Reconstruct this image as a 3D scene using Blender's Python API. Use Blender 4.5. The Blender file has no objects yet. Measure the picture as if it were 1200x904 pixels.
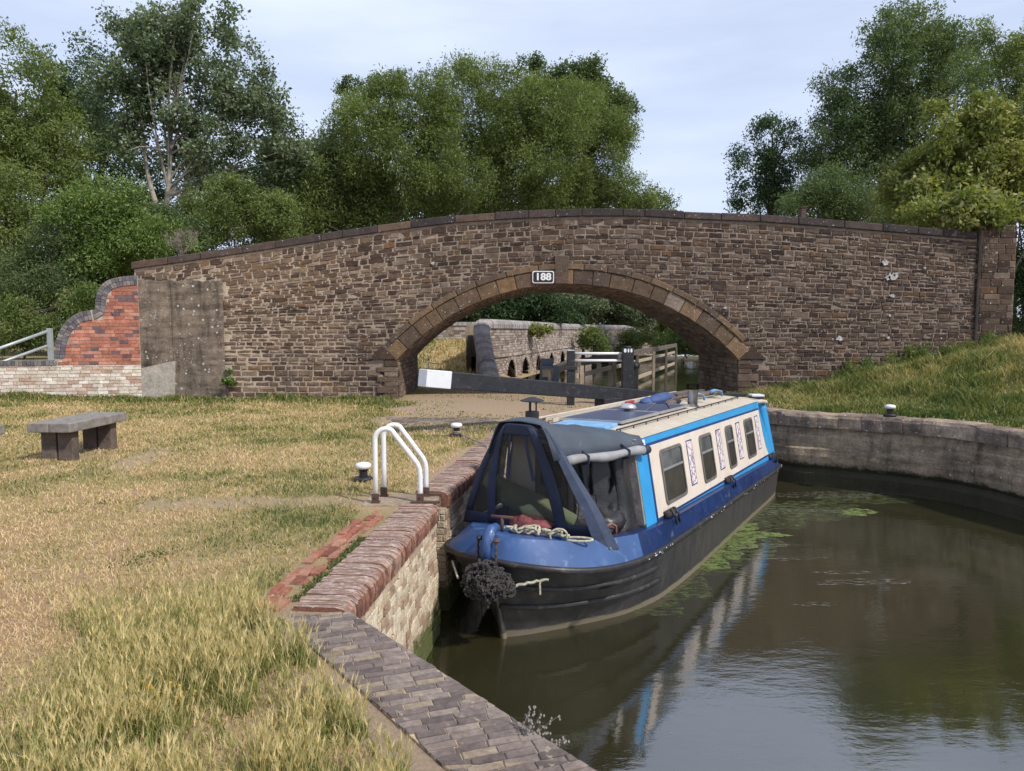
import bpy, math, random
import numpy as np
from mathutils import Vector, Matrix, noise as mnoise
from mathutils.geometry import delaunay_2d_cdt

R = math.radians
random.seed(7)
rng = np.random.default_rng(11)
scene = bpy.context.scene

# ------------------------------------------------------------------ camera
EYE = 3.1
FPX = 833.0
PITCH = 4.393
cam_d = bpy.data.cameras.new("camera")
cam_d.sensor_width = 36.0
cam_d.lens = 36.0 * FPX / 1200.0
cam_d.clip_end = 3000
cam = bpy.data.objects.new("camera", cam_d)
scene.collection.objects.link(cam)
cam.location = (0, 0, EYE)
cam.rotation_euler = (R(90 - PITCH), 0, 0)
scene.camera = cam

# ------------------------------------------------------------------ world and sun
SUN_EL, SUN_AZ = 47.0, 128.0          # azimuth measured clockwise from +Y (the view direction)
world = bpy.data.worlds.new("World")
scene.world = world
world.use_nodes = True
wt = world.node_tree
wt.nodes.clear()
wo = wt.nodes.new("ShaderNodeOutputWorld")
bg = wt.nodes.new("ShaderNodeBackground")
sky = wt.nodes.new("ShaderNodeTexSky")
sky.sky_type = 'NISHITA'
sky.sun_disc = False
sky.sun_elevation = R(SUN_EL)
sky.sun_rotation = R(SUN_AZ)
sky.air_density = 1.0
sky.dust_density = 1.0
sky.ozone_density = 1.5
tc = wt.nodes.new("ShaderNodeTexCoord")
mp = wt.nodes.new("ShaderNodeMapping")
mp.inputs['Scale'].default_value = (1.0, 1.0, 5.0)
mp.inputs['Rotation'].default_value = (0.05, 0.12, 0.3)
nz = wt.nodes.new("ShaderNodeTexNoise")
nz.inputs['Scale'].default_value = 1.6
nz.inputs['Detail'].default_value = 6
nz.inputs['Roughness'].default_value = 0.5
rp = wt.nodes.new("ShaderNodeValToRGB")
rp.color_ramp.elements[0].position = 0.33
rp.color_ramp.elements[0].color = (0.50, 0.50, 0.50, 1)
rp.color_ramp.elements[1].position = 0.68
rp.color_ramp.elements[1].color = (0.95, 0.95, 0.95, 1)
mx = wt.nodes.new("ShaderNodeMixRGB")
mx.inputs['Color2'].default_value = (7.4, 8.3, 10.5, 1)
wt.links.new(tc.outputs['Generated'], mp.inputs['Vector'])
wt.links.new(mp.outputs['Vector'], nz.inputs['Vector'])
wt.links.new(nz.outputs['Fac'], rp.inputs['Fac'])
wt.links.new(rp.outputs['Color'], mx.inputs['Fac'])
wt.links.new(sky.outputs['Color'], mx.inputs['Color1'])
wt.links.new(mx.outputs['Color'], bg.inputs['Color'])
bg.inputs['Strength'].default_value = 0.095
wt.links.new(bg.outputs['Background'], wo.inputs['Surface'])

sun_d = bpy.data.lights.new("sun", 'SUN')
sun_d.energy = 3.2
sun_d.angle = R(3.0)
sun_d.color = (1.0, 0.94, 0.84)
sun = bpy.data.objects.new("sun", sun_d)
scene.collection.objects.link(sun)
a, e = R(SUN_AZ), R(SUN_EL)
sun_dir = Vector((math.sin(a) * math.cos(e), math.cos(a) * math.cos(e), math.sin(e)))
sun.rotation_euler = sun_dir.to_track_quat('Z', 'Y').to_euler()
sun.location = (30, -20, 40)

vs = scene.view_settings
vs.view_transform = 'Standard'
vs.look = 'None'
vs.gamma = 1.0
vs.exposure = 0.30
vs.use_curve_mapping = False
scene.cycles.max_bounces = 8
scene.cycles.transparent_max_bounces = 16

# ------------------------------------------------------------------ projection helper for laying out real places
_p = R(PITCH)
def ray(x, y):
    a_, b_ = (x - 600) / FPX, -(y - 452) / FPX
    return np.array([a_, math.cos(_p) + b_ * math.sin(_p), -math.sin(_p) + b_ * math.cos(_p)])
def G(x, y, z):
    r = ray(x, y); k = (z - EYE) / r[2]
    return r * k + np.array([0, 0, EYE])
def at(x, y, Y):
    r = ray(x, y)
    return r * (Y / r[1]) + np.array([0, 0, EYE])

# ------------------------------------------------------------------ materials
def newmat(name):
    m = bpy.data.materials.new(name); m.use_nodes = True
    nt = m.node_tree; nt.nodes.clear()
    out = nt.nodes.new("ShaderNodeOutputMaterial")
    b = nt.nodes.new("ShaderNodeBsdfPrincipled")
    nt.links.new(b.outputs[0], out.inputs[0])
    return m, nt, b, out
def N(nt, t, **kw):
    n = nt.nodes.new(t)
    for k, v in kw.items():
        if k in n.inputs: n.inputs[k].default_value = v
        else: setattr(n, k, v)
    return n
def ramp(nt, fac, stops, interp='LINEAR'):
    r = nt.nodes.new("ShaderNodeValToRGB")
    cr = r.color_ramp; cr.interpolation = interp
    while len(cr.elements) < len(stops): cr.elements.new(0.5)
    for e_, (p_, c_) in zip(cr.elements, stops):
        e_.position = p_
        e_.color = (c_ if len(c_) == 4 else (*c_, 1)) if not isinstance(c_, (int, float)) else (c_, c_, c_, 1)
    nt.links.new(fac, r.inputs[0])
    return r.outputs[0]
def mixc(nt, f, a_, b_, mode='MIX'):
    m = nt.nodes.new("ShaderNodeMixRGB"); m.blend_type = mode
    for s, v in ((m.inputs[0], f), (m.inputs[1], a_), (m.inputs[2], b_)):
        if hasattr(v, 'node'): nt.links.new(v, s)
        elif isinstance(v, (int, float)): s.default_value = v if s.type == 'VALUE' else (v, v, v, 1)
        else: s.default_value = (*v, 1) if len(v) == 3 else v
    return m.outputs[0]
def noise_out(nt, scale, detail=4, rough=0.55, coord='Object', vec_scale=None):
    t = nt.nodes.new("ShaderNodeTexCoord")
    n = N(nt, "ShaderNodeTexNoise", Scale=scale, Detail=detail, Roughness=rough)
    if vec_scale:
        mm = nt.nodes.new("ShaderNodeMapping"); mm.inputs['Scale'].default_value = vec_scale
        nt.links.new(t.outputs[coord], mm.inputs[0]); nt.links.new(mm.outputs[0], n.inputs['Vector'])
    else:
        nt.links.new(t.outputs[coord], n.inputs['Vector'])
    return n.outputs['Fac']
def bump(nt, b, h, strength=0.3, dist=0.02):
    n = N(nt, "ShaderNodeBump", Strength=strength, Distance=dist)
    nt.links.new(h, n.inputs['Height']); nt.links.new(n.outputs[0], b.inputs['Normal'])
def zgrad(nt, z0, z1):
    g = nt.nodes.new("ShaderNodeNewGeometry"); s = nt.nodes.new("ShaderNodeSeparateXYZ")
    nt.links.new(g.outputs['Position'], s.inputs[0])
    m = N(nt, "ShaderNodeMapRange"); m.inputs['From Min'].default_value = z0; m.inputs['From Max'].default_value = z1
    nt.links.new(s.outputs['Z'], m.inputs['Value'])
    return m.outputs[0]
def posout(nt, axis, a0, a1):
    g = nt.nodes.new("ShaderNodeNewGeometry"); s = nt.nodes.new("ShaderNodeSeparateXYZ")
    nt.links.new(g.outputs['Position'], s.inputs[0])
    m = N(nt, "ShaderNodeMapRange"); m.inputs['From Min'].default_value = a0; m.inputs['From Max'].default_value = a1
    nt.links.new(s.outputs[axis], m.inputs['Value'])
    return m.outputs[0]

def simple(name, col, rough=0.6, metal=0.0, var=0.25, scale=6.0, bmp=0.0, bscale=40, col2=None, dirt=None, dirt_amt=0.5, coat=0.0, spec=0.5):
    m, nt, b, _ = newmat(name)
    f = noise_out(nt, scale)
    c2 = col2 or tuple(c * (1 - var) for c in col)
    c = ramp(nt, f, [(0.35, c2), (0.65, col)])
    if dirt:
        d = noise_out(nt, scale * 3.1, 8, 0.7)
        dm = ramp(nt, d, [(0.62 - 0.15 * dirt_amt, 0.0), (0.75 - 0.1 * dirt_amt, 1.0)])
        c = mixc(nt, dm, c, dirt)
    nt.links.new(c, b.inputs['Base Color'])
    rr = ramp(nt, noise_out(nt, scale * 2), [(0.3, rough * 0.85), (0.7, min(1, rough * 1.15))])
    nt.links.new(rr, b.inputs['Roughness'])
    b.inputs['Metallic'].default_value = metal
    b.inputs['Coat Weight'].default_value = coat
    b.inputs['Specular IOR Level'].default_value = spec
    if bmp: bump(nt, b, noise_out(nt, bscale, 6, 0.65), bmp)
    return m

def stone_mat(name, stops, hue_mix=None, lichen=0.35, lichen_col=(0.55, 0.54, 0.5), bscale=22, bstr=0.7, rough=0.9, moss=None, tint=None, lich_scale=9.0):
    """per-stone tone from the 'rnd' attribute, mottling, pale lichen spots"""
    m, nt, b, _ = newmat(name)
    at_ = N(nt, "ShaderNodeAttribute"); at_.attribute_name = 'rnd'
    sp = nt.nodes.new("ShaderNodeSeparateColor"); nt.links.new(at_.outputs['Color'], sp.inputs[0])
    c = ramp(nt, sp.outputs[0], stops)
    n1 = noise_out(nt, 5.0, 8, 0.7)
    c = mixc(nt, 1.0, c, ramp(nt, n1, [(0.3, 0.66), (0.5, 1.0), (0.72, 1.35)]), 'MULTIPLY')
    n2 = noise_out(nt, 28.0, 6, 0.7)
    c = mixc(nt, 1.0, c, ramp(nt, n2, [(0.3, 0.7), (0.6, 1.15)]), 'MULTIPLY')
    if hue_mix:   # (colour, attribute threshold)
        f = ramp(nt, sp.outputs[1], [(hue_mix[1], 0.0), (hue_mix[1] + 0.02, 1.0)])
        c = mixc(nt, f, c, mixc(nt, 1.0, hue_mix[0], ramp(nt, n2, [(0.3, 0.65), (0.65, 1.2)]), 'MULTIPLY'))
    if tint: c = tint(nt, c)
    if lichen > 0.1:
        spk = noise_out(nt, 19.0, 3, 0.5); brd = noise_out(nt, 1.6, 4, 0.6)
        mu = N(nt, "ShaderNodeMath", operation='ADD'); nt.links.new(spk, mu.inputs[0])
        ms_ = N(nt, "ShaderNodeMath", operation='MULTIPLY'); nt.links.new(brd, ms_.inputs[0]); ms_.inputs[1].default_value = 0.35; nt.links.new(ms_.outputs[0], mu.inputs[1])
        c = mixc(nt, ramp(nt, mu.outputs[0], [(0.865 - 0.08 * lichen, 0.0), (0.93 - 0.08 * lichen, 0.55)]), c, lichen_col)
    if lichen:
        t = nt.nodes.new("ShaderNodeTexCoord")
        v = N(nt, "ShaderNodeTexVoronoi", Scale=lich_scale); nt.links.new(t.outputs['Object'], v.inputs['Vector'])
        big = noise_out(nt, 0.9, 3)
        thr = N(nt, "ShaderNodeMath", operation='MULTIPLY'); nt.links.new(big, thr.inputs[0]); thr.inputs[1].default_value = lichen * 0.85
        ed = N(nt, "ShaderNodeMath", operation='ADD'); nt.links.new(v.outputs['Distance'], ed.inputs[0])
        jn = N(nt, "ShaderNodeMath", operation='MULTIPLY'); nt.links.new(n2, jn.inputs[0]); jn.inputs[1].default_value = 0.12; nt.links.new(jn.outputs[0], ed.inputs[1])
        cmp_ = N(nt, "ShaderNodeMath", operation='LESS_THAN'); nt.links.new(ed.outputs[0], cmp_.inputs[0]); nt.links.new(thr.outputs[0], cmp_.inputs[1])
        # only some cells carry a spot
        sc = nt.nodes.new("ShaderNodeSeparateColor"); nt.links.new(v.outputs['Color'], sc.inputs[0])
        pick = N(nt, "ShaderNodeMath", operation='GREATER_THAN'); nt.links.new(sc.outputs[0], pick.inputs[0]); pick.inputs[1].default_value = 0.55
        mm = N(nt, "ShaderNodeMath", operation='MULTIPLY'); nt.links.new(cmp_.outputs[0], mm.inputs[0]); nt.links.new(pick.outputs[0], mm.inputs[1])
        c = mixc(nt, mm.outputs[0], c, lichen_col)
    if moss:      # (colour, z0, z1)
        g = zgrad(nt, moss[2], moss[1])
        ns = ramp(nt, noise_out(nt, 4.0, 6, 0.7), [(0.3, -0.4), (0.7, 0.4)])
        add = N(nt, "ShaderNodeMath", operation='ADD'); nt.links.new(g, add.inputs[0])
        mr = N(nt, "ShaderNodeMapRange"); nt.links.new(noise_out(nt, 5.0, 6, 0.7), mr.inputs['Value']); mr.inputs['To Min'].default_value = -0.7; mr.inputs['To Max'].default_value = 0.7
        nt.links.new(mr.outputs[0], add.inputs[1])
        f = ramp(nt, add.outputs[0], [(0.35, 0.0), (0.6, 0.95)])
        c = mixc(nt, f, c, moss[0])
    nt.links.new(c, b.inputs['Base Color'])
    b.inputs['Roughness'].default_value = rough
    b.inputs['Specular IOR Level'].default_value = 0.25
    bump(nt, b, noise_out(nt, bscale, 8, 0.7), bstr, 0.02)
    return m

def leaf_mat(name, stops, trans=0.35, rough=0.55):
    m, nt, b, out = newmat(name)
    at_ = N(nt, "ShaderNodeAttribute"); at_.attribute_name = 'rnd'
    sp = nt.nodes.new("ShaderNodeSeparateColor"); nt.links.new(at_.outputs['Color'], sp.inputs[0])
    c = ramp(nt, sp.outputs[0], stops)
    nt.links.new(c, b.inputs['Base Color'])
    b.inputs['Roughness'].default_value = rough
    b.inputs['Specular IOR Level'].default_value = 0.3
    tr = nt.nodes.new("ShaderNodeBsdfTranslucent")
    nt.links.new(mixc(nt, 1.0, c, (1.25, 1.35, 0.6), 'MULTIPLY'), tr.inputs[0])
    ms = nt.nodes.new("ShaderNodeMixShader"); ms.inputs[0].default_value = trans
    nt.links.new(b.outputs[0], ms.inputs[1]); nt.links.new(tr.outputs[0], ms.inputs[2])
    nt.links.new(ms.outputs[0], out.inputs[0])
    return m

M = {}
def bridge_tint(nt, c):
    # the right hand side of the bridge is weathered darker, low left is paler
    g = posout(nt, 'X', -9.0, 8.0)
    n = noise_out(nt, 0.5, 3)
    add = N(nt, "ShaderNodeMath", operation='ADD'); nt.links.new(g, add.inputs[0]); nt.links.new(n, add.inputs[1])
    return mixc(nt, 1.0, c, ramp(nt, add.outputs[0], [(0.35, (1.35, 1.28, 1.22)), (1.3, (0.60, 0.56, 0.57))]), 'MULTIPLY')
def streaks(nt, c):
    n = noise_out(nt, 3.0, 8, 0.75, vec_scale=(1.0, 1.0, 0.18)); n2 = noise_out(nt, 1.2, 5, 0.6, vec_scale=(1, 1, 5))
    c = mixc(nt, 1.0, c, ramp(nt, n, [(0.32, 0.35), (0.5, 1.0), (0.7, 1.35)]), 'MULTIPLY')
    return mixc(nt, 1.0, c, ramp(nt, n2, [(0.35, 0.6), (0.55, 1.1)]), 'MULTIPLY')
M['bridge_stone'] = stone_mat('ironstone_rubble', [(0.0, (0.066, 0.045, 0.035)), (0.35, (0.125, 0.088, 0.063)), (0.7, (0.18, 0.132, 0.092)), (1.0, (0.27, 0.215, 0.16))],
                              hue_mix=((0.19, 0.115, 0.058), 0.93), lichen=0.36, tint=bridge_tint, lich_scale=7)
M['bridge_mortar'] = stone_mat('old_mortar', [(0, (0.40, 0.34, 0.27)), (1, (0.40, 0.34, 0.27))], lichen=0.15, tint=bridge_tint)
M['ring_stone'] = stone_mat('orange_ring_stone', [(0.0, (0.080, 0.058, 0.046)), (0.35, (0.135, 0.090, 0.056)), (0.75, (0.21, 0.128, 0.064)), (0.9, (0.17, 0.13, 0.10)), (1.0, (0.24, 0.19, 0.15))], lichen=0.3, lich_scale=7, bstr=1.0)
M['hood_stone'] = stone_mat('dark_hood_stone', [(0.0, (0.09, 0.065, 0.05)), (1.0, (0.18, 0.12, 0.07))], lichen=0.3, lich_scale=8)
M['cope_stone'] = stone_mat('dark_coping_stone', [(0.0, (0.042, 0.034, 0.034)), (0.7, (0.075, 0.056, 0.050)), (1.0, (0.12, 0.080, 0.058))], lichen=0.32, lich_scale=8)
M['soffit'] = stone_mat('arch_barrel_stone', [(0.0, (0.11, 0.08, 0.06)), (1.0, (0.26, 0.19, 0.14))], lichen=0.2)
M['render_grey'] = stone_mat('cement_render', [(0, (0.20, 0.158, 0.120)), (1, (0.22, 0.172, 0.13))], lichen=0.55, bscale=60, bstr=0.7, lich_scale=8, tint=streaks)
M['render_pale'] = stone_mat('pale_cement_render', [(0, (0.42, 0.37, 0.31)), (1, (0.42, 0.37, 0.31))], lichen=0.2, bscale=60, bstr=0.5)
M['red_brick'] = stone_mat('bright_red_brick', [(0, (0.30, 0.115, 0.08)), (0.5, (0.43, 0.17, 0.115)), (0.8, (0.52, 0.26, 0.185)), (0.83, (0.14, 0.09, 0.095)), (1.0, (0.16, 0.11, 0.11))], lichen=0.1, bstr=0.4)
M['blue_brick'] = stone_mat('blue_engineering_brick', [(0, (0.09, 0.085, 0.10)), (0.6, (0.15, 0.14, 0.15)), (1.0, (0.24, 0.21, 0.20))], lichen=0.15, bstr=0.35, lich_scale=14)
M['white_brick'] = stone_mat('flaking_whitewashed_brick', [(0, (0.42, 0.27, 0.20)), (0.3, (0.54, 0.44, 0.36)), (0.6, (0.62, 0.55, 0.46)), (1.0, (0.70, 0.65, 0.57))], lichen=0.25, lichen_col=(0.34, 0.15, 0.10), bstr=0.5)
M['mortar_pale'] = stone_mat('pale_mortar', [(0, (0.42, 0.38, 0.32)), (1, (0.42, 0.38, 0.32))], lichen=0)
M['mortar_dark'] = stone_mat('sandy_mortar', [(0, (0.27, 0.22, 0.16)), (1, (0.27, 0.22, 0.16))], lichen=0)
M['paver'] = stone_mat('grey_blue_paver', [(0, (0.105, 0.083, 0.078)), (0.5, (0.165, 0.132, 0.118)), (1.0, (0.24, 0.195, 0.165))], hue_mix=((0.26, 0.205, 0.15), 0.88), lichen=0.14, bstr=0.35, lich_scale=22, lichen_col=(0.42, 0.38, 0.28))
def cope_tint(nt, c):
    # the worn tops are grey with lichen, the nose keeps its red
    g = nt.nodes.new("ShaderNodeNewGeometry"); s = nt.nodes.new("ShaderNodeSeparateXYZ")
    nt.links.new(g.outputs['Normal'], s.inputs[0])
    f = ramp(nt, s.outputs['Z'], [(0.55, 0.0), (0.90, 1.0)])
    n = noise_out(nt, 22.0, 10, 0.85, vec_scale=(0.6, 1.6, 1))
    return mixc(nt, f, c, mixc(nt, 0.35, ramp(nt, n, [(0.36, (0.13, 0.085, 0.065)), (0.48, (0.26, 0.185, 0.145)), (0.535, (0.40, 0.325, 0.275)), (0.58, (0.66, 0.61, 0.56))]), c))
M['cope_brick'] = stone_mat('worn_red_coping_brick', [(0, (0.14, 0.068, 0.05)), (0.6, (0.25, 0.12, 0.082)), (1.0, (0.36, 0.24, 0.175))], lichen=0.25, tint=cope_tint, bstr=0.8, lich_scale=16)
M['strip_brick'] = stone_mat('soft_red_paving_brick', [(0, (0.19, 0.075, 0.05)), (0.6, (0.32, 0.125, 0.082)), (1.0, (0.33, 0.20, 0.14))], lichen=0.35, bstr=0.8, lich_scale=16)
M['tan_brick'] = stone_mat('tan_wharf_brick', [(0, (0.30, 0.20, 0.14)), (0.4, (0.48, 0.38, 0.27)), (1.0, (0.62, 0.54, 0.41))], lichen=0.2, moss=((0.07, 0.085, 0.02), 0.0, 0.62), bstr=0.9, lich_scale=12)
M['tan_mortar'] = stone_mat('tan_mortar', [(0, (0.34, 0.28, 0.20)), (1, (0.34, 0.28, 0.20))], lichen=0, moss=((0.06, 0.075, 0.02), 0.0, 0.62))
M['weir_brick'] = stone_mat('weathered_weir_brick', [(0, (0.18, 0.13, 0.11)), (0.5, (0.31, 0.25, 0.21)), (1.0, (0.44, 0.39, 0.35))], lichen=0.3, bstr=0.4)
M['weir_coping'] = stone_mat('grey_rounded_coping', [(0, (0.20, 0.18, 0.18)), (1.0, (0.42, 0.39, 0.38))], lichen=0.2, bstr=0.4)
M['wharf_concrete'] = stone_mat('stained_wharf_concrete', [(0, (0.23, 0.178, 0.128)), (1, (0.29, 0.225, 0.160))], lichen=0.3, moss=((0.030, 0.03, 0.016), 0.28, 0.60), bscale=14, bstr=1.0, lich_scale=6, tint=streaks)
M['wharf_cope'] = stone_mat('dark_wharf_coping', [(0, (0.15, 0.115, 0.09)), (0.6, (0.22, 0.17, 0.135)), (1, (0.30, 0.23, 0.17))], lichen=0.5, bscale=12, bstr=1.2, lich_scale=10, tint=streaks)

M['water'], nt, b, _ = newmat('murky_canal_water')
n0 = noise_out(nt, 0.5, 4)
nt.links.new(ramp(nt, n0, [(0.3, (0.023, 0.022, 0.010)), (0.7, (0.034, 0.031, 0.015))]), b.inputs['Base Color'])
b.inputs['Roughness'].default_value = 0.015
b.inputs['IOR'].default_value = 2.8
w1 = noise_out(nt, 3.0, 5, 0.6, vec_scale=(1.0, 2.2, 1.0))
w2 = noise_out(nt, 0.7, 2, 0.5)
wm = N(nt, "ShaderNodeMath", operation='MULTIPLY'); nt.links.new(w1, wm.inputs[0])
nt.links.new(ramp(nt, w2, [(0.35, 0.25), (0.65, 1.0)]), wm.inputs[1])
bump(nt, b, wm.outputs[0], 0.055, 0.1)

M['navy_paint'] = simple('navy_hull_paint', (0.012, 0.034, 0.125), 0.36, var=0.35, scale=2.5, dirt=(0.10, 0.13, 0.2), dirt_amt=0.25, coat=0.08, bmp=0.10, bscale=2.2)
M['deck_blue'] = simple('bow_blue_with_sky_sheen', (0.038, 0.095, 0.25), 0.42, var=0.25, scale=2.0, dirt=(0.16, 0.22, 0.34), dirt_amt=0.3, coat=0.05, bmp=0.08, bscale=2.0)  # hull blue lightened, the sky reflected on the bow is in the colour
M['black_hull'] = simple('blacked_steel', (0.028, 0.027, 0.028), 0.5, var=0.4, scale=3, dirt=(0.09, 0.08, 0.07), dirt_amt=0.5, bmp=0.15, bscale=12)
def hull_mat():
    m, nt, b, _ = newmat('blacked_hull_with_scum_line')
    n = noise_out(nt, 3.0, 8, 0.7, vec_scale=(1.5, 1.5, 0.6))
    c = ramp(nt, n, [(0.35, (0.016, 0.016, 0.018)), (0.6, (0.04, 0.038, 0.037)), (0.8, (0.10, 0.09, 0.08))])
    st = noise_out(nt, 9.0, 6, 0.7, vec_scale=(1.0, 1.0, 0.12))
    c = mixc(nt, ramp(nt, st, [(0.55, 0.0), (0.75, 0.5)]), c, (0.12, 0.10, 0.08))
    aft = nt.nodes.new("ShaderNodeTexCoord"); s = nt.nodes.new("ShaderNodeSeparateXYZ"); nt.links.new(aft.outputs['Object'], s.inputs[0])
    mr = N(nt, "ShaderNodeMapRange"); mr.inputs['From Min'].default_value = 1.6; mr.inputs['From Max'].default_value = 4.2; nt.links.new(s.outputs['Y'], mr.inputs['Value'])
    fa = N(nt, "ShaderNodeMath", operation='MULTIPLY'); nt.links.new(mr.outputs[0], fa.inputs[0]); nt.links.new(ramp(nt, n, [(0.35, 0.35), (0.6, 0.9)]), fa.inputs[1])
    c = mixc(nt, fa.outputs[0], c, (0.052, 0.048, 0.046))
    g = zgrad(nt, 0.0, 0.13)
    ad = N(nt, "ShaderNodeMath", operation='ADD'); nt.links.new(g, ad.inputs[0])
    mr2 = N(nt, "ShaderNodeMapRange"); nt.links.new(n, mr2.inputs['Value']); mr2.inputs['To Min'].default_value = -0.35; mr2.inputs['To Max'].default_value = 0.35
    nt.links.new(mr2.outputs[0], ad.inputs[1])
    c = mixc(nt, ramp(nt, ad.outputs[0], [(0.45, 1.0), (0.62, 0.0)]), c, (0.17, 0.145, 0.10))
    nt.links.new(c, b.inputs['Base Color']); b.inputs['Roughness'].default_value = 0.5
    bump(nt, b, noise_out(nt, 10, 6), 0.15)
    return m
M['hull'] = hull_mat()
M['cyan_paint'] = simple('sky_blue_cabin_paint', (0.030, 0.31, 0.66), 0.42, var=0.12, scale=2, dirt=(0.06, 0.30, 0.55), dirt_amt=0.1, coat=0.2)
M['cream_paint'] = simple('cream_cabin_paint', (0.65, 0.575, 0.49), 0.5, var=0.07, scale=3, dirt=(0.58, 0.49, 0.39), dirt_amt=0.15)
def grime(m, amt=0.35, col=(0.30, 0.24, 0.17)):
    nt = m.node_tree; b = next(n for n in nt.nodes if n.type == 'BSDF_PRINCIPLED'); src = b.inputs['Base Color'].links[0].from_socket
    n = noise_out(nt, 7.0, 6, 0.7, vec_scale=(1, 1, 0.10)); n2 = noise_out(nt, 30, 3, 0.6)
    c = mixc(nt, ramp(nt, n, [(0.55, 0.0), (0.78, amt)]), src, col)
    c = mixc(nt, ramp(nt, n2, [(0.70, 0.0), (0.76, amt * 1.2)]), c, col)
    nt.links.new(c, b.inputs['Base Color'])
M['navy_line'] = simple('navy_coach_line', (0.02, 0.05, 0.17), 0.4)
M['roof_cream'] = simple('gritty_cream_roof_paint', (0.52, 0.45, 0.35), 0.8, var=0.15, scale=4, dirt=(0.34, 0.28, 0.21), dirt_amt=0.4, bmp=0.2, bscale=80)
M['roof_pale_blue'] = simple('pale_blue_roof_hatch', (0.20, 0.42, 0.66), 0.5, dirt=(0.3, 0.42, 0.55))
grime(M['cream_paint'], 0.4); grime(M['cyan_paint'], 0.3, (0.05, 0.20, 0.36)); grime(M['navy_paint'], 0.4, (0.09, 0.10, 0.13)); grime(M['roof_cream'], 0.3); grime(M['deck_blue'], 0.35, (0.22, 0.27, 0.38))
M['solar'] = None
m, nt, b, _ = newmat('solar_cells'); M['solar'] = m
t = nt.nodes.new("ShaderNodeTexCoord"); br = N(nt, "ShaderNodeTexBrick", Scale=1.0); br.offset = 0.0
br.inputs['Color1'].default_value = (0.035, 0.05, 0.105, 1); br.inputs['Color2'].default_value = (0.045, 0.062, 0.12, 1); br.inputs['Mortar'].default_value = (0.20, 0.22, 0.28, 1)
br.inputs['Mortar Size'].default_value = 0.004; br.inputs['Brick Width'].default_value = 0.12; br.inputs['Row Height'].default_value = 0.12
nt.links.new(t.outputs['Object'], br.inputs['Vector']); nt.links.new(br.outputs[0], b.inputs['Base Color']); b.inputs['Roughness'].default_value = 0.35
M['alu'] = simple('pale_aluminium', (0.62, 0.62, 0.63), 0.35, metal=0.7, var=0.15)
M['steel'] = simple('polished_flue_steel', (0.55, 0.56, 0.58), 0.22, metal=1.0, var=0.2)
M['white_paint'] = simple('chipped_white_paint', (0.78, 0.78, 0.79), 0.45, var=0.07, scale=5, dirt=(0.16, 0.11, 0.08), dirt_amt=-0.25)
M['white_dirty'] = simple('flaking_white_beam_paint', (0.72, 0.74, 0.78), 0.55, var=0.1, scale=5, dirt=(0.30, 0.16, 0.08), dirt_amt=0.05)
M['black_timber'] = simple('black_painted_timber', (0.022, 0.023, 0.028), 0.55, var=0.4, scale=4, dirt=(0.09, 0.085, 0.085), dirt_amt=0.35, bmp=0.25, bscale=18)
M['black_metal'] = simple('black_iron', (0.02, 0.02, 0.022), 0.45, var=0.3, dirt=(0.10, 0.06, 0.04), dirt_amt=0.1)
M['rusty'] = simple('brown_rusty_iron', (0.10, 0.055, 0.04), 0.75, dirt=(0.04, 0.03, 0.028), dirt_amt=0.6, bmp=0.3)
M['galv'] = simple('galvanised_rail', (0.42, 0.46, 0.47), 0.45, metal=0.3, var=0.15)
M['canvas_navy'] = simple('navy_canvas', (0.022, 0.032, 0.066), 0.75, var=0.3, scale=5, bmp=0.25, bscale=7, dirt=(0.05, 0.065, 0.12), dirt_amt=0.1)
M['canvas_grey'] = simple('faded_slate_canvas', (0.060, 0.078, 0.105), 0.7, var=0.25, scale=4, bmp=0.35, bscale=5, dirt=(0.10, 0.12, 0.15), dirt_amt=0.1)
M['canvas_flap'] = simple('navy_grey_canvas_flap', (0.04, 0.058, 0.105), 0.65, var=0.35, scale=5, bmp=0.3, bscale=6, dirt=(0.09, 0.11, 0.16), dirt_amt=0.2)
M['canvas_pale'] = simple('pale_canvas_lining', (0.31, 0.31, 0.32), 0.7, var=0.3, scale=5, bmp=0.3, bscale=9)
M['tarp'] = simple('black_tarpaulin', (0.030, 0.031, 0.034), 0.34, var=0.3, scale=6, bmp=0.6, bscale=7)
M['olive'] = simple('olive_bag_cloth', (0.16, 0.19, 0.10), 0.8, var=0.25, bmp=0.2)
M['crimson'] = simple('faded_crimson_cloth', (0.26, 0.07, 0.07), 0.85, var=0.4, scale=30, bmp=0.5)
M['rope'] = simple('pale_green_flecked_rope', (0.52, 0.48, 0.36), 0.85, var=0.5, scale=26, dirt=(0.10, 0.22, 0.14), dirt_amt=0.6)
M['rope_grey'] = simple('grey_mooring_rope', (0.30, 0.26, 0.21), 0.9, var=0.4, scale=30)
M['fender'] = simple('tarry_rope_fender', (0.05, 0.046, 0.045), 0.95, var=0.5, scale=9, dirt=(0.16, 0.11, 0.07), dirt_amt=0.35)
M['oak'] = simple('silvered_oak', (0.26, 0.235, 0.21), 0.85, var=0.35, scale=9, bmp=0.5, bscale=16, dirt=(0.10, 0.085, 0.075), dirt_amt=0.4)
M['oak_dark'] = simple('dark_weathered_oak', (0.15, 0.115, 0.095), 0.9, var=0.45, scale=7, bmp=0.6, bscale=16, dirt=(0.05, 0.04, 0.035), dirt_amt=0.5)
M['pale_timber'] = simple('pale_weathered_timber', (0.42, 0.34, 0.24), 0.85, var=0.3, scale=6, bmp=0.4, bscale=16, dirt=(0.16, 0.13, 0.09), dirt_amt=0.4)
M['grey_cabinet'] = simple('slate_grey_metal_box', (0.12, 0.16, 0.20), 0.5)
M['plate_black'] = simple('black_number_plate', (0.012, 0.012, 0.012), 0.5)
M['plate_white'] = simple('white_lettering', (0.8, 0.8, 0.78), 0.6, var=0.05)
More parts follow.
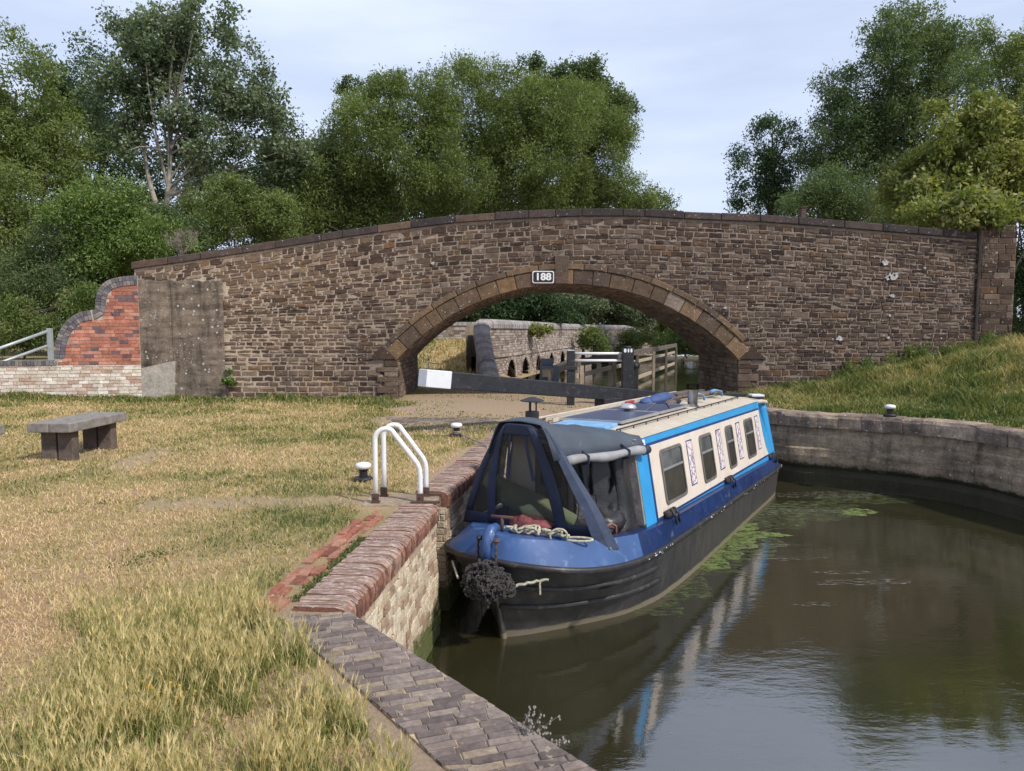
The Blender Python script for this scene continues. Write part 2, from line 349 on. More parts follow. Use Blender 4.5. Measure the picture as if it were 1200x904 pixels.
M['lichen_white'] = simple('white_lichen', (0.62, 0.62, 0.60), 0.9, var=0.5, scale=14, dirt=(0.2, 0.17, 0.15), dirt_amt=0.7, bmp=0.4)
M['window_frame'] = simple('grey_aluminium_window_frame', (0.20, 0.19, 0.18), 0.45, metal=0.3)
M['hopper'] = simple('hopper_glass_reflection', (0.42, 0.46, 0.50), 0.15, var=0.6, scale=3)  # pale tone paints the bright reflection in the hopper glass
M['curtain'] = simple('dark_pleated_curtain', (0.15, 0.14, 0.125), 0.85, var=0.3)
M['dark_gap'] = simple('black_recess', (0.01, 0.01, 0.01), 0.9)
M['orange_plate'] = simple('red_plastic', (0.45, 0.05, 0.04), 0.5)
M['tub_blue'] = simple('light_blue_painted_tin', (0.22, 0.48, 0.82), 0.45)
M['blue_cloth'] = simple('dark_blue_bag_cloth', (0.05, 0.09, 0.24), 0.7, bmp=0.3, bscale=9)
m, nt, b, _ = newmat('window_decal'); M['decal'] = m
tcn = nt.nodes.new("ShaderNodeTexCoord")
wv = N(nt, "ShaderNodeTexVoronoi", Scale=10.0, feature='DISTANCE_TO_EDGE'); nt.links.new(tcn.outputs['Object'], wv.inputs['Vector'])
nn = noise_out(nt, 22, 5)
f1 = ramp(nt, wv.outputs[0], [(0.04, 1.0), (0.13, 0.0)])
c_ = mixc(nt, f1, (0.74, 0.68, 0.68), (0.30, 0.24, 0.33))
c_ = mixc(nt, ramp(nt, nn, [(0.56, 0.0), (0.64, 0.7)]), c_, (0.36, 0.20, 0.20))
nt.links.new(c_, b.inputs['Base Color']); b.inputs['Roughness'].default_value = 0.4
def glassy(name, tint, opac, rough=0.03):
    m, nt, b, out = newmat(name)
    b.inputs['Base Color'].default_value = (*tint, 1); b.inputs['Roughness'].default_value = rough
    b.inputs['IOR'].default_value = 1.5
    tr = nt.nodes.new("ShaderNodeBsdfTransparent"); tr.inputs[0].default_value = (0.8, 0.8, 0.78, 1)
    ms = nt.nodes.new("ShaderNodeMixShader")
    fr = N(nt, "ShaderNodeFresnel", IOR=1.45)
    ad = N(nt, "ShaderNodeMath", operation='ADD', use_clamp=True); nt.links.new(fr.outputs[0], ad.inputs[0]); ad.inputs[1].default_value = opac
    nt.links.new(ad.outputs[0], ms.inputs[0]); nt.links.new(tr.outputs[0], ms.inputs[1]); nt.links.new(b.outputs[0], ms.inputs[2])
    nt.links.new(ms.outputs[0], out.inputs[0])
    return m
M['glass'] = glassy('window_glass', (0.02, 0.02, 0.02), 0.10)
M['clear_plastic'] = glassy('smoky_clear_plastic', (0.16, 0.155, 0.14), 0.16, 0.1)
M['bark_pale'] = simple('pale_aspen_bark', (0.40, 0.36, 0.30), 0.9, var=0.4, scale=4, bmp=0.3, dirt=(0.10, 0.09, 0.07), dirt_amt=0.4)
M['bark'] = simple('brown_bark', (0.11, 0.085, 0.06), 0.95, var=0.4, scale=4, bmp=0.5)
M['dead_wood'] = simple('bare_grey_twigs', (0.25, 0.20, 0.18), 0.9, var=0.3)
def film(name, col, scale, lo, hi, op, vs=None):
    m, nt, b, out = newmat(name)
    nt.links.new(ramp(nt, noise_out(nt, 20, 4), [(0.3, tuple(c * 0.7 for c in col)), (0.7, col)]), b.inputs['Base Color']); b.inputs['Roughness'].default_value = 0.7
    f = ramp(nt, noise_out(nt, scale, 8, 0.75, vec_scale=vs), [(lo, 0.0), (hi, op)])
    tr = nt.nodes.new("ShaderNodeBsdfTransparent"); ms = nt.nodes.new("ShaderNodeMixShader")
    nt.links.new(f, ms.inputs[0]); nt.links.new(tr.outputs[0], ms.inputs[1]); nt.links.new(b.outputs[0], ms.inputs[2]); nt.links.new(ms.outputs[0], out.inputs[0])
    return m
M['algae'] = film('bright_green_duckweed', (0.15, 0.20, 0.05), 7.0, 0.42, 0.52, 0.95)
M['algae_thin'] = film('thin_green_scum', (0.13, 0.16, 0.06), 6.0, 0.46, 0.66, 0.75, (1.0, 2.0, 1))
M['foam'] = film('pale_floating_scum', (0.30, 0.29, 0.25), 8.0, 0.52, 0.62, 0.55, (1.0, 2.5, 1))
LG = {
 'willow': [(0, (0.076, 0.110, 0.032)), (0.5, (0.138, 0.180, 0.055)), (1, (0.25, 0.295, 0.105))],
 'dark': [(0, (0.028, 0.055, 0.022)), (0.5, (0.052, 0.092, 0.038)), (1, (0.10, 0.15, 0.07))],
 'aspen': [(0, (0.068, 0.098, 0.056)), (0.5, (0.13, 0.172, 0.098)), (1, (0.29, 0.33, 0.24))],
 'fresh': [(0, (0.078, 0.128, 0.032)), (0.5, (0.14, 0.205, 0.055)), (1, (0.24, 0.31, 0.105))],
 'yellow': [(0, (0.11, 0.14, 0.035)), (0.5, (0.19, 0.22, 0.06)), (0.85, (0.31, 0.31, 0.11)), (1, (0.46, 0.38, 0.18))],
 'bluegreen': [(0, (0.055, 0.088, 0.036)), (0.5, (0.105, 0.148, 0.060)), (1, (0.19, 0.235, 0.11))],
 'silver': [(0, (0.16, 0.19, 0.155)), (0.5, (0.32, 0.35, 0.31)), (1, (0.50, 0.53, 0.50))],
 'weed': [(0, (0.07, 0.12, 0.03)), (0.6, (0.14, 0.19, 0.05)), (1, (0.28, 0.26, 0.13))],
}
for k_, v_ in LG.items(): M['leaf_' + k_] = leaf_mat(k_ + '_leaves', v_)
M['grass'] = leaf_mat('grass_blades', [(0, (0.055, 0.095, 0.022)), (0.25, (0.13, 0.17, 0.045)), (0.5, (0.34, 0.30, 0.12)), (0.75, (0.54, 0.41, 0.215)), (1, (0.68, 0.51, 0.33))], 0.3, 0.7)
m, nt, b, _ = newmat('dry_lawn_soil'); M['lawn'] = m
M['barley'] = leaf_mat('wild_barley_heads', [(0, (0.12, 0.16, 0.035)), (0.3, (0.27, 0.29, 0.09)), (0.6, (0.50, 0.42, 0.21)), (1, (0.80, 0.66, 0.38))], 0.3, 0.7)
at_ = N(nt, "ShaderNodeAttribute"); at_.attribute_name = 'rnd'
sp = nt.nodes.new("ShaderNodeSeparateColor"); nt.links.new(at_.outputs['Color'], sp.inputs[0])
nA = noise_out(nt, 7.0, 8, 0.75); nB = noise_out(nt, 40.0, 5, 0.8)
c_ = ramp(nt, sp.outputs[0], [(0.0, (0.13, 0.145, 0.045)), (0.35, (0.33, 0.27, 0.125)), (0.65, (0.47, 0.345, 0.19)), (1.0, (0.47, 0.30, 0.185))])
c_ = mixc(nt, ramp(nt, nA, [(0.35, 0.0), (0.7, 0.6)]), c_, (0.36, 0.29, 0.17))
c_ = mixc(nt, 1.0, c_, ramp(nt, nB, [(0.3, 0.5), (0.7, 1.25)]), 'MULTIPLY')
c_ = mixc(nt, sp.outputs[1], c_, mixc(nt, 1.0, (0.38, 0.285, 0.205), ramp(nt, nB, [(0.3, 0.75), (0.7, 1.15)]), 'MULTIPLY'))
nt.links.new(c_, b.inputs['Base Color']); b.inputs['Roughness'].default_value = 0.95; b.inputs['Specular IOR Level'].default_value = 0.1
bump(nt, b, nB, 0.8, 0.03)
M['path'] = stone_mat('trodden_earth_and_brick', [(0, (0.25, 0.19, 0.15)), (1, (0.33, 0.26, 0.21))], lichen=0.2, bstr=0.6)
M['sand'] = stone_mat('sandy_mortar_bed', [(0, (0.40, 0.31, 0.21)), (1, (0.40, 0.31, 0.21))], lichen=0.1, bstr=0.6)

# ------------------------------------------------------------------ mesh helpers
def tag(o, label=None, cat=None, group=None, kind=None):
    if label: o['label'] = label
    if cat: o['category'] = cat
    if group: o['group'] = group
    if kind: o['kind'] = kind
    return o
def thing(name, loc, label, cat, group=None, rz=0.0):
    o = bpy.data.objects.new(name, None); scene.collection.objects.link(o)
    o.location = loc; o.rotation_euler = (0, 0, rz); o.empty_display_size = 0.2
    return tag(o, label, cat, group)
def root_loc(p):
    while p is not None:
        if p.parent is None: return np.array(p.location)
        p = p.parent
    return np.zeros(3)
def link_mesh(name, me, mat, parent=None):
    o = bpy.data.objects.new(name, me); scene.collection.objects.link(o)
    if mat: me.materials.append(mat)
    if parent is not None: o.parent = parent
    return o
def np_mesh(name, V, F, mat, parent=None, rnd=None, local=False, smooth=False):
    """V (n,3) world coordinates unless local; F (m,k) constant size faces"""
    V = np.asarray(V, dtype=np.float32)
    if parent is not None and not local: V = V - root_loc(parent).astype(np.float32)
    F = np.asarray(F, dtype=np.int32)
    me = bpy.data.meshes.new(name)
    me.vertices.add(len(V)); me.vertices.foreach_set('co', V.ravel())
    k = F.shape[1]
    me.loops.add(F.size); me.loops.foreach_set('vertex_index', F.ravel())
    me.polygons.add(len(F)); me.polygons.foreach_set('loop_start', np.arange(0, F.size, k, dtype=np.int32))
    try: me.polygons.foreach_set('loop_total', np.full(len(F), k, dtype=np.int32))
    except Exception: pass
    if smooth: me.polygons.foreach_set('use_smooth', np.ones(len(F), dtype=bool))
    me.update(calc_edges=True)
    if rnd is not None:
        at = me.attributes.new('rnd', 'FLOAT_COLOR', 'POINT')
        c = np.ones((len(V), 4), dtype=np.float32); c[:, :rnd.shape[1]] = rnd
        at.data.foreach_set('color', c.ravel())
    return link_mesh(name, me, mat, parent)

class MB:
    def __init__(s): s.v = []; s.f = []; s.c = []
    def add(s, V, F, col=None):
        n = len(s.v); s.v += [tuple(map(float, p)) for p in V]; s.f += [tuple(n + i for i in f) for f in F]
        s.c += [col or (0.5, 0.5, 0.5)] * len(V)
    def box(s, c, d, rz=0.0, col=None, axes=None):
        hx, hy, hz = d[0] / 2, d[1] / 2, d[2] / 2
        P = [(-hx, -hy, -hz), (hx, -hy, -hz), (hx, hy, -hz), (-hx, hy, -hz), (-hx, -hy, hz), (hx, -hy, hz), (hx, hy, hz), (-hx, hy, hz)]
        if axes is not None:
            P = [tuple(np.array(c) + p[0] * np.array(axes[0]) + p[1] * np.array(axes[1]) + p[2] * np.array(axes[2])) for p in P]
        else:
            ca, sa = math.cos(rz), math.sin(rz)
            P = [(c[0] + p[0] * ca - p[1] * sa, c[1] + p[0] * sa + p[1] * ca, c[2] + p[2]) for p in P]
        s.add(P, [(0, 3, 2, 1), (4, 5, 6, 7), (0, 1, 5, 4), (1, 2, 6, 5), (2, 3, 7, 6), (3, 0, 4, 7)], col)
    def hexa(s, P, col=None):
        s.add(P, [(0, 3, 2, 1), (4, 5, 6, 7), (0, 1, 5, 4), (1, 2, 6, 5), (2, 3, 7, 6), (3, 0, 4, 7)], col)
    def beam(s, A, B, w, h, up=(0, 0, 1), w2=None, h2=None, col=None):
        A, B = Vector(A), Vector(B); d = (B - A).normalized(); sd = d.cross(Vector(up)).normalized(); u_ = sd.cross(d).normalized()
        w2 = w2 or w; h2 = h2 or h
        P = []
        for (Q, ww, hh) in ((A, w, h), (B, w2, h2)):
            for (i, j) in ((-1, -1), (1, -1), (1, 1), (-1, 1)): P.append(tuple(Q + sd * (i * ww / 2) + u_ * (j * hh / 2)))
        s.add(P, [(0, 1, 2, 3), (7, 6, 5, 4), (0, 4, 5, 1), (1, 5, 6, 2), (2, 6, 7, 3), (3, 7, 4, 0)], col)
    def tube(s, pts, r, n=8, cap=True, col=None):
        pts = [Vector(p) for p in pts]; m = len(pts)
        rr = r if isinstance(r, (list, tuple)) else [r] * m
        ref = Vector((0, 0, 1)); base = len(s.v); V = []
        prev = None
        for i, p in enumerate(pts):
            d = (pts[min(i + 1, m - 1)] - pts[max(i - 1, 0)])
            if d.length < 1e-9: d = Vector((0, 0, 1))
            d.normalize()
            if prev is None:
                a_ = d.cross(ref if abs(d.z) < 0.95 else Vector((1, 0, 0))).normalized()
            else:
                a_ = prev - d * prev.dot(d)
                a_ = a_.normalized() if a_.length > 1e-6 else d.orthogonal().normalized()
            prev = a_; b_ = d.cross(a_)
            for k in range(n):
                t_ = 2 * math.pi * k / n
                V.append(tuple(p + (a_ * math.cos(t_) + b_ * math.sin(t_)) * rr[i]))
        F = [(i * n + k, i * n + (k + 1) % n, (i + 1) * n + (k + 1) % n, (i + 1) * n + k) for i in range(m - 1) for k in range(n)]
        if cap: F += [tuple(range(n - 1, -1, -1)), tuple((m - 1) * n + k for k in range(n))]
        s.add(V, F, col)
    def lathe(s, c, prof, n=20, axis='z', col=None):
        V = []
        for (r, h) in prof:
            for k in range(n):
                t_ = 2 * math.pi * k / n
                p = (r * math.cos(t_), r * math.sin(t_), h)
                if axis == 'x': p = (p[2], p[0], p[1])
                V.append((c[0] + p[0], c[1] + p[1], c[2] + p[2]))
        m = len(prof)
        F = [(i * n + k, i * n + (k + 1) % n, (i + 1) * n + (k + 1) % n, (i + 1) * n + k) for i in range(m - 1) for k in range(n)]
        F += [tuple(range(n - 1, -1, -1)), tuple((m - 1) * n + k for k in range(n))]
        s.add(V, F, col)
    def grid(s, P, col=None, close=False):
        """P list of rows of points"""
        n, m = len(P), len(P[0]); V = [p for r_ in P for p in r_]
        F = [(i * m + j, i * m + j + 1, (i + 1) * m + j + 1, (i + 1) * m + j) for i in range(n - 1) for j in range(m - 1)]
        s.add(V, F, col)
    def build(s, name, mat, parent=None, local=False, smooth=False, bevel=0.0, solid=0.0, autosmooth=None):
        off = np.zeros(3) if (parent is None or local) else root_loc(parent)
        me = bpy.data.meshes.new(name)
        me.from_pydata([(p[0] - off[0], p[1] - off[1], p[2] - off[2]) for p in s.v], [], s.f)
        at = me.attributes.new('rnd', 'FLOAT_COLOR', 'POINT')
        at.data.foreach_set('color', [x for c in s.c for x in (c[0], c[1], c[2], 1.0)])
        o = link_mesh(name, me, mat, parent)
        if smooth: me.polygons.foreach_set('use_smooth', [True] * len(me.polygons))
        if solid:
            md = o.modifiers.new('s', 'SOLIDIFY'); md.thickness = solid; md.offset = 0
        if bevel:
            md = o.modifiers.new('b', 'BEVEL'); md.width = bevel; md.segments = 2; md.limit_method = 'ANGLE'; md.angle_limit = R(40)
        me.update()
        return o

def fbm(x, y, s, seed=0):
    return mnoise.fractal(Vector((x * s + seed * 13.7, y * s - seed * 7.1, seed * 3.3)), 0.8, 2.0, 4)

# one laid stone or brick from a 2-D polygon, mapped on to a surface
def stone_poly(mb, poly, fmap, depth, inset, col, jit=0.0, back=-0.02):
    cx_ = sum(p[0] for p in poly) / len(poly); cy_ = sum(p[1] for p in poly) / len(poly)
    n = len(poly); V = []
    tilt = (random.uniform(-1, 1) * jit, random.uniform(-1, 1) * jit)
    q = [(p[0] + random.uniform(-jit, jit), p[1] + random.uniform(-jit, jit)) for p in poly]
    for p in q: V.append(fmap(p[0], p[1], back))
    for p in q:
        dx, dy = p[0] - cx_, p[1] - cy_; L = math.hypot(dx, dy) or 1
        V.append(fmap(p[0], p[1], depth - inset * 0.8))
    for p in q:
        dx, dy = p[0] - cx_, p[1] - cy_; L = math.hypot(dx, dy) or 1
        k = max(0.3, 1 - inset * 1.3 / L)
        V.append(fmap(cx_ + dx * k, cy_ + dy * k, depth + tilt[0] * (dx / L) + tilt[1] * (dy / L)))
    F = []
    for r_ in (0, 1):
        for i in range(n):
            j = (i + 1) % n
            F.append((r_ * n + i, r_ * n + j, (r_ + 1) * n + j, (r_ + 1) * n + i))
    F.append(tuple(2 * n + i for i in range(n)))
    mb.add(V, F, col)
def clip_poly(poly, clip):
    """clip polygon to a convex counter-clockwise polygon"""
    out = list(poly)
    for i in range(len(clip)):
        a_, b_ = clip[i], clip[(i + 1) % len(clip)]
        inp, out = out, []
        if not inp: return []
        def side(p): return (b_[0] - a_[0]) * (p[1] - a_[1]) - (b_[1] - a_[1]) * (p[0] - a_[0])
        for j in range(len(inp)):
            p, q = inp[j], inp[(j + 1) % len(inp)]
            sp_, sq = side(p), side(q)
            if sp_ >= 0: out.append(p)
            if (sp_ > 0 and sq < 0) or (sp_ < 0 and sq > 0):
                t_ = sp_ / (sp_ - sq); out.append((p[0] + (q[0] - p[0]) * t_, p[1] + (q[1] - p[1]) * t_))
    return out
def area(poly): return abs(sum(poly[i][0] * poly[(i + 1) % len(poly)][1] - poly[(i + 1) % len(poly)][0] * poly[i][1] for i in range(len(poly)))) / 2
def courses(u0, u1, v0, v1, hs, ws, gap=0.012, wave=0.0):
    """yields quads of a coursed wall; hs, ws = (min,max)"""
    v = v0
    while v < v1 - 0.01:
        h = random.uniform(*hs)
        if v + h > v1 - 0.4 * hs[0]: h = v1 - v
        u = u0 - random.uniform(0, ws[1])
        while u < u1:
            w = random.uniform(*ws)
            a_, b_ = max(u, u0), min(u + w, u1)
            if b_ - a_ > 0.02:
                dz = wave * math.sin(0.7 * a_ + v * 3) ; dz2 = wave * math.sin(0.7 * b_ + v * 3)
                yield [(a_ + gap / 2, v + gap / 2 + dz), (b_ - gap / 2, v + gap / 2 + dz2), (b_ - gap / 2, v + h - gap / 2 + dz2), (a_ + gap / 2, v + h - gap / 2 + dz)]
            u += w
        v += h
def rc(): return (random.random(), random.random(), random.random())

def resample(path, step):
    pts = [np.array(p, float) for p in path]; out = []
    for a_, b_ in zip(pts[:-1], pts[1:]):
        n = max(1, int(round(np.linalg.norm(b_ - a_) / step)))
        for i in range(n): out.append(a_ + (b_ - a_) * i / n)
    out.append(pts[-1]); return out
def smooth_path(path, it=2):
    p = [np.array(q, float) for q in path]
    for _ in range(it):
        q = [p[0]]
        for a_, b_ in zip(p[:-1], p[1:]): q += [a_ * 0.75 + b_ * 0.25, a_ * 0.25 + b_ * 0.75]
        q.append(p[-1]); p = q
    return p
def path_map(path):
    """arc-length parameterised 2-D path; returns f(u, w) -> xy with w to the right of travel"""
    P = np.array(path, float); d = np.linalg.norm(P[1:] - P[:-1], axis=1); S = np.concatenate([[0], np.cumsum(d)])
    def f(u, w=0.0):
        u_ = min(max(u, 0), S[-1] - 1e-6); i = int(np.searchsorted(S, u_, side='right') - 1); i = min(i, len(d) - 1)
        t_ = (u - S[i]) / d[i]; T = (P[i + 1] - P[i]) / d[i]; p = P[i] + T * (u - S[i])
        # blended normal
        def nrm(k):
            k = min(max(k, 0), len(d) - 1); T_ = (P[k + 1] - P[k]) / d[k]; return np.array([T_[1], -T_[0]])
        tt = min(max(t_, 0), 1)
        nn = nrm(i) * (1 - abs(tt - 0.5)) + (nrm(i + 1) if tt > 0.5 else nrm(i - 1)) * abs(tt - 0.5)
        nn /= np.linalg.norm(nn)
        return p + nn * w
    return f, S[-1]

# ------------------------------------------------------------------ plan of the place
GZ = 1.30                       # towpath lawn level, canal water is z = 0
near_edge = [(-1.08, 4.42), (-0.79, 7.15)]
far_edge = [(-0.74, 7.70), (-0.57, 8.63), (-0.30, 10.5), (0.10, 12.9), (1.2, 14.9), (3.0, 15.5)]
right_edge = smooth_path([(5.25, 16.1), (5.35, 15.0), (5.50, 14.45), (6.87, 13.65), (8.10, 12.6), (8.35, 11.2), (9.4, 8.0), (11.2, 3.0), (13, -4)], 2)
pave_R = [(-1.03, 4.30), (0.28, 2.83), (1.25, 1.75), (2.3, 0.3), (2.8, -4)]
basin = [(2.8, -4), (2.3, 0.3), (1.25, 1.75), (0.28, 2.83), (-1.03, 4.30)] + [(-1.08, 4.42), (-0.79, 7.15), (-0.78, 7.70)] + far_edge[1:] + [tuple(p) for p in right_edge]
upper = [(3.05, 16.3), (5.2, 16.3), (5.9, 18.7), (5.9, 22.6), (8.5, 24), (12, 30), (16, 45), (14, 55), (9, 52), (4.5, 46.4), (2.6, 36.2), (-0.2, 24.6), (1.0, 23.6), (3.05, 22.6)]
def inside(poly, x, y):
    c = False; n = len(poly); j = n - 1
    for i in range(n):
        xi, yi = poly[i][0], poly[i][1]; xj, yj = poly[j][0], poly[j][1]
        if (yi > y) != (yj > y) and x < (xj - xi) * (y - yi) / (yj - yi) + xi: c = not c
        j = i
    return c
def dist_line(path, x, y):
    best = 1e9; p = np.array([x, y])
    for a_, b_ in zip(path[:-1], path[1:]):
        a_, b_ = np.array(a_), np.array(b_); ab = b_ - a_; t_ = max(0, min(1, (p - a_) @ ab / (ab @ ab)))
        best = min(best, float(np.linalg.norm(p - a_ - ab * t_)))
    return best
def sst(a_, b_, x):
    t_ = min(1, max(0, (x - a_) / (b_ - a_))); return t_ * t_ * (3 - 2 * t_)
def height(x, y):
    h = GZ
    if x > 4.5 and y < 26 and (x > 5.1 or y < 15):
        d = dist_line(right_edge, x, y)
        h = 1.43 + sst(0.3, 5.0, d) * max(0, x - 6.3) * 0.205
        h = min(h, 2.75)
        h += 0.05 * fbm(x, y, 0.6, 3) * sst(0.3, 1.5, d)
        if y > 18.9: h = h * (1 - sst(18.9, 22, y)) + 1.3 * sst(18.9, 22, y)
    elif x < -0.3 and y > 22.5:
        h = GZ + 1.35 * sst(22.8, 29, y) * sst(0.5, -1.5, x)
    elif y < 19:
        h += 0.025 * fbm(x, y, 0.5, 1) * sst(-1.6, -3.0, x)
        h += 0.12 * sst(-9, -13, x) * sst(14, 17, y)
        if x < -9.5: h += 0.85 * sst(18.3, 19.8, y) * sst(-10.2, -11.2, x)
    if y > 18.9 and x < -9.3: h = GZ + 0.9 * sst(18.3, 19.8, y) * sst(-10.2, -11.2, x)
    return h
BARE = [((-3.6, 7.25), (-1.6, 7.45), 0.22), ((-5.2, 9.35), (-5.2, 10.4), 0.25), ((-6.3, 10.0), (-6.3, 10.6), 0.3), ((-0.95, 8.6), (-0.6, 10.8), 0.16)]
def bare(x, y):
    b_ = 0.0
    for a0_, a1_, r_ in BARE:
        if abs(x - a0_[0]) > 3 and abs(y - a0_[1]) > 3: continue
        d_ = dist_line([a0_, a1_], x, y); b_ = max(b_, sst(r_ * 1.6, r_ * 0.4, d_ + 0.35 * r_ * fbm(x, y, 4, 3)))
    return b_
def lawn_tone(x, y):
    """0 green .. 1 straw/bare"""
    t_ = 0.60 + 0.42 * fbm(x, y, 0.45, 5) + 0.30 * fbm(x, y, 1.9, 8)
    if x < 4:
        t_ += 0.32 * sst(5.2, 4.0, y)
        t_ -= 0.28 * sst(15.0, 18.2, y)
        t_ += 0.22 * sst(11, 7, y) * sst(-1.9, -3.2, x)
        t_ -= 0.16 * sst(1.1, 0.3, abs(x + 2.35 + 0.12 * (y - 6))) * sst(9.5, 7.0, y)
        if y > 12 and x > -2.5: t_ += 0.2
    else:
        t_ -= 0.22 - 0.25 * sst(10, 13, x)
    return min(1, max(0, t_))

# ------------------------------------------------------------------ ground sheet with canal cut out
def build_ground():
    pts, idx = [], {}
    holes = [basin, upper]
    verts = []; edges = []
    for poly in holes:
        n0 = len(verts)
        pl = [np.array(q[:2], float) for q in poly]
        rs = []
        for a_, b_ in zip(pl, pl[1:] + pl[:1]):
            n = max(1, int(np.linalg.norm(b_ - a_) / 0.5))
            rs += [a_ + (b_ - a_) * i / n for i in range(n)]
        verts += rs; m_ = len(rs)
        edges += [(n0 + i, n0 + (i + 1) % m_) for i in range(m_)]
    n0 = len(verts); S_ = 900
    verts += [np.array(q, float) for q in ((-S_, -60), (S_, -60), (S_, S_), (-S_, S_))]
    edges += [(n0, n0 + 1), (n0 + 1, n0 + 2), (n0 + 2, n0 + 3), (n0 + 3, n0)]
    def fill(x0, x1, y0, y1, st, avoid=None):
        for x in np.arange(x0, x1, st):
            for y in np.arange(y0, y1, st):
                if avoid and avoid[0] < x < avoid[1] and avoid[2] < y < avoid[3]: continue
                xx, yy = x + random.uniform(-.3, .3) * st, y + random.uniform(-.3, .3) * st
                if any(inside(h_, xx, yy) for h_ in holes): continue
                if dist_line([q[:2] for q in basin] + [basin[0][:2]], xx, yy) < 0.2: continue
                verts.append(np.array([xx, yy]))
    fill(-15, 16, 2.0, 20, 0.30)
    fill(-18, 20, -4, 34, 1.0, (-15, 16, 2.0, 20))
    fill(-60, 60, -20, 90, 5, (-18, 20, -4, 34))
    fill(-400, 400, -50, 500, 50, (-60, 60, -20, 90))
    r_ = delaunay_2d_cdt([Vector((float(v[0]), float(v[1]))) for v in verts], edges, [], 0, 1e-5)
    vo, fo = r_[0], r_[2]
    V = []; C = []
    for p in vo:
        V.append((p.x, p.y, height(p.x, p.y)))
        tn = lawn_tone(p.x, p.y) if -16 < p.x < 17 and p.y < 32 else 0.4
        g_ = 0.0
        if 13.2 < p.y < 23.4 and -3.6 < p.x < 5.6: g_ = 0.9 * sst(-3.6, -2.2, p.x) * sst(13.2, 14.5, p.y)
        if p.y < 5.2 and p.x > -2.2:                                     # sandy bed beside the pavers
            dd = dist_line([(-1.45, 4.28), (-0.28, 2.83), (0.6, 1.9)], p.x, p.y); g_ = max(g_, 0.95 * sst(0.5, 0.12, dd))
        if p.y < 12 and -9 < p.x < 0: g_ = max(g_, 0.55 * bare(p.x, p.y))
        C.append((tn, g_, 0))
    F = []
    for f in fo:
        cx_ = sum(vo[i].x for i in f) / len(f); cy_ = sum(vo[i].y for i in f) / len(f)
        if any(inside([q[:2] for q in h_], cx_, cy_) for h_ in holes): continue
        F.append(tuple(f))
    o = np_mesh('ground', np.array(V), np.array(F), M['lawn'], rnd=np.array(C, dtype=np.float32))
    tag(o, kind='structure')
build_ground()

mb = MB(); mb.grid([[(x, y, 0.0) for x in np.linspace(-1.6, 24, 3)] for y in np.linspace(-30, 17, 3)])
tag(mb.build('canal_water', M['water']), kind='structure')
mb = MB(); mb.grid([[(x, y, 0.98) for x in np.linspace(-1.5, 22, 3)] for y in np.linspace(16.15, 60, 3)])
tag(mb.build('upper_water', M['water']), kind='structure')

# ------------------------------------------------------------------ stone bridge
BY = 18.7
def bx(px): return (px - 600) * (BY / FPX) * 1.0
def bz(py, px=600): return float(at(px, py, BY)[2])
top_px = [(157, 309), (235, 298), (315, 286), (390, 274), (457, 264), (530, 255), (600, 250), (680, 247), (750, 247), (800, 250), (900, 254), (967, 259), (1073, 268), (1145, 274)]
TOP = [(float(at(x, y, BY)[0]), float(at(x, y, BY)[2])) for x, y in top_px]
def top_z(x):
    return float(np.interp(x, [p[0] for p in TOP], [p[1] for p in TOP]))
XL, XR = TOP[0][0], TOP[-1][0]
ccx = float(at(664, 604, BY)[0]); RAD = 271 / FPX * BY
ccz = float(at(664, 333, BY)[2]) - RAD
spring_z = float(at(665, 421, BY)[2])
RING, HOOD = 0.37, 0.15
bridge = thing('bridge', (ccx, BY, GZ), 'long humpbacked ironstone bridge with one wide low arch over the canal', 'bridge')
D_BR = 3.85
def arch_x(z, r):   # half width of the opening at height z
    if z <= spring_z: z = spring_z
    v_ = r * r - (z - ccz) ** 2
    return math.sqrt(v_) if v_ > 0 else 0
# body: backing (mortar) face with arch opening, both sides, barrel
def body_face(y, flip):
    mb = MB(); A = []
    n = 60
    th0 = math.asin((spring_z - ccz) / RAD)
    arc = [(ccx - RAD * math.cos(th0), GZ - 1.6), ] + [(ccx - RAD * math.cos(t_), ccz + RAD * math.sin(t_)) for t_ in np.linspace(th0, math.pi - th0, n)] + [(ccx + RAD * math.cos(th0), GZ - 1.6)]
    xs = [p[0] for p in arc]
    tops = [(p[0], top_z(p[0])) for p in arc]
    for i in range(len(arc) - 1):
        if abs(arc[i][0] - arc[i + 1][0]) < 1e-6: continue
        q = [(arc[i][0], y, arc[i][1]), (arc[i + 1][0], y, arc[i + 1][1]), (tops[i + 1][0], y, tops[i + 1][1]), (tops[i][0], y, tops[i][1])]
        mb.add(q, [(0, 1, 2, 3)])
    for (x0, x1) in ((XL, arc[0][0]), (arc[-1][0], XR)):
        gx = np.linspace(x0, x1, 16)
        mb.grid([[(x, y, GZ - 1.6) for x in gx], [(x, y, top_z(x)) for x in gx]])
    return mb, arc
mbf, ARC = body_face(BY, False); mbf2, _ = body_face(BY + D_BR, True)
mb = mbf; n_ = len(mb.v); mb.v += mbf2.v; mb.c += mbf2.c; mb.f += [tuple(i + n_ for i in f) for f in mbf2.f]
gx = np.linspace(XL, XR, 50)
mb.grid([[(x, BY, top_z(x)) for x in gx], [(x, BY + 0.42, top_z(x)) for x in gx]])
mb.grid([[(x, BY + 0.42, top_z(x) - 1.0) for x in gx], [(x, BY + 0.42, top_z(x)) for x in gx]])
mb.grid([[(x, BY + 0.42, top_z(x) - 1.0) for x in gx], [(x, BY + D_BR - 0.42, top_z(x) - 1.0) for x in gx]])
mb.grid([[(x, BY + D_BR - 0.42, top_z(x) - 1.0) for x in gx], [(x, BY + D_BR - 0.42, top_z(x)) for x in gx]])
mb.grid([[(x, BY + D_BR - 0.42, top_z(x)) for x in gx], [(x, BY + D_BR, top_z(x)) for x in gx]])
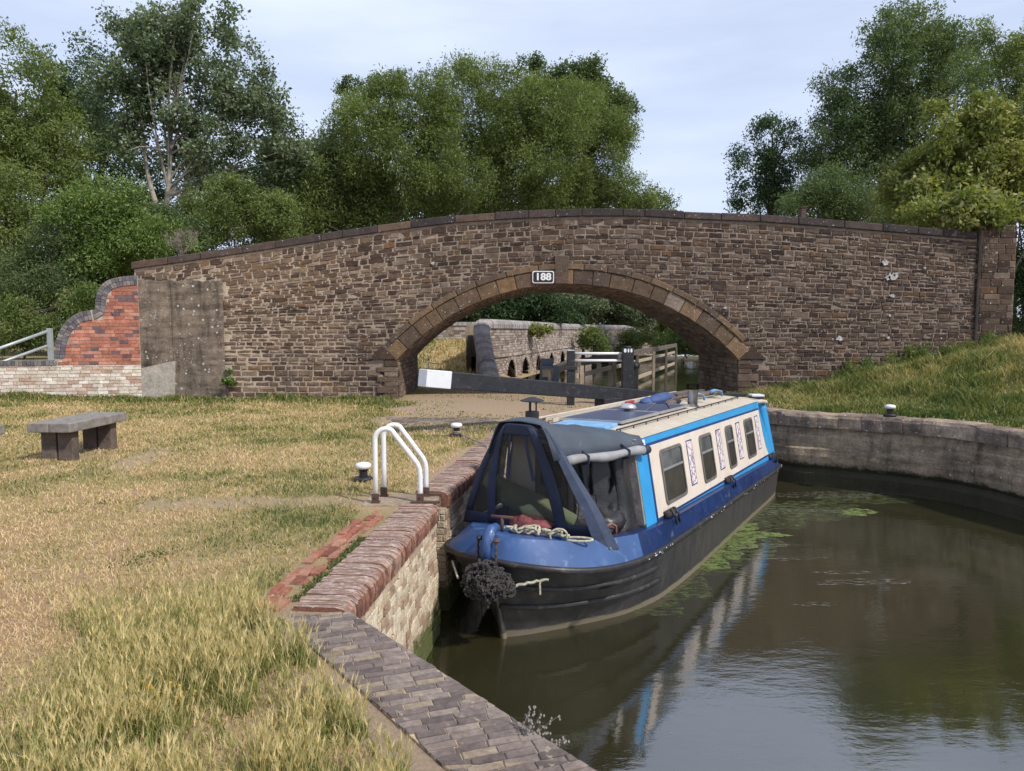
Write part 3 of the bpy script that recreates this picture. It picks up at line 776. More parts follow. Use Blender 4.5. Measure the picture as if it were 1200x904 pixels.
for x in (XL, XR): mb.add([(x, BY, GZ - 1.6), (x, BY + D_BR, GZ - 1.6), (x, BY + D_BR, top_z(x)), (x, BY, top_z(x))], [(0, 1, 2, 3)])
mb.build('wall_core', M['bridge_mortar'], bridge)
# barrel
mb = MB()
def barrel(u, v, d):   # u along arc length, v depth, d inward
    return None
arcl = [np.array(p) for p in ARC]
S = [0]
for a_, b_ in zip(arcl[:-1], arcl[1:]): S.append(S[-1] + float(np.linalg.norm(b_ - a_)))
def arc_at(u):
    u = min(max(u, 0), S[-1] - 1e-6); i = int(np.searchsorted(S, u, side='right') - 1); t_ = (u - S[i]) / (S[i + 1] - S[i])
    p = arcl[i] * (1 - t_) + arcl[i + 1] * t_; T = (arcl[i + 1] - arcl[i]) / (S[i + 1] - S[i]); return p, np.array([T[1], -T[0]])
def bmap(u, v, d):
    p, nn = arc_at(u); q = p + nn * d; return (q[0], BY + v, q[1])
for q in courses(0.02, D_BR - 0.02, 0, S[-1], (0.10, 0.15), (0.2, 0.45), 0.012):
    stone_poly(mb, [(p[1], p[0]) for p in q][::-1], bmap, 0.02 + random.uniform(0, 0.012), 0.012, rc(), 0.003, 0.0)
mb.grid([[(p[0], BY, p[1]) for p in ARC], [(p[0], BY + D_BR, p[1]) for p in ARC]])
mb.build('arch_barrel', M['soffit'], bridge)
# face stones
RENDER_X = (XL, float(at(265, 400, BY)[0]))
mb = MB()
def fmap(u, v, d): return (u, BY - d, v)
zc = GZ - 0.25
row = 0
XP = float(at(1147, 300, BY)[0])       # right pier
vstart = GZ - 0.2
v = vstart
ZMAX = max(p[1] for p in TOP)
def arcdist(x, z): return math.hypot(x - ccx, z - ccz)
def lift(x, f):      # courses rise gently with the hump high up the wall
    return (top_z(x) - ZMAX) * f
levels = [vstart]
while levels[-1] < ZMAX - 0.05: levels.append(levels[-1] + random.choice((random.uniform(0.09, 0.13), random.uniform(0.12, 0.18))))
levels[-1] = ZMAX
for v0, v1 in zip(levels[:-1], levels[1:]):
    fr = lambda v_: sst(2.6, ZMAX, v_) ** 1.0
    u = XL - random.uniform(0, 0.3)
    while u < XP - 0.02:
        w = random.choice((random.uniform(0.15, 0.26), random.uniform(0.22, 0.38), random.uniform(0.26, 0.46)))
        a_, b_ = max(u, XL), min(u + w, XP - 0.02)
        u += w
        if b_ - a_ < 0.05: continue
        g_ = random.uniform(0.018, 0.034) * (1.25 if u < 0.5 else 0.85)
        P = [(a_ + g_, v0), (b_, v0), (b_, v1 - g_), (a_ + g_, v1 - g_)]
        P = [(p[0], p[1] + lift(p[0], fr(p[1])) * 1.0) for p in P]
        cxx, czz = (a_ + b_) / 2, (P[0][1] + P[2][1]) / 2
        if czz > top_z(cxx) - 0.20: continue
        if RENDER_X[0] - 0.1 < cxx < RENDER_X[1] - 0.06 and czz < float(at(200, 328, BY)[2]): continue
        rr = arcdist(cxx, czz)
        if czz > spring_z - 0.35:
            if rr < RAD + RING + HOOD * 0.4: continue
        elif abs(cxx - ccx) < RAD * math.cos(math.asin((spring_z - ccz) / RAD)) + 0.04: continue
        if random.random() < 0.10 and w > 0.2 and v1 - v0 > 0.13:      # split into two thin ones
            mz = (P[0][1] + P[3][1]) / 2
            for (za, zb) in ((0, 0.5), (0.5, 1)):
                Q = [(P[0][0], P[0][1] + (P[3][1] - P[0][1]) * za), (P[1][0], P[1][1] + (P[2][1] - P[1][1]) * za), (P[2][0], P[1][1] + (P[2][1] - P[1][1]) * zb - 0.01), (P[3][0], P[0][1] + (P[3][1] - P[0][1]) * zb - 0.01)]
                stone_poly(mb, Q, fmap, random.uniform(0.006, 0.020), 0.012, rc(), 0.006)
            continue
        # slightly irregular hexagon-ish outline
        Q = [P[0], ((P[0][0] + P[1][0]) / 2, P[0][1] + random.uniform(-.006, .006)), P[1], P[2], ((P[2][0] + P[3][0]) / 2, P[2][1] + random.uniform(-.006, .008)), P[3]]
        stone_poly(mb, Q, fmap, random.uniform(0.006, 0.022), 0.014, rc(), 0.010)
mb.build('face_stonework', M['bridge_stone'], bridge)
# right pier, stands proud
XPR = float(at(1187, 300, BY)[0]); PTOP = float(at(1165, 265, BY)[2])
mb = MB(); mb.box(((XP + XPR) / 2, BY + 0.25, (GZ + PTOP) / 2), (XPR - XP, 0.7, PTOP - GZ))
mb.build('pier_core', M['bridge_mortar'], bridge)
mb = MB()
for q in courses(XP, XPR, GZ + 0.2, PTOP, (0.12, 0.2), (0.25, 0.5), 0.014):
    stone_poly(mb, q, lambda u, v, d: (u, BY - 0.10 - d, v), random.uniform(0.01, 0.03), 0.014, rc(), 0.005)
for q in courses(0, 0.7, GZ + 0.2, PTOP, (0.12, 0.2), (0.25, 0.5), 0.014):
    stone_poly(mb, q, lambda u, v, d: (XPR + d, BY - 0.10 + u, v), 0.02, 0.014, rc(), 0.005)
for q in courses(XP, XPR, 0, 0.7, (0.25, 0.4), (0.25, 0.5), 0.014):
    stone_poly(mb, q, lambda u, v, d: (u, BY - 0.10 + v, PTOP + d), 0.02, 0.014, rc(), 0.005)
mb.build('end_pier', M['bridge_stone'], bridge)
# coping stones
for (yy, nm) in ((BY, 0), (BY + D_BR - 0.42, 1)):
    mb = MB(); x = XL - 0.05
    while x < XP:
        w = random.uniform(0.55, 1.2); x1 = min(x + w - 0.012, XP - 0.01)
        if x1 - x > 0.1:
            z0, z1 = top_z(x) - 0.15, top_z(x1) - 0.15; j = random.uniform(-0.01, 0.012); h_ = 0.19
            mb.hexa([(x, yy - 0.07, z0), (x1, yy - 0.07, z1), (x1, yy + 0.48, z1), (x, yy + 0.48, z0), (x, yy - 0.06, z0 + h_ + j), (x1, yy - 0.06, z1 + h_ + j), (x1, yy + 0.47, z1 + h_ + j), (x, yy + 0.47, z0 + h_ + j)], rc())
        x += w
    mb.build('parapet_coping', M['cope_stone'], bridge, bevel=0.02)
# ring of voussoirs, hood course
th0 = math.asin((spring_z - ccz) / RAD)
mb = MB(); t_ = th0 - 0.01; tE = math.pi - th0 + 0.01
while t_ < tE - 0.02:
    dt = random.uniform(0.30, 0.62) / RAD
    t2 = min(t_ + dt, tE)
    if tE - t2 < 0.03: t2 = tE
    key = False
    a_, b_ = t_ + 0.0012, t2 - 0.0012
    ts = np.linspace(a_, b_, 4)
    Q = [(ccx - (RAD - 0.01) * math.cos(q), ccz + (RAD - 0.01) * math.sin(q)) for q in ts] + [(ccx - (RAD + RING) * math.cos(q), ccz + (RAD + RING) * math.sin(q)) for q in ts[::-1]]
    stone_poly(mb, Q[::-1], fmap, 0.06 + random.uniform(0, 0.012), 0.015, rc(), 0.002, -0.25)
    t_ = t2
mb.build('arch_ring', M['ring_stone'], bridge)
mb = MB(); t_ = th0 + 0.03; tE = math.pi - th0 - 0.03
while t_ < tE - 0.02:
    t2 = min(t_ + random.uniform(0.4, 0.8) / RAD, tE)
    ts = np.linspace(t_ + 0.001, t2 - 0.001, 4)
    Q = [(ccx - (RAD + RING + 0.005) * math.cos(q), ccz + (RAD + RING + 0.005) * math.sin(q)) for q in ts] + [(ccx - (RAD + RING + HOOD) * math.cos(q), ccz + (RAD + RING + HOOD) * math.sin(q)) for q in ts[::-1]]
    stone_poly(mb, Q[::-1], fmap, 0.095, 0.02, rc(), 0.001, 0.0)
    t_ = t2
mb.build('hood_course', M['hood_stone'], bridge)
# keystone, a paler dressed block in mid arch
kx = float(at(658, 320, BY)[0]); kz0 = ccz + RAD - 0.012; kz1 = float(at(658, 300, BY)[2])
mb = MB(); stone_poly(mb, [(kx - 0.17, kz0), (kx + 0.17, kz0), (kx + 0.19, kz1), (kx - 0.19, kz1)], fmap, 0.105, 0.02, (0.1, 0, 0), 0.002, 0.0)
mb.build('keystone', M['hood_stone'], bridge)
# springer blocks
for sgn in (-1, 1):
    mb = MB()
    x0 = ccx + sgn * RAD * math.cos(th0); 
    def sx(v): return x0 + sgn * v
    ang = [(0.02, spring_z - 0.01), (0.85, spring_z - 0.01), (0.72, spring_z + 0.28), (0.40, spring_z + 0.50)]
    Q = [(sx(a_), b_) for a_, b_ in ang]
    if sgn < 0: Q = Q[::-1]
    Q = [(sx(0.0), spring_z), (sx(0.72), spring_z), (sx(0.40), spring_z + 0.37)] if sgn > 0 else [(sx(0.40), spring_z + 0.37), (sx(0.72), spring_z), (sx(0.0), spring_z)]
    stone_poly(mb, Q, fmap, 0.078, 0.015, (0.2, 0.3, 0), 0.002, 0.0)
    zz = spring_z - 0.012; k = 0
    while zz > GZ - 0.3:
        h_ = random.uniform(0.11, 0.2); ww = 0.55 if k % 2 else 0.35
        a_, b_ = sorted((sx(0.0), sx(ww)))
        stone_poly(mb, [(a_, zz - h_), (b_, zz - h_), (b_, zz - 0.012), (a_, zz - 0.012)], fmap, 0.05, 0.015, rc(), 0.003, -0.1)
        zz -= h_; k += 1
    mb.build('quoins', M['bridge_stone'], bridge)
# cement render on the left end
rz1, rz0 = float(at(200, 329, BY)[2]), GZ - 0.2
mb = MB(); nx, nz_ = 26, 30
rows = []
for j in range(nz_ + 1):
    z = rz0 + (rz1 - rz0) * j / nz_
    rows.append([(RENDER_X[0] - 0.02 + (RENDER_X[1] - RENDER_X[0]) * i / nx, BY - 0.065 - 0.012 * fbm(i * 0.3, j * 0.3, 1.0, 2), z + (0.05 * fbm(i * 0.5, 0, 1, 9) if j == nz_ else 0)) for i in range(nx + 1)])
mb.grid(rows)
mb.box((RENDER_X[0] - 0.02, BY + 0.1, (rz0 + rz1) / 2), (0.012, 0.33, rz1 - rz0))
xj = float(at(205, 400, BY)[0]) 
mb.build('render_patch', M['render_grey'], bridge, smooth=True)
pl = [(164, 470), (205, 470), (205, 423), (164, 432)]
pp = [at(x, y, BY - 0.085) for x, y in pl]
mb = MB(); mb.add([(p[0], BY - 0.088, p[2]) for p in pp] + [(p[0], BY - 0.05, p[2]) for p in pp], [(0, 1, 2, 3), (3, 2, 6, 7), (1, 5, 6, 2), (0, 3, 7, 4)])
mb.build('render_patch', M['render_pale'], bridge)
mb = MB(); mb.box((xj, BY - 0.08, (GZ + rz1) / 2 + 0.5), (0.012, 0.02, rz1 - GZ - 1.1)); mb.build('render_joint', M['render_grey'], bridge)
# number plate 188
P0 = at(625, 319, BY - 0.075); P1 = at(648, 331, BY - 0.075)
pcx, pcz, pw, ph = (P0[0] + P1[0]) / 2, (P0[2] + P1[2]) / 2, P1[0] - P0[0], P0[2] - P1[2]
def rrect(cx_, cz_, w, h, r_, y, n=5):
    out = []
    for (sx_, sz_, a0) in ((1, 1, 0), (-1, 1, 90), (-1, -1, 180), (1, -1, 270)):
        for k in range(n + 1):
            a_ = R(a0 + 90 * k / n); out.append((cx_ + sx_ * (w / 2 - r_) + r_ * math.cos(a_), y, cz_ + sz_ * (h / 2 - r_) + r_ * math.sin(a_)))
    return out
def slab(mb, loop, y0, y1):
    n = len(loop); mb.add([(p[0], y0, p[2]) for p in loop] + [(p[0], y1, p[2]) for p in loop], [tuple(range(n))] + [(i, (i + 1) % n, n + (i + 1) % n, n + i) for i in range(n)])
mb = MB(); slab(mb, rrect(pcx, pcz, pw + 0.05, ph + 0.05, 0.05, 0), BY - 0.105, BY - 0.05)
plate = mb.build('number_plate', M['plate_white'], bridge)
mb = MB(); slab(mb, rrect(pcx, pcz, pw, ph, 0.04, 0), BY - 0.112, BY - 0.10)
mb.build('plate_field', M['plate_black'], plate)
def text_mesh(body, size, name, mat, parent, loc, rot, bold=0.012, extr=0.003, sx=1.0, offs=None):
    cu = bpy.data.curves.new(name, 'FONT'); cu.body = body; cu.size = size; cu.align_x = 'CENTER'; cu.align_y = 'CENTER'; cu.offset = bold; cu.extrude = extr
    ob = bpy.data.objects.new(name, cu); scene.collection.objects.link(ob); bpy.context.view_layer.update()
    me = bpy.data.meshes.new_from_object(ob.evaluated_get(bpy.context.evaluated_depsgraph_get()))
    bpy.data.objects.remove(ob)
    mt = Matrix.Translation(loc) @ rot.to_4x4() @ Matrix.Scale(sx, 4, (1, 0, 0)); me.transform(mt)
    me.materials.clear(); me.name = name
    return link_mesh(name, me, mat, parent)
rl = root_loc(bridge)
text_mesh('188', 0.25, 'numerals', M['plate_white'], plate, Vector((pcx - rl[0], BY - 0.116 - rl[1], pcz - rl[2])), Matrix.Rotation(R(90), 3, 'X'), 0.008, 0.003, 1.12)
# lichen splashes, white run on the right
for (x, y, r_) in ((1038, 308, 0.10), (1045, 324, 0.16), (1041, 326, 0.10), (1050, 322, 0.08), (1046, 347, 0.07), (1043, 370, 0.05), (984, 397, 0.10), (1041, 396, 0.05), (1084, 314, 0.05), (507, 309, 0.06), (555, 165 + 0, 0.0), (850, 361, 0.06)):
    if r_ == 0: continue
    mb = MB(); p = at(x, y, BY - 0.055); n = 22
    lp = [(p[0] + r_ * math.cos(2 * math.pi * k / n) * random.uniform(0.35, 1.15), BY - 0.05, p[2] + r_ * 0.75 * math.sin(2 * math.pi * k / n) * random.uniform(0.35, 1.15)) for k in range(n)]
    slab(mb, lp, BY - 0.052, BY - 0.02)
    mb.build('lichen_patch', M['lichen_white'], bridge)
# rusty post behind the parapet
pz = at(941, 244, BY + 0.8)
mb = MB(); mb.box((pz[0], pz[1], pz[2] - 0.5), (0.13, 0.13, 1.0)); mb.box((pz[0], pz[1], pz[2] + 0.01), (0.17, 0.17, 0.03))
tag(mb.build('post', M['rusty'], None, bevel=0.008), 'short rusty red post poking up behind the bridge parapet', 'post')

# ------------------------------------------------------------------ low whitewashed wall and curved red brick wing, left
wA, wB = np.array([-18.5, 16.3]), np.array([XL + 0.12, 18.62])
wd = (wB - wA); wL = float(np.linalg.norm(wd)); wdn = wd / wL; wn = np.array([wdn[1], -wdn[0]])
def wmap(u, v, d): p = wA + wdn * u + wn * d; return (p[0], p[1], v)
def wall_top(u):
    return 2.18 + (at(75, 419, 18.2)[2] - 2.18) * min(1, u / (wL - 2)) 
low = thing('brick_wall', (float(wB[0]), float(wB[1]), GZ), 'low flaking whitewashed brick wall with grey brick coping running left from the bridge', 'wall')
mb = MB()
TZ = 2.34
mb.hexa([wmap(0, 0.6, 0), wmap(wL, 0.6, 0), wmap(wL, 0.6, -0.33), wmap(0, 0.6, -0.33), wmap(0, TZ - 0.12, 0), wmap(wL, TZ - 0.12, 0), wmap(wL, TZ - 0.12, -0.33), wmap(0, TZ - 0.12, -0.33)])
mb.build('wall_core', M['mortar_pale'], low)
mb = MB()
for q in courses(0, wL, GZ - 0.2, TZ - 0.12, (0.088, 0.092), (0.235, 0.25), 0.012):
    stone_poly(mb, q, wmap, 0.012 + random.uniform(0, 0.006), 0.006, rc(), 0.003)
mb.build('brickwork', M['white_brick'], low)
mb = MB(); u = 0.0
WGX0 = float(at(62, 420, 18.3)[0])
while u < wL and wmap(u, 0, 0)[0] < WGX0 + 0.15:
    P = [wmap(u, TZ - 0.118, 0.03), wmap(u + 0.075, TZ - 0.118, 0.03), wmap(u + 0.075, TZ - 0.118, -0.36), wmap(u, TZ - 0.118, -0.36)]
    h_ = 0.12 + random.uniform(-0.004, 0.004)
    mb.hexa([*P, *[(p[0], p[1], p[2] + h_) for p in P]], rc()); u += 0.085
mb.build('coping', M['blue_brick'], low)
# curved wing
wing = thing('wing_wall', (-11.2, 18.5, TZ - 0.12), 'red brick wing wall with two curved steps rimmed in dark blue brick at the left end of the bridge', 'wall')
def wp(px, py):      # picture of the wing on the plane of the wall
    r_ = ray(px, py); nrm = np.array([wn[0], wn[1], 0]); p0 = np.array([wA[0], wA[1], 0])
    k = (nrm @ (p0 - np.array([0, 0, EYE]))) / (nrm @ r_); P = r_ * k + np.array([0, 0, EYE])
    return float((P[:2] - wA) @ wdn), float(P[2])
rimpx = [(64, 419), (65, 405), (69, 390), (77, 377), (90, 367), (104, 364), (112, 363), (112, 352), (115, 339), (123, 330), (136, 325), (158, 323)]
rim = [wp(*q) for q in rimpx]
rim_s = [tuple(q) for q in (smooth_path([np.array(p) for p in rim[:7]], 2) + smooth_path([np.array(p) for p in rim[7:]], 2))]
uE = wL
base_z = TZ - 0.118
outer = [(rim_s[0][0], base_z)] + rim_s + [(uE, rim_s[-1][1]), (uE, base_z)]
mb = MB(); n = len(outer)
V = [wmap(p[0], p[1], 0) for p in outer] + [wmap(p[0], p[1], -0.3) for p in outer]
mb.add(V, [tuple(range(n)), tuple(range(2 * n - 1, n - 1, -1))] + [(i, n + i, n + (i + 1) % n, (i + 1) % n) for i in range(n)])
mb.build('wall_core', M['mortar_pale'], wing)
mb = MB()
for q in courses(rim_s[0][0], uE, base_z, rim_s[-1][1], (0.088, 0.092), (0.2, 0.25), 0.01):
    c_ = (sum(p[0] for p in q) / 4, sum(p[1] for p in q) / 4)
    if not inside(outer, *c_) or dist_line(rim_s, *c_) < 0.22: continue
    stone_poly(mb, q, wmap, 0.014, 0.005, rc(), 0.002)
mb.build('brickwork', M['red_brick'], wing)
mb = MB()
pm, Lr = path_map(rim_s)
# two rim runs, laid radially
for run in (rim_s[:len(rim_s) // 2], rim_s[len(rim_s) // 2:] + [(uE, rim_s[-1][1])]):
    f_, L_ = path_map(run); u = 0
    while u < L_ - 0.03:
        a_, b_ = u + 0.005, min(u + 0.085, L_)
        q = [f_(a_, 0.0), f_(b_, 0.0), f_(b_, 0.24), f_(a_, 0.24)]
        for (w0, w1) in ((0.0, 0.115), (0.125, 0.24)):
            Q = [tuple(f_(a_, w0)), tuple(f_(b_, w0)), tuple(f_(b_, w1)), tuple(f_(a_, w1))][::-1]
            c = rc()
            V = [wmap(p[0], p[1], -0.34) for p in Q] + [wmap(p[0], p[1], 0.035) for p in Q]
            mb.add(V, [(0, 3, 2, 1), (4, 5, 6, 7), (0, 1, 5, 4), (1, 2, 6, 5), (2, 3, 7, 6), (3, 0, 4, 7)], c)
        u += 0.09
mb.build('curved_rim', M['blue_brick'], wing)
# galvanised handrail beyond
hr = thing('handrail', (-13.5, 21.0, 1.9), 'pale galvanised tube handrail sloping up behind the low wall on the left', 'handrail')
A1, B1 = at(-30, 419, 18.9), at(57, 388, 20.5)
mb = MB(); mb.tube([A1, B1], 0.045, 10); mb.build('top_rail', M['galv'], hr, smooth=True)
A2, B2 = at(-30, 436, 18.9), at(57, 405, 20.5)
mb = MB(); mb.tube([A2, B2], 0.04, 10); mb.build('lower_rail', M['galv'], hr, smooth=True)
mb = MB(); mb.box((B1[0] + 0.03, B1[1], B1[2] - 0.55), (0.12, 0.12, 1.25)); mb.build('post', M['galv'], hr, bevel=0.01)

# ------------------------------------------------------------------ left wharf: near wall, ladder recess, far wall
def wharf(name, label, edge, z_face, batter, cat='wall', cope=True, ztop=1.30, end_cap=True):
    f_, L_ = path_map(edge)
    root = thing(name, (float(edge[0][0]), float(edge[0][1]), 0), label, cat)
    def m_(u, v, d):
        p = f_(u, d + batter * (z_face - v)); return (p[0], p[1], v)
    mb = MB(); us = np.linspace(0, L_, max(3, int(L_ / 0.5)))
    mb.grid([[m_(u, -0.6, 0) for u in us], [m_(u, z_face, 0) for u in us]])
    mb.grid([[m_(u, z_face, 0) for u in us], [m_(u, z_face, -0.36) for u in us]])
    for u in (0, L_): mb.add([m_(u, -0.6, 0), m_(u, -0.6, -0.4), m_(u, z_face, -0.4), m_(u, z_face, 0)], [(0, 1, 2, 3)])
    mb.build('wall_core', M['tan_mortar'], root)
    mb = MB()
    for q in courses(0, L_, -0.2, z_face, (0.070, 0.082), (0.10, 0.22), 0.01):
        stone_poly(mb, q, m_, random.uniform(0.006, 0.022), 0.007, rc(), 0.004)
    for u_, s_ in ((0, -1), (L_, 1)):
        for q in courses(0, 0.34, -0.2, z_face, (0.072, 0.080), (0.10, 0.2), 0.01):
            stone_poly(mb, q if s_ < 0 else q, lambda a_, v, d, u_=u_, s_=s_: m_(u_ + s_ * d, v, -a_), 0.012, 0.007, rc(), 0.004)
    mb.build('brickwork', M['tan_brick'], root)
    # bull-nosed bricks on edge
    mb = MB(); u = 0.0; k = 0
    prof = [(-0.33, 0.0), (-0.33, 0.165), (-0.06, 0.17), (0.0, 0.160), (0.035, 0.13), (0.045, 0.08), (0.035, 0.0)]
    while u < L_ - 0.02:
        w = random.uniform(0.050, 0.060); j = random.uniform(-0.007, 0.005); jo = random.uniform(-0.012, 0.008)
        hh = 0.17
        A = []; n = len(prof)
        for uu, sh in ((u + 0.002, 0), (min(u + w - 0.002, L_), 0)):
            for (o_, h_) in prof:
                p = f_(uu, o_ + jo + random.uniform(-0.004, 0.004)); A.append((p[0], p[1], z_face + h_ + (j if h_ > 0 else 0) + random.uniform(-0.003, 0.003)))
        mb.add(A, [tuple(range(n - 1, -1, -1)), tuple(range(n, 2 * n))] + [(i, i + 1, n + i + 1, n + i) for i in range(n - 1)], rc())
        u += w; k += 1
    mb.build('coping', M['cope_brick'], root)
    return root
ZF = 1.165
wharf('canal_wall', 'sunlit tan brick canal wall with worn red brick coping, nearer the camera than the ladder', near_edge, ZF, 0.035)
wharf('canal_wall', 'canal wall with worn brick coping running from the ladder along the far side of the boat', far_edge, ZF, 0.02)
# recess behind the ladder with a slab
ra, rb = np.array(near_edge[1]), np.array(far_edge[0])
mb = MB()
slab_z = 1.315
mb.hexa([(-1.55, 7.19, 1.2), (-0.82, 7.19, 1.2), (-0.78, 7.68, 1.2), (-1.55, 7.68, 1.2), (-1.55, 7.19, slab_z), (-0.82, 7.19, slab_z), (-0.78, 7.68, slab_z), (-1.55, 7.68, slab_z)])
tag(mb.build('stone_slab', M['wharf_concrete'], None, bevel=0.01), 'grey slab under the white ladder hoops', 'slab')
mb = MB()
for q in courses(7.12, 7.75, -0.3, 1.2, (0.07, 0.08), (0.1, 0.22), 0.01):
    stone_poly(mb, q, lambda u, v, d: (-1.02 + d, u, v), 0.012, 0.006, rc(), 0.004)
mb.grid([[(-1.02, 7.1, -0.6), (-1.02, 7.8, -0.6)], [(-1.02, 7.1, 1.2), (-1.02, 7.8, 1.2)]])
tag(mb.build('recess_wall', M['tan_brick']), 'brick back of the ladder recess between the two lengths of canal wall', 'wall')
# ladder with two white hoops
lad = thing('ladder', (-1.2, 7.45, slab_z), 'white tubular escape ladder hoops bolted to the canal edge', 'ladder')
for (ya, yb) in ((7.30, 7.30), (7.60, 7.60)):
    x0, x1 = (-1.42, -0.955) if ya < 7.5 else (-1.385, -0.93)
    H_ = 0.80
    pts = [(x0, ya, slab_z + 0.02), (x0, ya, slab_z + H_ - 0.16)]
    for k in range(9):
        a_ = R(180 - 120 * k / 8); r_ = 0.115
        pts.append((x0 + r_ + r_ * math.cos(a_), ya, slab_z + H_ - 0.14 + r_ * math.sin(a_)))
    c_ = (x1, slab_z + 0.36)
    last = pts[-1]
    pts += [(x1 - 0.035, ya, slab_z + 0.42), (x1 - 0.008, ya, slab_z + 0.36), (x1, ya, slab_z + 0.28), (x1, ya, slab_z + 0.02)]
    P = []
    for a_, b_ in zip(pts[:-1], pts[1:]):
        P += [tuple(np.array(a_) * (1 - t_) + np.array(b_) * t_) for t_ in (0, 0.5)]
    P.append(pts[-1])
    mb = MB(); mb.tube(P, 0.027, 12)
    hp = mb.build('handrail_hoop', M['white_paint'], lad, smooth=True)
    for xx in (x0, x1):
        mb = MB(); mb.box((xx, ya - 0.03, slab_z + 0.045), (0.075, 0.012, 0.11)); mb.box((xx, ya, slab_z + 0.006), (0.085, 0.09, 0.012)); mb.lathe((xx, ya - 0.035, slab_z + 0.06), [(0.012, -0.008), (0.012, 0.008)], 8)
        mb.build('foot_bracket', M['rusty'], hp)
mb = MB()
for ya in (7.30, 7.60): mb.beam((-0.86, ya, 1.30), (-0.86, ya, -0.5), 0.05, 0.03)
mb.build('stringers', M['rusty'], lad)
for k in range(6):
    mb = MB(); mb.tube([(-0.86, 7.30, 1.1 - 0.25 * k), (-0.86, 7.60, 1.1 - 0.25 * k)], 0.015, 8); mb.build('rung', M['rusty'], lad)
for q_ in ((-0.90, 7.27, 0.30), (-0.86, 7.62, 0.2)):
    mb = MB(); mb.box((q_[0], q_[1], slab_z + 0.012), (q_[2], 0.05, 0.02)); mb.build('edge_bracket', M['rusty'], lad)

# red brick strip inside the coping
mb = MB()
fN, LN = path_map(near_edge)
u = 0.0
while u < LN - 0.25:
    w = random.uniform(0.19, 0.23)
    for k in range(3):
        o0 = -0.405 - 0.078 * (k + 1); o1 = o0 + 0.070
        if random.random() < 0.10: continue
        sh = random.uniform(-0.04, 0.04); sh += 0.0
        Q = [tuple(fN(u + sh, o1)), tuple(fN(u + w - 0.012 + sh, o1)), tuple(fN(u + w - 0.012 + sh, o0)), tuple(fN(u + sh, o0))]
        stone_poly(mb, Q, lambda a_, b_, d: (a_, b_, GZ + 0.0 + d), 0.022 + random.uniform(-0.022, 0.010), 0.012, rc(), 0.010, -0.05)
    u += w
o = mb.build('brick_strip', M['strip_brick']); tag(o, 'strip of bright red worn bricks sunk in the lawn behind the coping', 'brick strip')

# blue paver walk in the foreground, rows laid on the skew
pv = thing('paved_edge', (-0.6, 3.6, 1.2), 'grey-blue brick paved canal edge crossing the foreground to the bottom of the picture', 'paving')
SEG = [((-1.47, 4.34), (-1.03, 4.40), (0.28, 2.83), (-0.28, 2.80)), ((-0.28, 2.80), (0.28, 2.83), (1.25, 1.75), (0.55, 1.75)), ((0.55, 1.75), (1.25, 1.75), (2.3, 0.3), (1.4, 0.3)), ((1.4, 0.3), (2.3, 0.3), (2.8, -4), (1.6, -4))]
mb = MB(); dR = np.array([0.950, 0.312]); dP = np.array([-0.312, 0.950])
PZ = 1.312
mbs = MB()
for poly in SEG:
    ar = sum(poly[i][0] * poly[(i + 1) % 4][1] - poly[(i + 1) % 4][0] * poly[i][1] for i in range(4))
    cp = list(poly) if ar > 0 else list(poly)[::-1]
    ctr = np.mean(np.array(cp), axis=0); c0 = np.array([-1.0, 4.0])
    us = [(np.array(p) - c0) @ dR for p in cp]; vs_ = [(np.array(p) - c0) @ dP for p in cp]
    pitch = 0.052; v = math.floor(min(vs_) / pitch) * pitch
    while v < max(vs_):
        rs_ = random.Random(int(round(v / pitch)) * 7 + 3)
        u = -8 - rs_.uniform(0, 0.15)
        while u < max(us):
            w = rs_.uniform(0.135, 0.160)
            if u + w > min(us):
                q = [(u, v), (u + w - 0.006, v), (u + w - 0.006, v + pitch - 0.0065), (u, v + pitch - 0.0065)]
                Q = [tuple(c0 + dR * a_ + dP * b_) for a_, b_ in q]
                Q = clip_poly(Q, cp)
                if len(Q) >= 3 and area(Q) > 0.0006:
                    stone_poly(mb, Q, lambda a_, b_, d: (a_, b_, PZ + d), 0.007 + random.uniform(-0.003, 0.003), 0.003, rc(), 0.002, -0.02)
            u += w
        v += pitch
    V = [(p[0], p[1], PZ) for p in cp] + [(p[0], p[1], -0.6) for p in cp]
    mbs.add(V, [(0, 1, 2, 3)] + [(i, 4 + i, 4 + (i + 1) % 4, (i + 1) % 4) for i in range(4)])
mbs.build('bed', M['sand'], pv)
mb.build('pavers', M['paver'], pv)

# ------------------------------------------------------------------ right wharf
fR, LR = path_map(right_edge)
rw = thing('canal_wall', (float(right_edge[10][0]), float(right_edge[10][1]), 0), 'curved stained concrete canal wall under the grassy bank on the right', 'wall')
def rmap(u, v, d):
    p = fR(u, d); return (p[0], p[1], v)
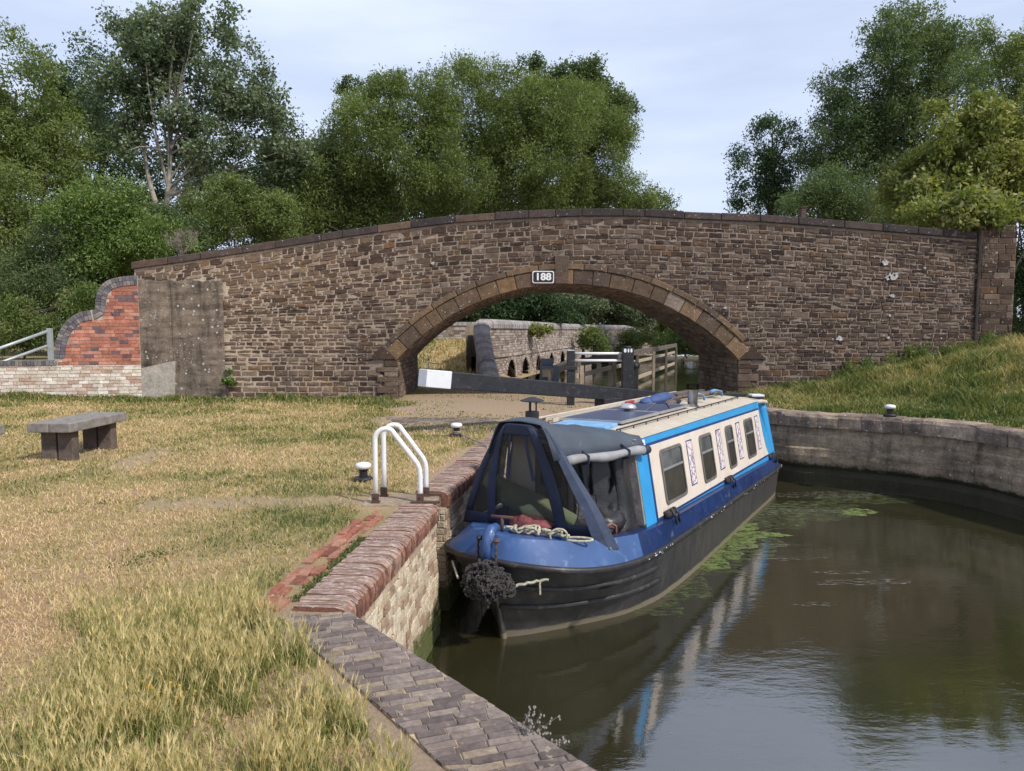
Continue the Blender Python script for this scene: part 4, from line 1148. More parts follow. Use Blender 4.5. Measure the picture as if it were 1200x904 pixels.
# travel runs away from the gate towards the camera, water lies on its right-hand side
prof = [(-0.02, -0.6), (-0.02, 0.05), (0.0, 0.24), (-0.07, 0.34), (0.0, 0.42), (0.035, 0.60), (0.03, 0.74), (-0.02, 0.77), (-0.01, 0.98), (-0.03, 1.02), (-0.035, 1.17), (-0.40, 1.18)]
us = np.linspace(0, LR, int(LR / 0.10)); rows = []
for (o_, z) in prof:
    rows.append([rmap(u, z + 0.012 * fbm(u, z * 2, 0.8, 4), o_ + 0.03 * fbm(u, z, 1.6, 6) + 0.012 * fbm(u, z * 3, 6, 2)) for u in us])
mb = MB(); mb.grid(rows); mb.build('wall_face', M['wharf_concrete'], rw, smooth=False)
mb = MB(); u = 0.0
while u < LR - 0.1:
    w = random.uniform(0.18, 0.95)
    a_, b_ = u + 0.006, min(u + w, LR)
    j = random.uniform(-0.015, 0.015); oo = random.uniform(-0.02, 0.02)
    pr = [(-0.42, 1.175), (-0.42, 1.455), (-0.06, 1.46), (0.0, 1.44), (0.035, 1.38), (0.03, 1.175)]
    n = len(pr); cols = np.linspace(a_, b_, max(2, int((b_ - a_) / 0.12)))
    V = []
    for uu in cols:
        for (o_, z) in pr:
            V.append(rmap(uu, z + (j if z > 1.2 else 0) + 0.008 * fbm(uu, z, 5, 3), o_ + oo + 0.035 * fbm(uu, z * 3, 5, 1)))
    m_ = len(cols)
    F = [(i * n + k, i * n + (k + 1) % n, (i + 1) * n + (k + 1) % n, (i + 1) * n + k) for i in range(m_ - 1) for k in range(n)] + [tuple(range(n - 1, -1, -1)), tuple((m_ - 1) * n + k for k in range(n))]
    mb.add(V, F, rc()); u += w
mb.build('coping', M['wharf_cope'], rw)

# ------------------------------------------------------------------ bollards
def bollard(name, loc, s, label, base=True, seed=0):
    r_ = thing(name, loc, label, 'bollard', 'small mooring bollards on the canal edges')
    mb = MB(); mb.lathe((0, 0, 0), [(0.052 * s, 0.0), (0.050 * s, 0.12 * s), (0.06 * s, 0.15 * s)], 16); 
    if base: mb.lathe((0, 0, 0), [(0.11 * s, 0.0), (0.115 * s, 0.035 * s), (0.10 * s, 0.05 * s), (0.05 * s, 0.055 * s)], 20)
    mb.build('shaft', M['black_metal'], r_, local=True, smooth=False)
    mb = MB(); mb.lathe((0, 0, 0), [(0.06 * s, 0.15 * s), (0.09 * s, 0.165 * s), (0.095 * s, 0.19 * s), (0.085 * s, 0.215 * s), (0.05 * s, 0.225 * s)], 20)
    mb.build('cap', M['white_paint'], r_, local=True, smooth=True)
    return r_
b1 = G(426, 563, 1.31); b2 = G(535, 512, 1.30)
bollard('bollard', (b1[0], b1[1], 1.30), 1.0, 'black bollard with white cap on the lawn left of the ladder hoops')
bollard('bollard', (b2[0], b2[1], 1.30), 1.05, 'white capped bollard with the grey mooring rope round it')
b3 = G(1043, 481, 1.62); bollard('bollard', (b3[0], b3[1], 1.50), 1.0, 'white capped bollard in the grass of the right bank')
# mooring rope from the second bollard to the boat
mb = MB(); q = [(b2[0], b2[1], 1.36)]
pts = []
for k in range(20):
    a_ = 2 * math.pi * k / 9; pts.append((b2[0] + 0.065 * math.cos(a_), b2[1] + 0.065 * math.sin(a_), 1.35 + 0.0025 * k))
mb.tube(pts, 0.011, 6)
eR = np.array([0.06, 9.55, 1.05])
for off in (0.0, 0.07):
    A = np.array([b2[0] + 0.06, b2[1] - off, 1.36]); pts = [tuple(A * (1 - t_) + (eR + [0, off, 0]) * t_ + np.array([0, 0, -0.05 * math.sin(math.pi * t_)])) for t_ in np.linspace(0, 1, 16)]
    pts = [(p[0], p[1], max(p[2], 1.36 if p[0] < -0.35 else p[2])) for p in pts]
    mb.tube(pts, 0.010, 6)
mb.tube([(b2[0] - 0.06, b2[1], 1.36), (b2[0] - 0.25, b2[1] - 0.05, 1.33), (b2[0] - 0.42, b2[1] + 0.05, 1.325)], 0.010, 6)
tag(mb.build('mooring_rope', M['rope_grey'], None, smooth=True), 'grey mooring rope running from the bollard to the boat', 'rope')

# ------------------------------------------------------------------ bench
def make_bench():
    root = thing('bench', (0, 0, GZ), 'weathered grey oak sleeper bench on paired stub legs, standing on the lawn', 'bench', 'sleeper benches on the lawn')
    L_, W_, H_, T_ = 1.35, 0.60, 0.545, 0.13
    for s_ in (-1, 1):
        mb = MB(); mb.box((0, s_ * 0.152, H_ - T_ / 2), (L_, 0.295, T_), col=rc()); mb.build('seat_plank', M['oak'], root, local=True, bevel=0.012)
    for s_ in (-1, 1):
        for t_ in (-1, 1):
            mb = MB(); mb.box((s_ * 0.45, t_ * 0.118, (H_ - T_) / 2 - 0.02), (0.15, 0.21, H_ - T_ + 0.04)); mb.build('leg', M['oak_dark'], root, local=True, bevel=0.012)
    return root
bench = make_bench()
# long axis from near-left corner to far-right
qa, qb = G(60, 499, GZ + 0.545), G(140, 484, GZ + 0.545)
bn = G(72, 540, GZ); bf = G(132, 527, GZ)
bench.location = (-6.29, 10.28, GZ); bench.rotation_euler = (0, 0, R(88))
def copy_tree(o, parent=None):
    c = o.copy(); scene.collection.objects.link(c); c.parent = parent
    for ch in list(o.children): copy_tree(ch, c)
    return c
bench2 = copy_tree(bench); bench2['label'] = 'second grey bench, only its seat tip showing at the left edge'
bench2.location = (-7.50, 9.20, GZ); bench2.rotation_euler = (0, 0, 0)

# ------------------------------------------------------------------ lock gate with balance beam
ga = at(495, 443, 12.0); gb = at(782, 467, 15.75)
gate = thing('lock_gate', (float(gb[0]), float(gb[1]), 0.0), 'black lock gate whose long balance beam ends in a white painted block', 'lock gate')
A, B = Vector(ga), Vector(gb); d = (B - A).normalized()
A2 = A + d * 0.50
mb = MB(); mb.beam(A2, B + d * 0.4, 0.28, 0.30, w2=0.28, h2=0.255); mb.build('balance_beam', M['black_timber'], gate, bevel=0.015)
mb = MB(); mb.beam(A, A2 - d * 0.003, 0.285, 0.295, w2=0.285, h2=0.305); be = mb.build('white_beam_end', M['white_dirty'], gate, bevel=0.012)
up = Vector((0, 0, 1))
h0, h1 = A + d * 0.12 + up * 0.145, A + d * 0.42 + up * 0.145
mb = MB(); mb.tube([h0, h0 + up * 0.12, h1 + up * 0.12, h1], 0.011, 6); mb.build('grab_handle', M['rusty'], be)
# heel post and leaf below
gp = at(697, 478, 14.4)
C1 = Vector((float(gp[0]), float(gp[1]) + 0.25, 1.3))
t0 = (C1 - A).dot(d); on = A + d * ((C1.y - A.y) / d.y)
mb = MB(); mb.box((on.x, on.y, (on.z + 0.9) / 2), (0.52, 0.30, on.z - 0.9 - 0.2), rz=math.atan2(d.y, d.x)); mb.build('beam_support', M['black_timber'], gate, bevel=0.01)
mb = MB(); mb.box((3.05, 15.75, 0.55), (0.32, 0.32, 2.2)); mb.build('heel_post', M['black_timber'], gate, bevel=0.02)
mb = MB()
for k in range(9):
    x = 3.28 + k * 0.235; mb.box((x, 16.0, 0.45), (0.225, 0.10, 1.75))
mb.box((4.3, 15.93, 1.05), (2.2, 0.14, 0.20)); mb.box((4.3, 15.93, 0.3), (2.2, 0.14, 0.20))
mb.build('gate_leaf', M['black_timber'], gate)
mb = MB(); ea, eb = at(770, 463.5, 15.9), at(872, 462.5, 16.3); mb.beam(ea, eb, 0.25, 0.07); mb.build('walkway_plank', M['black_timber'], gate, bevel=0.01)
wg = at(886, 470, 15.7)
o_ = thing('lock_post', (float(wg[0]), float(wg[1]), 1.2), 'stout black timber post with a white top beyond the stern of the boat', 'post')
mb = MB(); mb.box((wg[0], wg[1], 1.40), (0.26, 0.26, 0.50)); mb.build('shaft', M['black_timber'], o_, bevel=0.015)
mb = MB(); mb.box((wg[0], wg[1], 1.675), (0.28, 0.28, 0.05)); mb.build('white_top', M['white_dirty'], o_, bevel=0.015)

# white handrails between two black posts
hd = thing('lock_handrail', (1.6, 17.2, GZ), 'two white steel rails held between a pair of thick black posts beside the lock', 'railing')
p1, p2 = at(669, 411, 17.2), at(735.5, 408, 17.2)
mb = MB(); mb.box((p1[0], 17.2, (GZ + p1[2]) / 2 - 0.1), (0.18, 0.18, p1[2] - GZ + 0.2)); mb.box((p1[0], 17.13, p1[2] - 0.42), (0.30, 0.10, 0.10)); po = mb.build('post', M['black_timber'], hd, bevel=0.012)
mb = MB(); mb.box((p1[0], 17.2, p1[2] + 0.006), (0.17, 0.17, 0.012)); mb.build('white_cap', M['white_dirty'], po)
mb = MB(); mb.box((p2[0], 17.2, (GZ + p2[2]) / 2 - 0.4), (0.27, 0.27, p2[2] - GZ + 0.8)); mb.lathe((p2[0], 17.2, p2[2] + 0.0), [(0.10, 0.0), (0.09, 0.05)], 14); po = mb.build('post', M['black_timber'], hd, bevel=0.02)
mb = MB()
for k_, c_, dz in ((-0.08, 0.034, 0), (0.0, 0.02, 0.01), (0.07, 0.026, 0)):
    lp = [(p2[0] + k_ + c_ * math.cos(2 * math.pi * q / 8), 0, p2[2] - 0.06 + 0.05 * math.sin(2 * math.pi * q / 8)) for q in range(8)]
    slab(mb, lp, 17.062, 17.08)
mb.build('white_markings', M['plate_white'], po)
for (ya, yb) in ((414.5, 414.5), (422.8, 422.8)):
    a_, b_ = at(669, ya, 17.2), at(735, yb, 17.2)
    mb = MB(); mb.tube([a_, b_], 0.032, 8); mb.build('rail', M['white_paint'], hd, smooth=True)
sp2 = at(743, 425, 17.8)
mb = MB(); mb.box((sp2[0] + 0.02, 17.8, 1.4), (0.16, 0.16, 1.5)); mb.lathe((sp2[0] + 0.02, 17.8, 2.15), [(0.10, 0), (0.13, 0.07), (0.12, 0.13), (0.05, 0.18)], 12)
tag(mb.build('lock_post', M['black_metal'], None, bevel=0.01), 'slim black iron post with a rounded head, just right of the thicker rail post', 'post')

# grey cabinet
ca, cb = at(633, 447, 21.4), at(655, 429, 21.4)
cab = thing('control_box', (float(ca[0] + cb[0]) / 2, 21.4, GZ), 'slate grey metal control box with a white notice beyond the bridge', 'box')
mb = MB(); mb.box(((ca[0] + cb[0]) / 2, 21.6, (GZ + cb[2]) / 2 - 0.05), (cb[0] - ca[0], 0.5, cb[2] - GZ + 0.1)); mb.box(((ca[0] + cb[0]) / 2 - 0.05, 21.9, cb[2] + 0.10), (0.36, 0.36, 0.2)); mb.build('housing', M['grey_cabinet'], cab, bevel=0.02)
mb = MB(); mb.box(((ca[0] + cb[0]) / 2 + 0.0, 21.343, cb[2] - 0.24), (0.19, 0.01, 0.20)); nt_ = mb.build('notice', M['plate_white'], cab)
mb = MB()
for k in range(3): mb.box(((ca[0] + cb[0]) / 2, 21.336, cb[2] - 0.19 - 0.045 * k), (0.13, 0.004, 0.012))
mb.build('notice_text', M['plate_black'], nt_)

# ------------------------------------------------------------------ timber rail fence beside the upper water
fn = thing('rail_fence', (1.7, 19.2, GZ), 'weathered three rail timber fence beside the water seen through the arch', 'fence')
F0, F1 = np.array([1.75, 19.3]), np.array([9.7, 42.2]); fd = (F1 - F0) / np.linalg.norm(F1 - F0); FL = float(np.linalg.norm(F1 - F0))
k = 0; u = 0.2
while u < FL + 0.2:
    p = F0 + fd * u
    mb = MB(); mb.box((p[0] + 0.10, p[1], 1.40), (0.11, 0.11, 1.5)); mb.build('post', M['oak_dark' if int(u) % 2 else 'pale_timber'], fn, bevel=0.01); u += 4.7
for (z, h_, w_, mt, u0_) in ((2.24, 0.22, 0.06, 'oak_dark', 0), (1.86, 0.13, 0.06, 'pale_timber', 0), (1.2, 0.15, 0.06, 'pale_timber', 5.0)):
    u = u0_
    while u < FL:
        a_, b_ = F0 + fd * u, F0 + fd * min(u + 4.7, FL + 0.5)
        mb = MB(); mb.beam((a_[0], a_[1], z + random.uniform(-.02, .02)), (b_[0], b_[1], z + random.uniform(-.02, .02)), w_, h_); mb.build('rail', M[mt], fn, bevel=0.01); u += 4.72
mb = MB(); a_, b_ = at(640, 438, 21.0), at(668, 426, 23.5); mb.beam(a_, b_, 0.25, 0.22); mb.beam((a_[0] + .1, a_[1], a_[2] - 0.5), (a_[0] + 0.1, a_[1] + 0.01, a_[2]), 0.1, 0.1)
mb.beam((b_[0], b_[1], b_[2] - 0.9), (b_[0], b_[1] + 0.01, b_[2]), 0.1, 0.1)
tag(mb.build('timber_baulk', M['pale_timber'], None, bevel=0.01), 'pale yellow timber baulk beside the grey box', 'timber')

# ------------------------------------------------------------------ weir wall with small arches
WP = smooth_path([(-0.78, 24.6), (-0.35, 25.6), (1.19, 32), (1.96, 35.5), (4.3, 44), (6.5, 49.5), (9, 52.5), (11.8, 54)], 1)
fw, LW = path_map(WP)
WT = 3.32
def wfx(u, v, d): p = fw(u, d); return (p[0], p[1], v)
weir = thing('weir_wall', (-0.5, 25.0, GZ), 'curving old brick weir wall pierced by a row of small dark arches, seen through the bridge', 'wall')
def u_at_px(px):
    best = min(np.linspace(0, LW, 600), key=lambda u: abs(600 + fw(u)[0] / fw(u)[1] * FPX - px)); return float(best)
acx = [u_at_px(q) for q in (599, 615.5, 631, 646, 659, 671, 683, 696, 709, 724, 738)]
AW, AZ, A0 = 0.68, 1.32, 0.9     # half width, spring height
def in_arch(u, z, pad=0.0):
    for c_ in acx:
        if abs(u - c_) < AW + pad and (z < AZ or ((u - c_) / (AW + pad)) ** 2 + ((z - AZ) / (0.70 + pad)) ** 2 < 1): return True
    return False
mb = MB()
us = np.linspace(0, LW, int(LW / 0.125)); zs = np.linspace(0.6, WT, 24)
def wtop(u):
    return WT if u < LW - 4.5 else WT - 1.9 * (1 - math.cos((u - (LW - 4.5)) / 4.5 * math.pi / 2))
V = [wfx(u, min(z, wtop(u)), 0) for u in us for z in zs]; F = []
for i in range(len(us) - 1):
    for j in range(len(zs) - 1):
        if in_arch((us[i] + us[i + 1]) / 2, (zs[j] + zs[j + 1]) / 2): continue
        F.append((i * len(zs) + j, (i + 1) * len(zs) + j, (i + 1) * len(zs) + j + 1, i * len(zs) + j + 1))
mb.add(V, F)
mb.grid([[wfx(u, 0.6, -0.9) for u in us], [wfx(u, wtop(u), -0.9) for u in us]])
mb.build('wall_core', M['mortar_dark'], weir)
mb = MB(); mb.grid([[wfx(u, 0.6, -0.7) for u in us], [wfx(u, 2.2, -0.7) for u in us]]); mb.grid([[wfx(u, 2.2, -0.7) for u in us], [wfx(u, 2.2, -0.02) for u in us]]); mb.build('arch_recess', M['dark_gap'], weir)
mb = MB()
for q in courses(0, LW, 0.9, WT - 0.05, (0.085, 0.1), (0.22, 0.34), 0.016):
    c_ = (sum(p[0] for p in q) / 4, sum(p[1] for p in q) / 4)
    if in_arch(c_[0], c_[1], 0.10) or c_[1] > wtop(c_[0]) - 0.04: continue
    stone_poly(mb, q, wfx, 0.015, 0.008, rc(), 0.004)
mb.build('brickwork', M['weir_brick'], weir)
mb = MB()
for c_ in acx:
    for k in range(15):
        t0_, t1_ = math.pi * k / 15 + 0.02, math.pi * (k + 1) / 15 - 0.02
        Q = [(c_ + (AW + e_) * math.cos(t_), AZ + (0.70 + e_) * math.sin(t_)) for t_, e_ in ((t0_, 0), (t0_, 0.17), (t1_, 0.17), (t1_, 0))]
        stone_poly(mb, Q, wfx, 0.035, 0.008, rc(), 0.002)
for (z0, z1) in ((2.16, 2.26),):
    u = 0.2
    while u < LW - 3: stone_poly(mb, [(u, z0), (u + 0.3, z0), (u + 0.3, z1), (u, z1)], wfx, 0.06, 0.01, rc(), 0.002); u += 0.31
mb.build('arch_rings', M['weir_brick'], weir)
mb = MB()
def cope_seg(a_, b_, za, zb, w_=0.56, h_=0.26):
    a_, b_ = np.array(a_[:2]), np.array(b_[:2]); T = (b_ - a_) / np.linalg.norm(b_ - a_); n_ = np.array([T[1], -T[0]])
    pr = [(0.06, -0.05), (0.07, 0.10), (0.02, 0.2), (-0.12, 0.27), (-0.32, 0.27), (-0.46, 0.2), (-0.50, 0.10), (-0.50, -0.05)]
    V = [(*(p_ + n_ * o_), z_ + hh) for p_, z_ in ((a_, za), (b_, zb)) for (o_, hh) in pr]; n = len(pr)
    mb.add(V, [(i, (i + 1) % n, n + (i + 1) % n, n + i) for i in range(n)] + [tuple(range(n - 1, -1, -1)), tuple(range(n, 2 * n))], rc())
u = 0
while u < LW - 0.1:
    cope_seg(fw(u), fw(u + 0.10), wtop(u) - 0.08, wtop(u + 0.11) - 0.08); u += 0.115
# ramped end running down towards the towpath
RP = smooth_path([np.array([-0.42, 22.7, 1.32]), np.array([-0.60, 23.2, 1.9]), np.array([-0.78, 23.9, 2.75]), np.array([-0.82, 24.3, 3.15]), np.array([-0.78, 24.6, 3.24])], 2)
R2 = []
for a_, b_ in zip(RP[:-1], RP[1:]):
    n = max(1, int(np.linalg.norm(b_ - a_) / 0.11))
    R2 += [a_ + (b_ - a_) * i / n for i in range(n)]
R2.append(RP[-1])
for a_, b_ in zip(R2[:-1], R2[1:]): cope_seg(a_, a_ + (b_ - a_) * 0.92, a_[2], b_[2])
mb.build('coping', M['weir_coping'], weir, smooth=False)
mb = MB()
for sg in (0.0, -0.42):
    mb.grid([[(p[0] + sg, p[1], 0.6) for p in R2], [(p[0] + sg, p[1], p[2] + 0.02) for p in R2]])
mb.build('ramp_core', M['weir_brick'], weir)
# paler wall behind, left part of the view through the arch
bwl = thing('brick_wall', (-5, 30.2, 2.4), 'pale brick wall behind the grassy slope, left part of the view through the arch', 'wall')
mb = MB(); mb.box((-5.4, 30.4, 2.6), (9.0, 0.36, 1.5)); mb.build('wall_core', M['mortar_pale'], bwl)
mb = MB()
for q in courses(-9.9, -0.9, 2.0, 3.26, (0.088, 0.1), (0.22, 0.3), 0.016):
    stone_poly(mb, q, lambda u, v, d: (u, 30.22 - d, v), 0.014, 0.008, rc(), 0.004)
mb.build('brickwork', M['weir_brick'], bwl)
mb = MB(); u = -9.9
while u < -0.9: mb.box((u + 0.1, 30.4, 3.40), (0.19, 0.46, 0.15), col=rc()); u += 0.2
mb.build('coping', M['weir_coping'], bwl)

# ------------------------------------------------------------------ the narrowboat (local x = across, y = along from the bow, z up)
TH = R(31.5)
SB = G(591, 747, 0)
boat = thing('narrowboat', (float(SB[0]), float(SB[1]), 0.0), 'blue and cream narrowboat with a black hull, moored along the canal wall', 'narrowboat', rz=-TH)
def catmull(P, n):
    P = np.array(P, float); P = np.vstack([2 * P[0] - P[1], P, 2 * P[-1] - P[-2]]); out = []
    for i in range(1, len(P) - 2):
        for k in range(n):
            t_ = k / n; p0, p1_, p2_, p3 = P[i - 1], P[i], P[i + 1], P[i + 2]
            out.append(0.5 * ((2 * p1_) + (-p0 + p2_) * t_ + (2 * p0 - 5 * p1_ + 4 * p2_ - p3) * t_ ** 2 + (-p0 + 3 * p1_ - 3 * p2_ + p3) * t_ ** 3))
    out.append(P[-2]); return np.array(out)
WLc = [(0, 0, 0), (.12, .12, 0), (.35, .30, 0), (.65, .50, 0), (1.12, .78, 0), (1.6, .94, 0), (2.1, 1.01, 0), (3.2, 1.05, 0), (5.5, 1.05, 0), (7.8, 1.05, 0), (8.15, .92, 0), (8.3, .5, 0), (8.35, 0, 0)]
RLc = [(-.30, 0, .885), (-.25, .30, .87), (-.10, .60, .84), (.18, .83, .79), (.6, 0.98, .735), (1.1, 1.055, .69), (1.7, 1.08, .66), (3.2, 1.09, .625), (5.5, 1.09, .58), (7.9, 1.09, .535), (8.32, .95, .53), (8.5, .55, .53), (8.55, 0, .53)]
DKc = [(-.20, 0, 1.115), (-.12, .22, 1.09), (.10, .46, 1.05), (.38, .66, 1.00), (.74, .82, .965), (1.15, .96, .935), (1.7, 1.02, .91), (3.2, 1.04, .87), (5.5, 1.04, .80), (7.9, 1.03, .72), (8.27, .91, .72), (8.42, .52, .72), (8.46, 0, .72)]
NS = 8
WL, RL, DK = catmull(WLc, NS), catmull(RLc, NS), catmull(DKc, NS)
def L3(p, sg=1): return (sg * p[1], p[0], p[2])
# hull sides
mb = MB()
for sg in (1, -1):
    rows = []
    for f_ in (-0.5, 0.0, 0.25, 0.5, 0.75, 1.0):
        r_ = []
        for a_, b_ in zip(WL, RL):
            if f_ < 0: p = a_.copy(); p[2] = -0.5; p[0] += 0.05
            else:
                p = a_ + (b_ - a_) * f_; p[1] = a_[1] + (b_[1] - a_[1]) * (f_ ** 1.25)
            r_.append(L3(p, sg))
        rows.append(r_)
    mb.grid(rows if sg < 0 else rows[::-1])
mb.build('hull', M['hull'], boat, local=True, smooth=True)
mb = MB()
for sg in (1, -1):
    mid = [(RL[i] * 0.5 + DK[i] * 0.5) for i in range(len(RL))]
    rows = [[L3(p, sg) for p in RL], [L3(p, sg) for p in mid], [L3(p, sg) for p in DK]]
    mb.grid(rows if sg < 0 else rows[::-1])
mb.build('gunwale_panel', M['navy_paint'], boat, local=True, smooth=True)
mb = MB()
for sg in (1, -1):
    nb_ = 5 * NS + 1; rows = [[L3(RL[i] * (1 - f_) + DK[i] * f_ + np.array([0, 0.004, 0.003]), sg) for i in range(0, nb_)] for f_ in (0.04, 0.5, 0.99)]
    mb.grid(rows if sg < 0 else rows[::-1])
mb.build('bow_panel', M['deck_blue'], boat, local=True, smooth=True)  # overlay on the navy panel, its lighter blue paints in the sky reflection
# rubbing strakes
mb = MB()
for sg in (1, -1): mb.tube([L3(p + np.array([0, 0.012, 0]), sg) for p in RL], 0.033, 8)
mb.build('rubbing_strake', M['black_hull'], boat, local=True, smooth=True)
NB = 5 * NS + 5
for f_ in (0.70, 0.42):
    mb = MB()
    for sg in (1, -1):
        P = []
        for i in range(1, NB + 1):
            a_, b_ = WL[i], RL[i]; p = a_ + (b_ - a_) * f_; p[1] = a_[1] + (b_[1] - a_[1]) * (f_ ** 1.25) + 0.004; P.append(L3(p, sg))
        mb.tube(P, 0.030, 8)
    mb.build('bow_strake', M['black_hull'], boat, local=True, smooth=True)
mb = MB(); mb.tube([(0, 0.02, -0.3), (0, -0.01, 0.0), (0, -0.11, 0.35), (0, -0.22, 0.65), (0, -0.31, 0.9)], [0.035, 0.035, 0.03, 0.03, 0.035], 8)
mb.build('stem_bar', M['hull'], boat, local=True, smooth=True)
# stem head, blue, bent over on to the deck
mb = MB(); mb.tube([(0, -0.32, 0.86), (0, -0.325, 1.0), (0, -0.30, 1.10), (0, -0.24, 1.17), (0, -0.15, 1.18)], [0.042, 0.052, 0.056, 0.056, 0.04], 12)
mb.build('stem_head', M['deck_blue'], boat, local=True, smooth=True)
for sg in (-1, 1):
    mb = MB(); mb.lathe((sg * 0.10, -0.30, 1.09), [(0.022, -0.02), (0.034, 0), (0.022, 0.02)], 10); 
    mb.tube([(sg * 0.10, -0.31, 1.08 - 0.03 * k) if k % 2 else (sg * 0.106, -0.315, 1.08 - 0.03 * k) for k in range(12)], 0.012, 5)
    mb.build('fender_chain', M['rusty'] if sg > 0 else M['black_metal'], boat, local=True)
# fore deck
mb = MB(); n = 3 * NS + 4
DI = [DK[i] for i in range(0, n)]
rows = [[L3(p * np.array([1, 1, 1]) + np.array([0, -0.0, 0.0]), 1) for p in DI], [L3(p, -1) for p in DI]]
V = []; F = []
for i, p in enumerate(DI):
    V += [(p[1], p[0], p[2]), (0.0, p[0], p[2] + 0.035), (-p[1], p[0], p[2])]
for i in range(len(DI) - 1):
    for j in range(2): F.append((i * 3 + j, i * 3 + j + 1, (i + 1) * 3 + j + 1, (i + 1) * 3 + j))
mb.add(V, F); mb.build('fore_deck', M['deck_blue'], boat, local=True, smooth=True)
# T stud
mb = MB(); mb.tube([(0.02, -0.07, 1.10), (0.02, -0.07, 1.26)], 0.018, 8); mb.tube([(-0.09, -0.10, 1.26), (0.13, -0.04, 1.26)], 0.017, 8)
mb.build('t_stud', M['rusty'], boat, local=True, smooth=True)
# gunwale walkways, well floor, stern deck
mb = MB()
for sg in (1, -1):
    idx = [i for i in range(n - 3, len(DK)) if DK[i][0] < 8.15]
    inner = [(sg * (DK[i][1] - (0.10 if DK[i][0] < 1.45 else 0.14)), DK[i][0], DK[i][2] + 0.006) for i in idx]
    mb.grid([[L3(DK[i], sg) for i in idx], inner] if sg > 0 else [inner, [L3(DK[i], sg) for i in idx]])
    mb.grid([inner, [(p[0], p[1], 0.45) for p in inner]])
mb.build('side_deck', M['navy_paint'], boat, local=True)
mb = MB(); mb.add([(-0.95, 0.5, 0.5), (0.95, 0.5, 0.5), (0.95, 1.5, 0.5), (-0.95, 1.5, 0.5)], [(0, 1, 2, 3)])
mb.add([(-.85, .66, .5), (.85, .66, .5), (.85, .66, .97), (-.85, .66, .97)], [(0, 1, 2, 3)])
mb.build('well_floor', M['tarp'], boat, local=True)
mb = MB(); idx = [i for i in range(len(DK)) if DK[i][0] > 7.4]
V = []; F = []
for p in [DK[i] for i in idx]: V += [(p[1], p[0], 0.715), (-p[1], p[0], 0.715)]
F = [(2 * i, 2 * i + 1, 2 * i + 3, 2 * i + 2) for i in range(len(idx) - 1)]
mb.add(V, F); mb.build('stern_deck', M['navy_paint'], boat, local=True)
# cabin
def zroof(s): return 1.885 - (s - 1.45) * 0.0105
def ST(z): return 0.97 - (z - 0.8) * 0.17
def send(z): # the aft end of the side leans back
    return 7.42 + 0.55 * sst(1.9, 0.75, z)
def zdk(s): return float(np.interp(s, DK[:, 0][:-8], DK[:, 2][:-8]))
S0 = 1.47
mb = MB()
for sg in (1, -1):
    rows = []
    for k in range(13):
        f_ = k / 12; r_ = []
        for i in range(25):
            zt = 0.70 + (1.885 - 0.70) * f_
            s = S0 + (send(zt) - S0) * i / 24
            zb, zt_ = zdk(s) - 0.01, zroof(s); z = zb + (zt_ - zb) * f_
            r_.append((sg * ST(z), s, z))
        rows.append(r_)
    mb.grid(rows if sg < 0 else rows[::-1])
sd = mb.build('cabin_side', M['cyan_paint'], boat, local=True)
def side_quad(mb, pts, off, thick=0.006, sg=1):
    V = [(sg * (ST(z) + off), s, z) for s, z in pts] + [(sg * (ST(z) + off - thick), s, z) for s, z in pts]; n = len(pts)
    mb.add(V, [tuple(range(n))] + [(i, (i + 1) % n, n + (i + 1) % n, n + i) for i in range(n)])
def zr_(s, f): return zroof(s) - f
creamP = [(1.83, 0.945), (7.62, 0.835), (7.50, 1.0), (7.42, 1.25), (7.36, 1.55), (7.34, 1.672), (1.83, 1.772)]
mb = MB(); side_quad(mb, [(1.79, 0.915), (7.66, 0.80), (7.54, 1.0), (7.46, 1.25), (7.40, 1.55), (7.38, 1.702), (1.79, 1.804)], 0.006, 0.02); mb.build('coach_line', M['navy_line'], boat, local=True)
mb = MB(); side_quad(mb, creamP, 0.010, 0.02); mb.build('cream_panel', M['cream_paint'], boat, local=True)
mb = MB(); side_quad(mb, [(1.79, 0.915), (7.4, 0.80), (7.4, 1.715), (1.79, 1.822)], 0.006, 0.02, -1); mb.build('cream_panel', M['cream_paint'], boat, local=True)
def zz(s, base): return base - (s - 2.0) * 0.0165
def rr2(s0, s1, z0, z1, r_, n=5):
    out = []
    for (c_s, c_z, a0) in ((s1 - r_, z0 + r_, -90), (s1 - r_, z1 - r_, 0), (s0 + r_, z1 - r_, 90), (s0 + r_, z0 + r_, 180)):
        for k in range(n + 1):
            a_ = R(a0 + 90 * k / n); out.append((c_s + r_ * math.cos(a_), c_z + r_ * math.sin(a_)))
    return [(s, z - (s - 2.0) * 0.0165) for s, z in out]
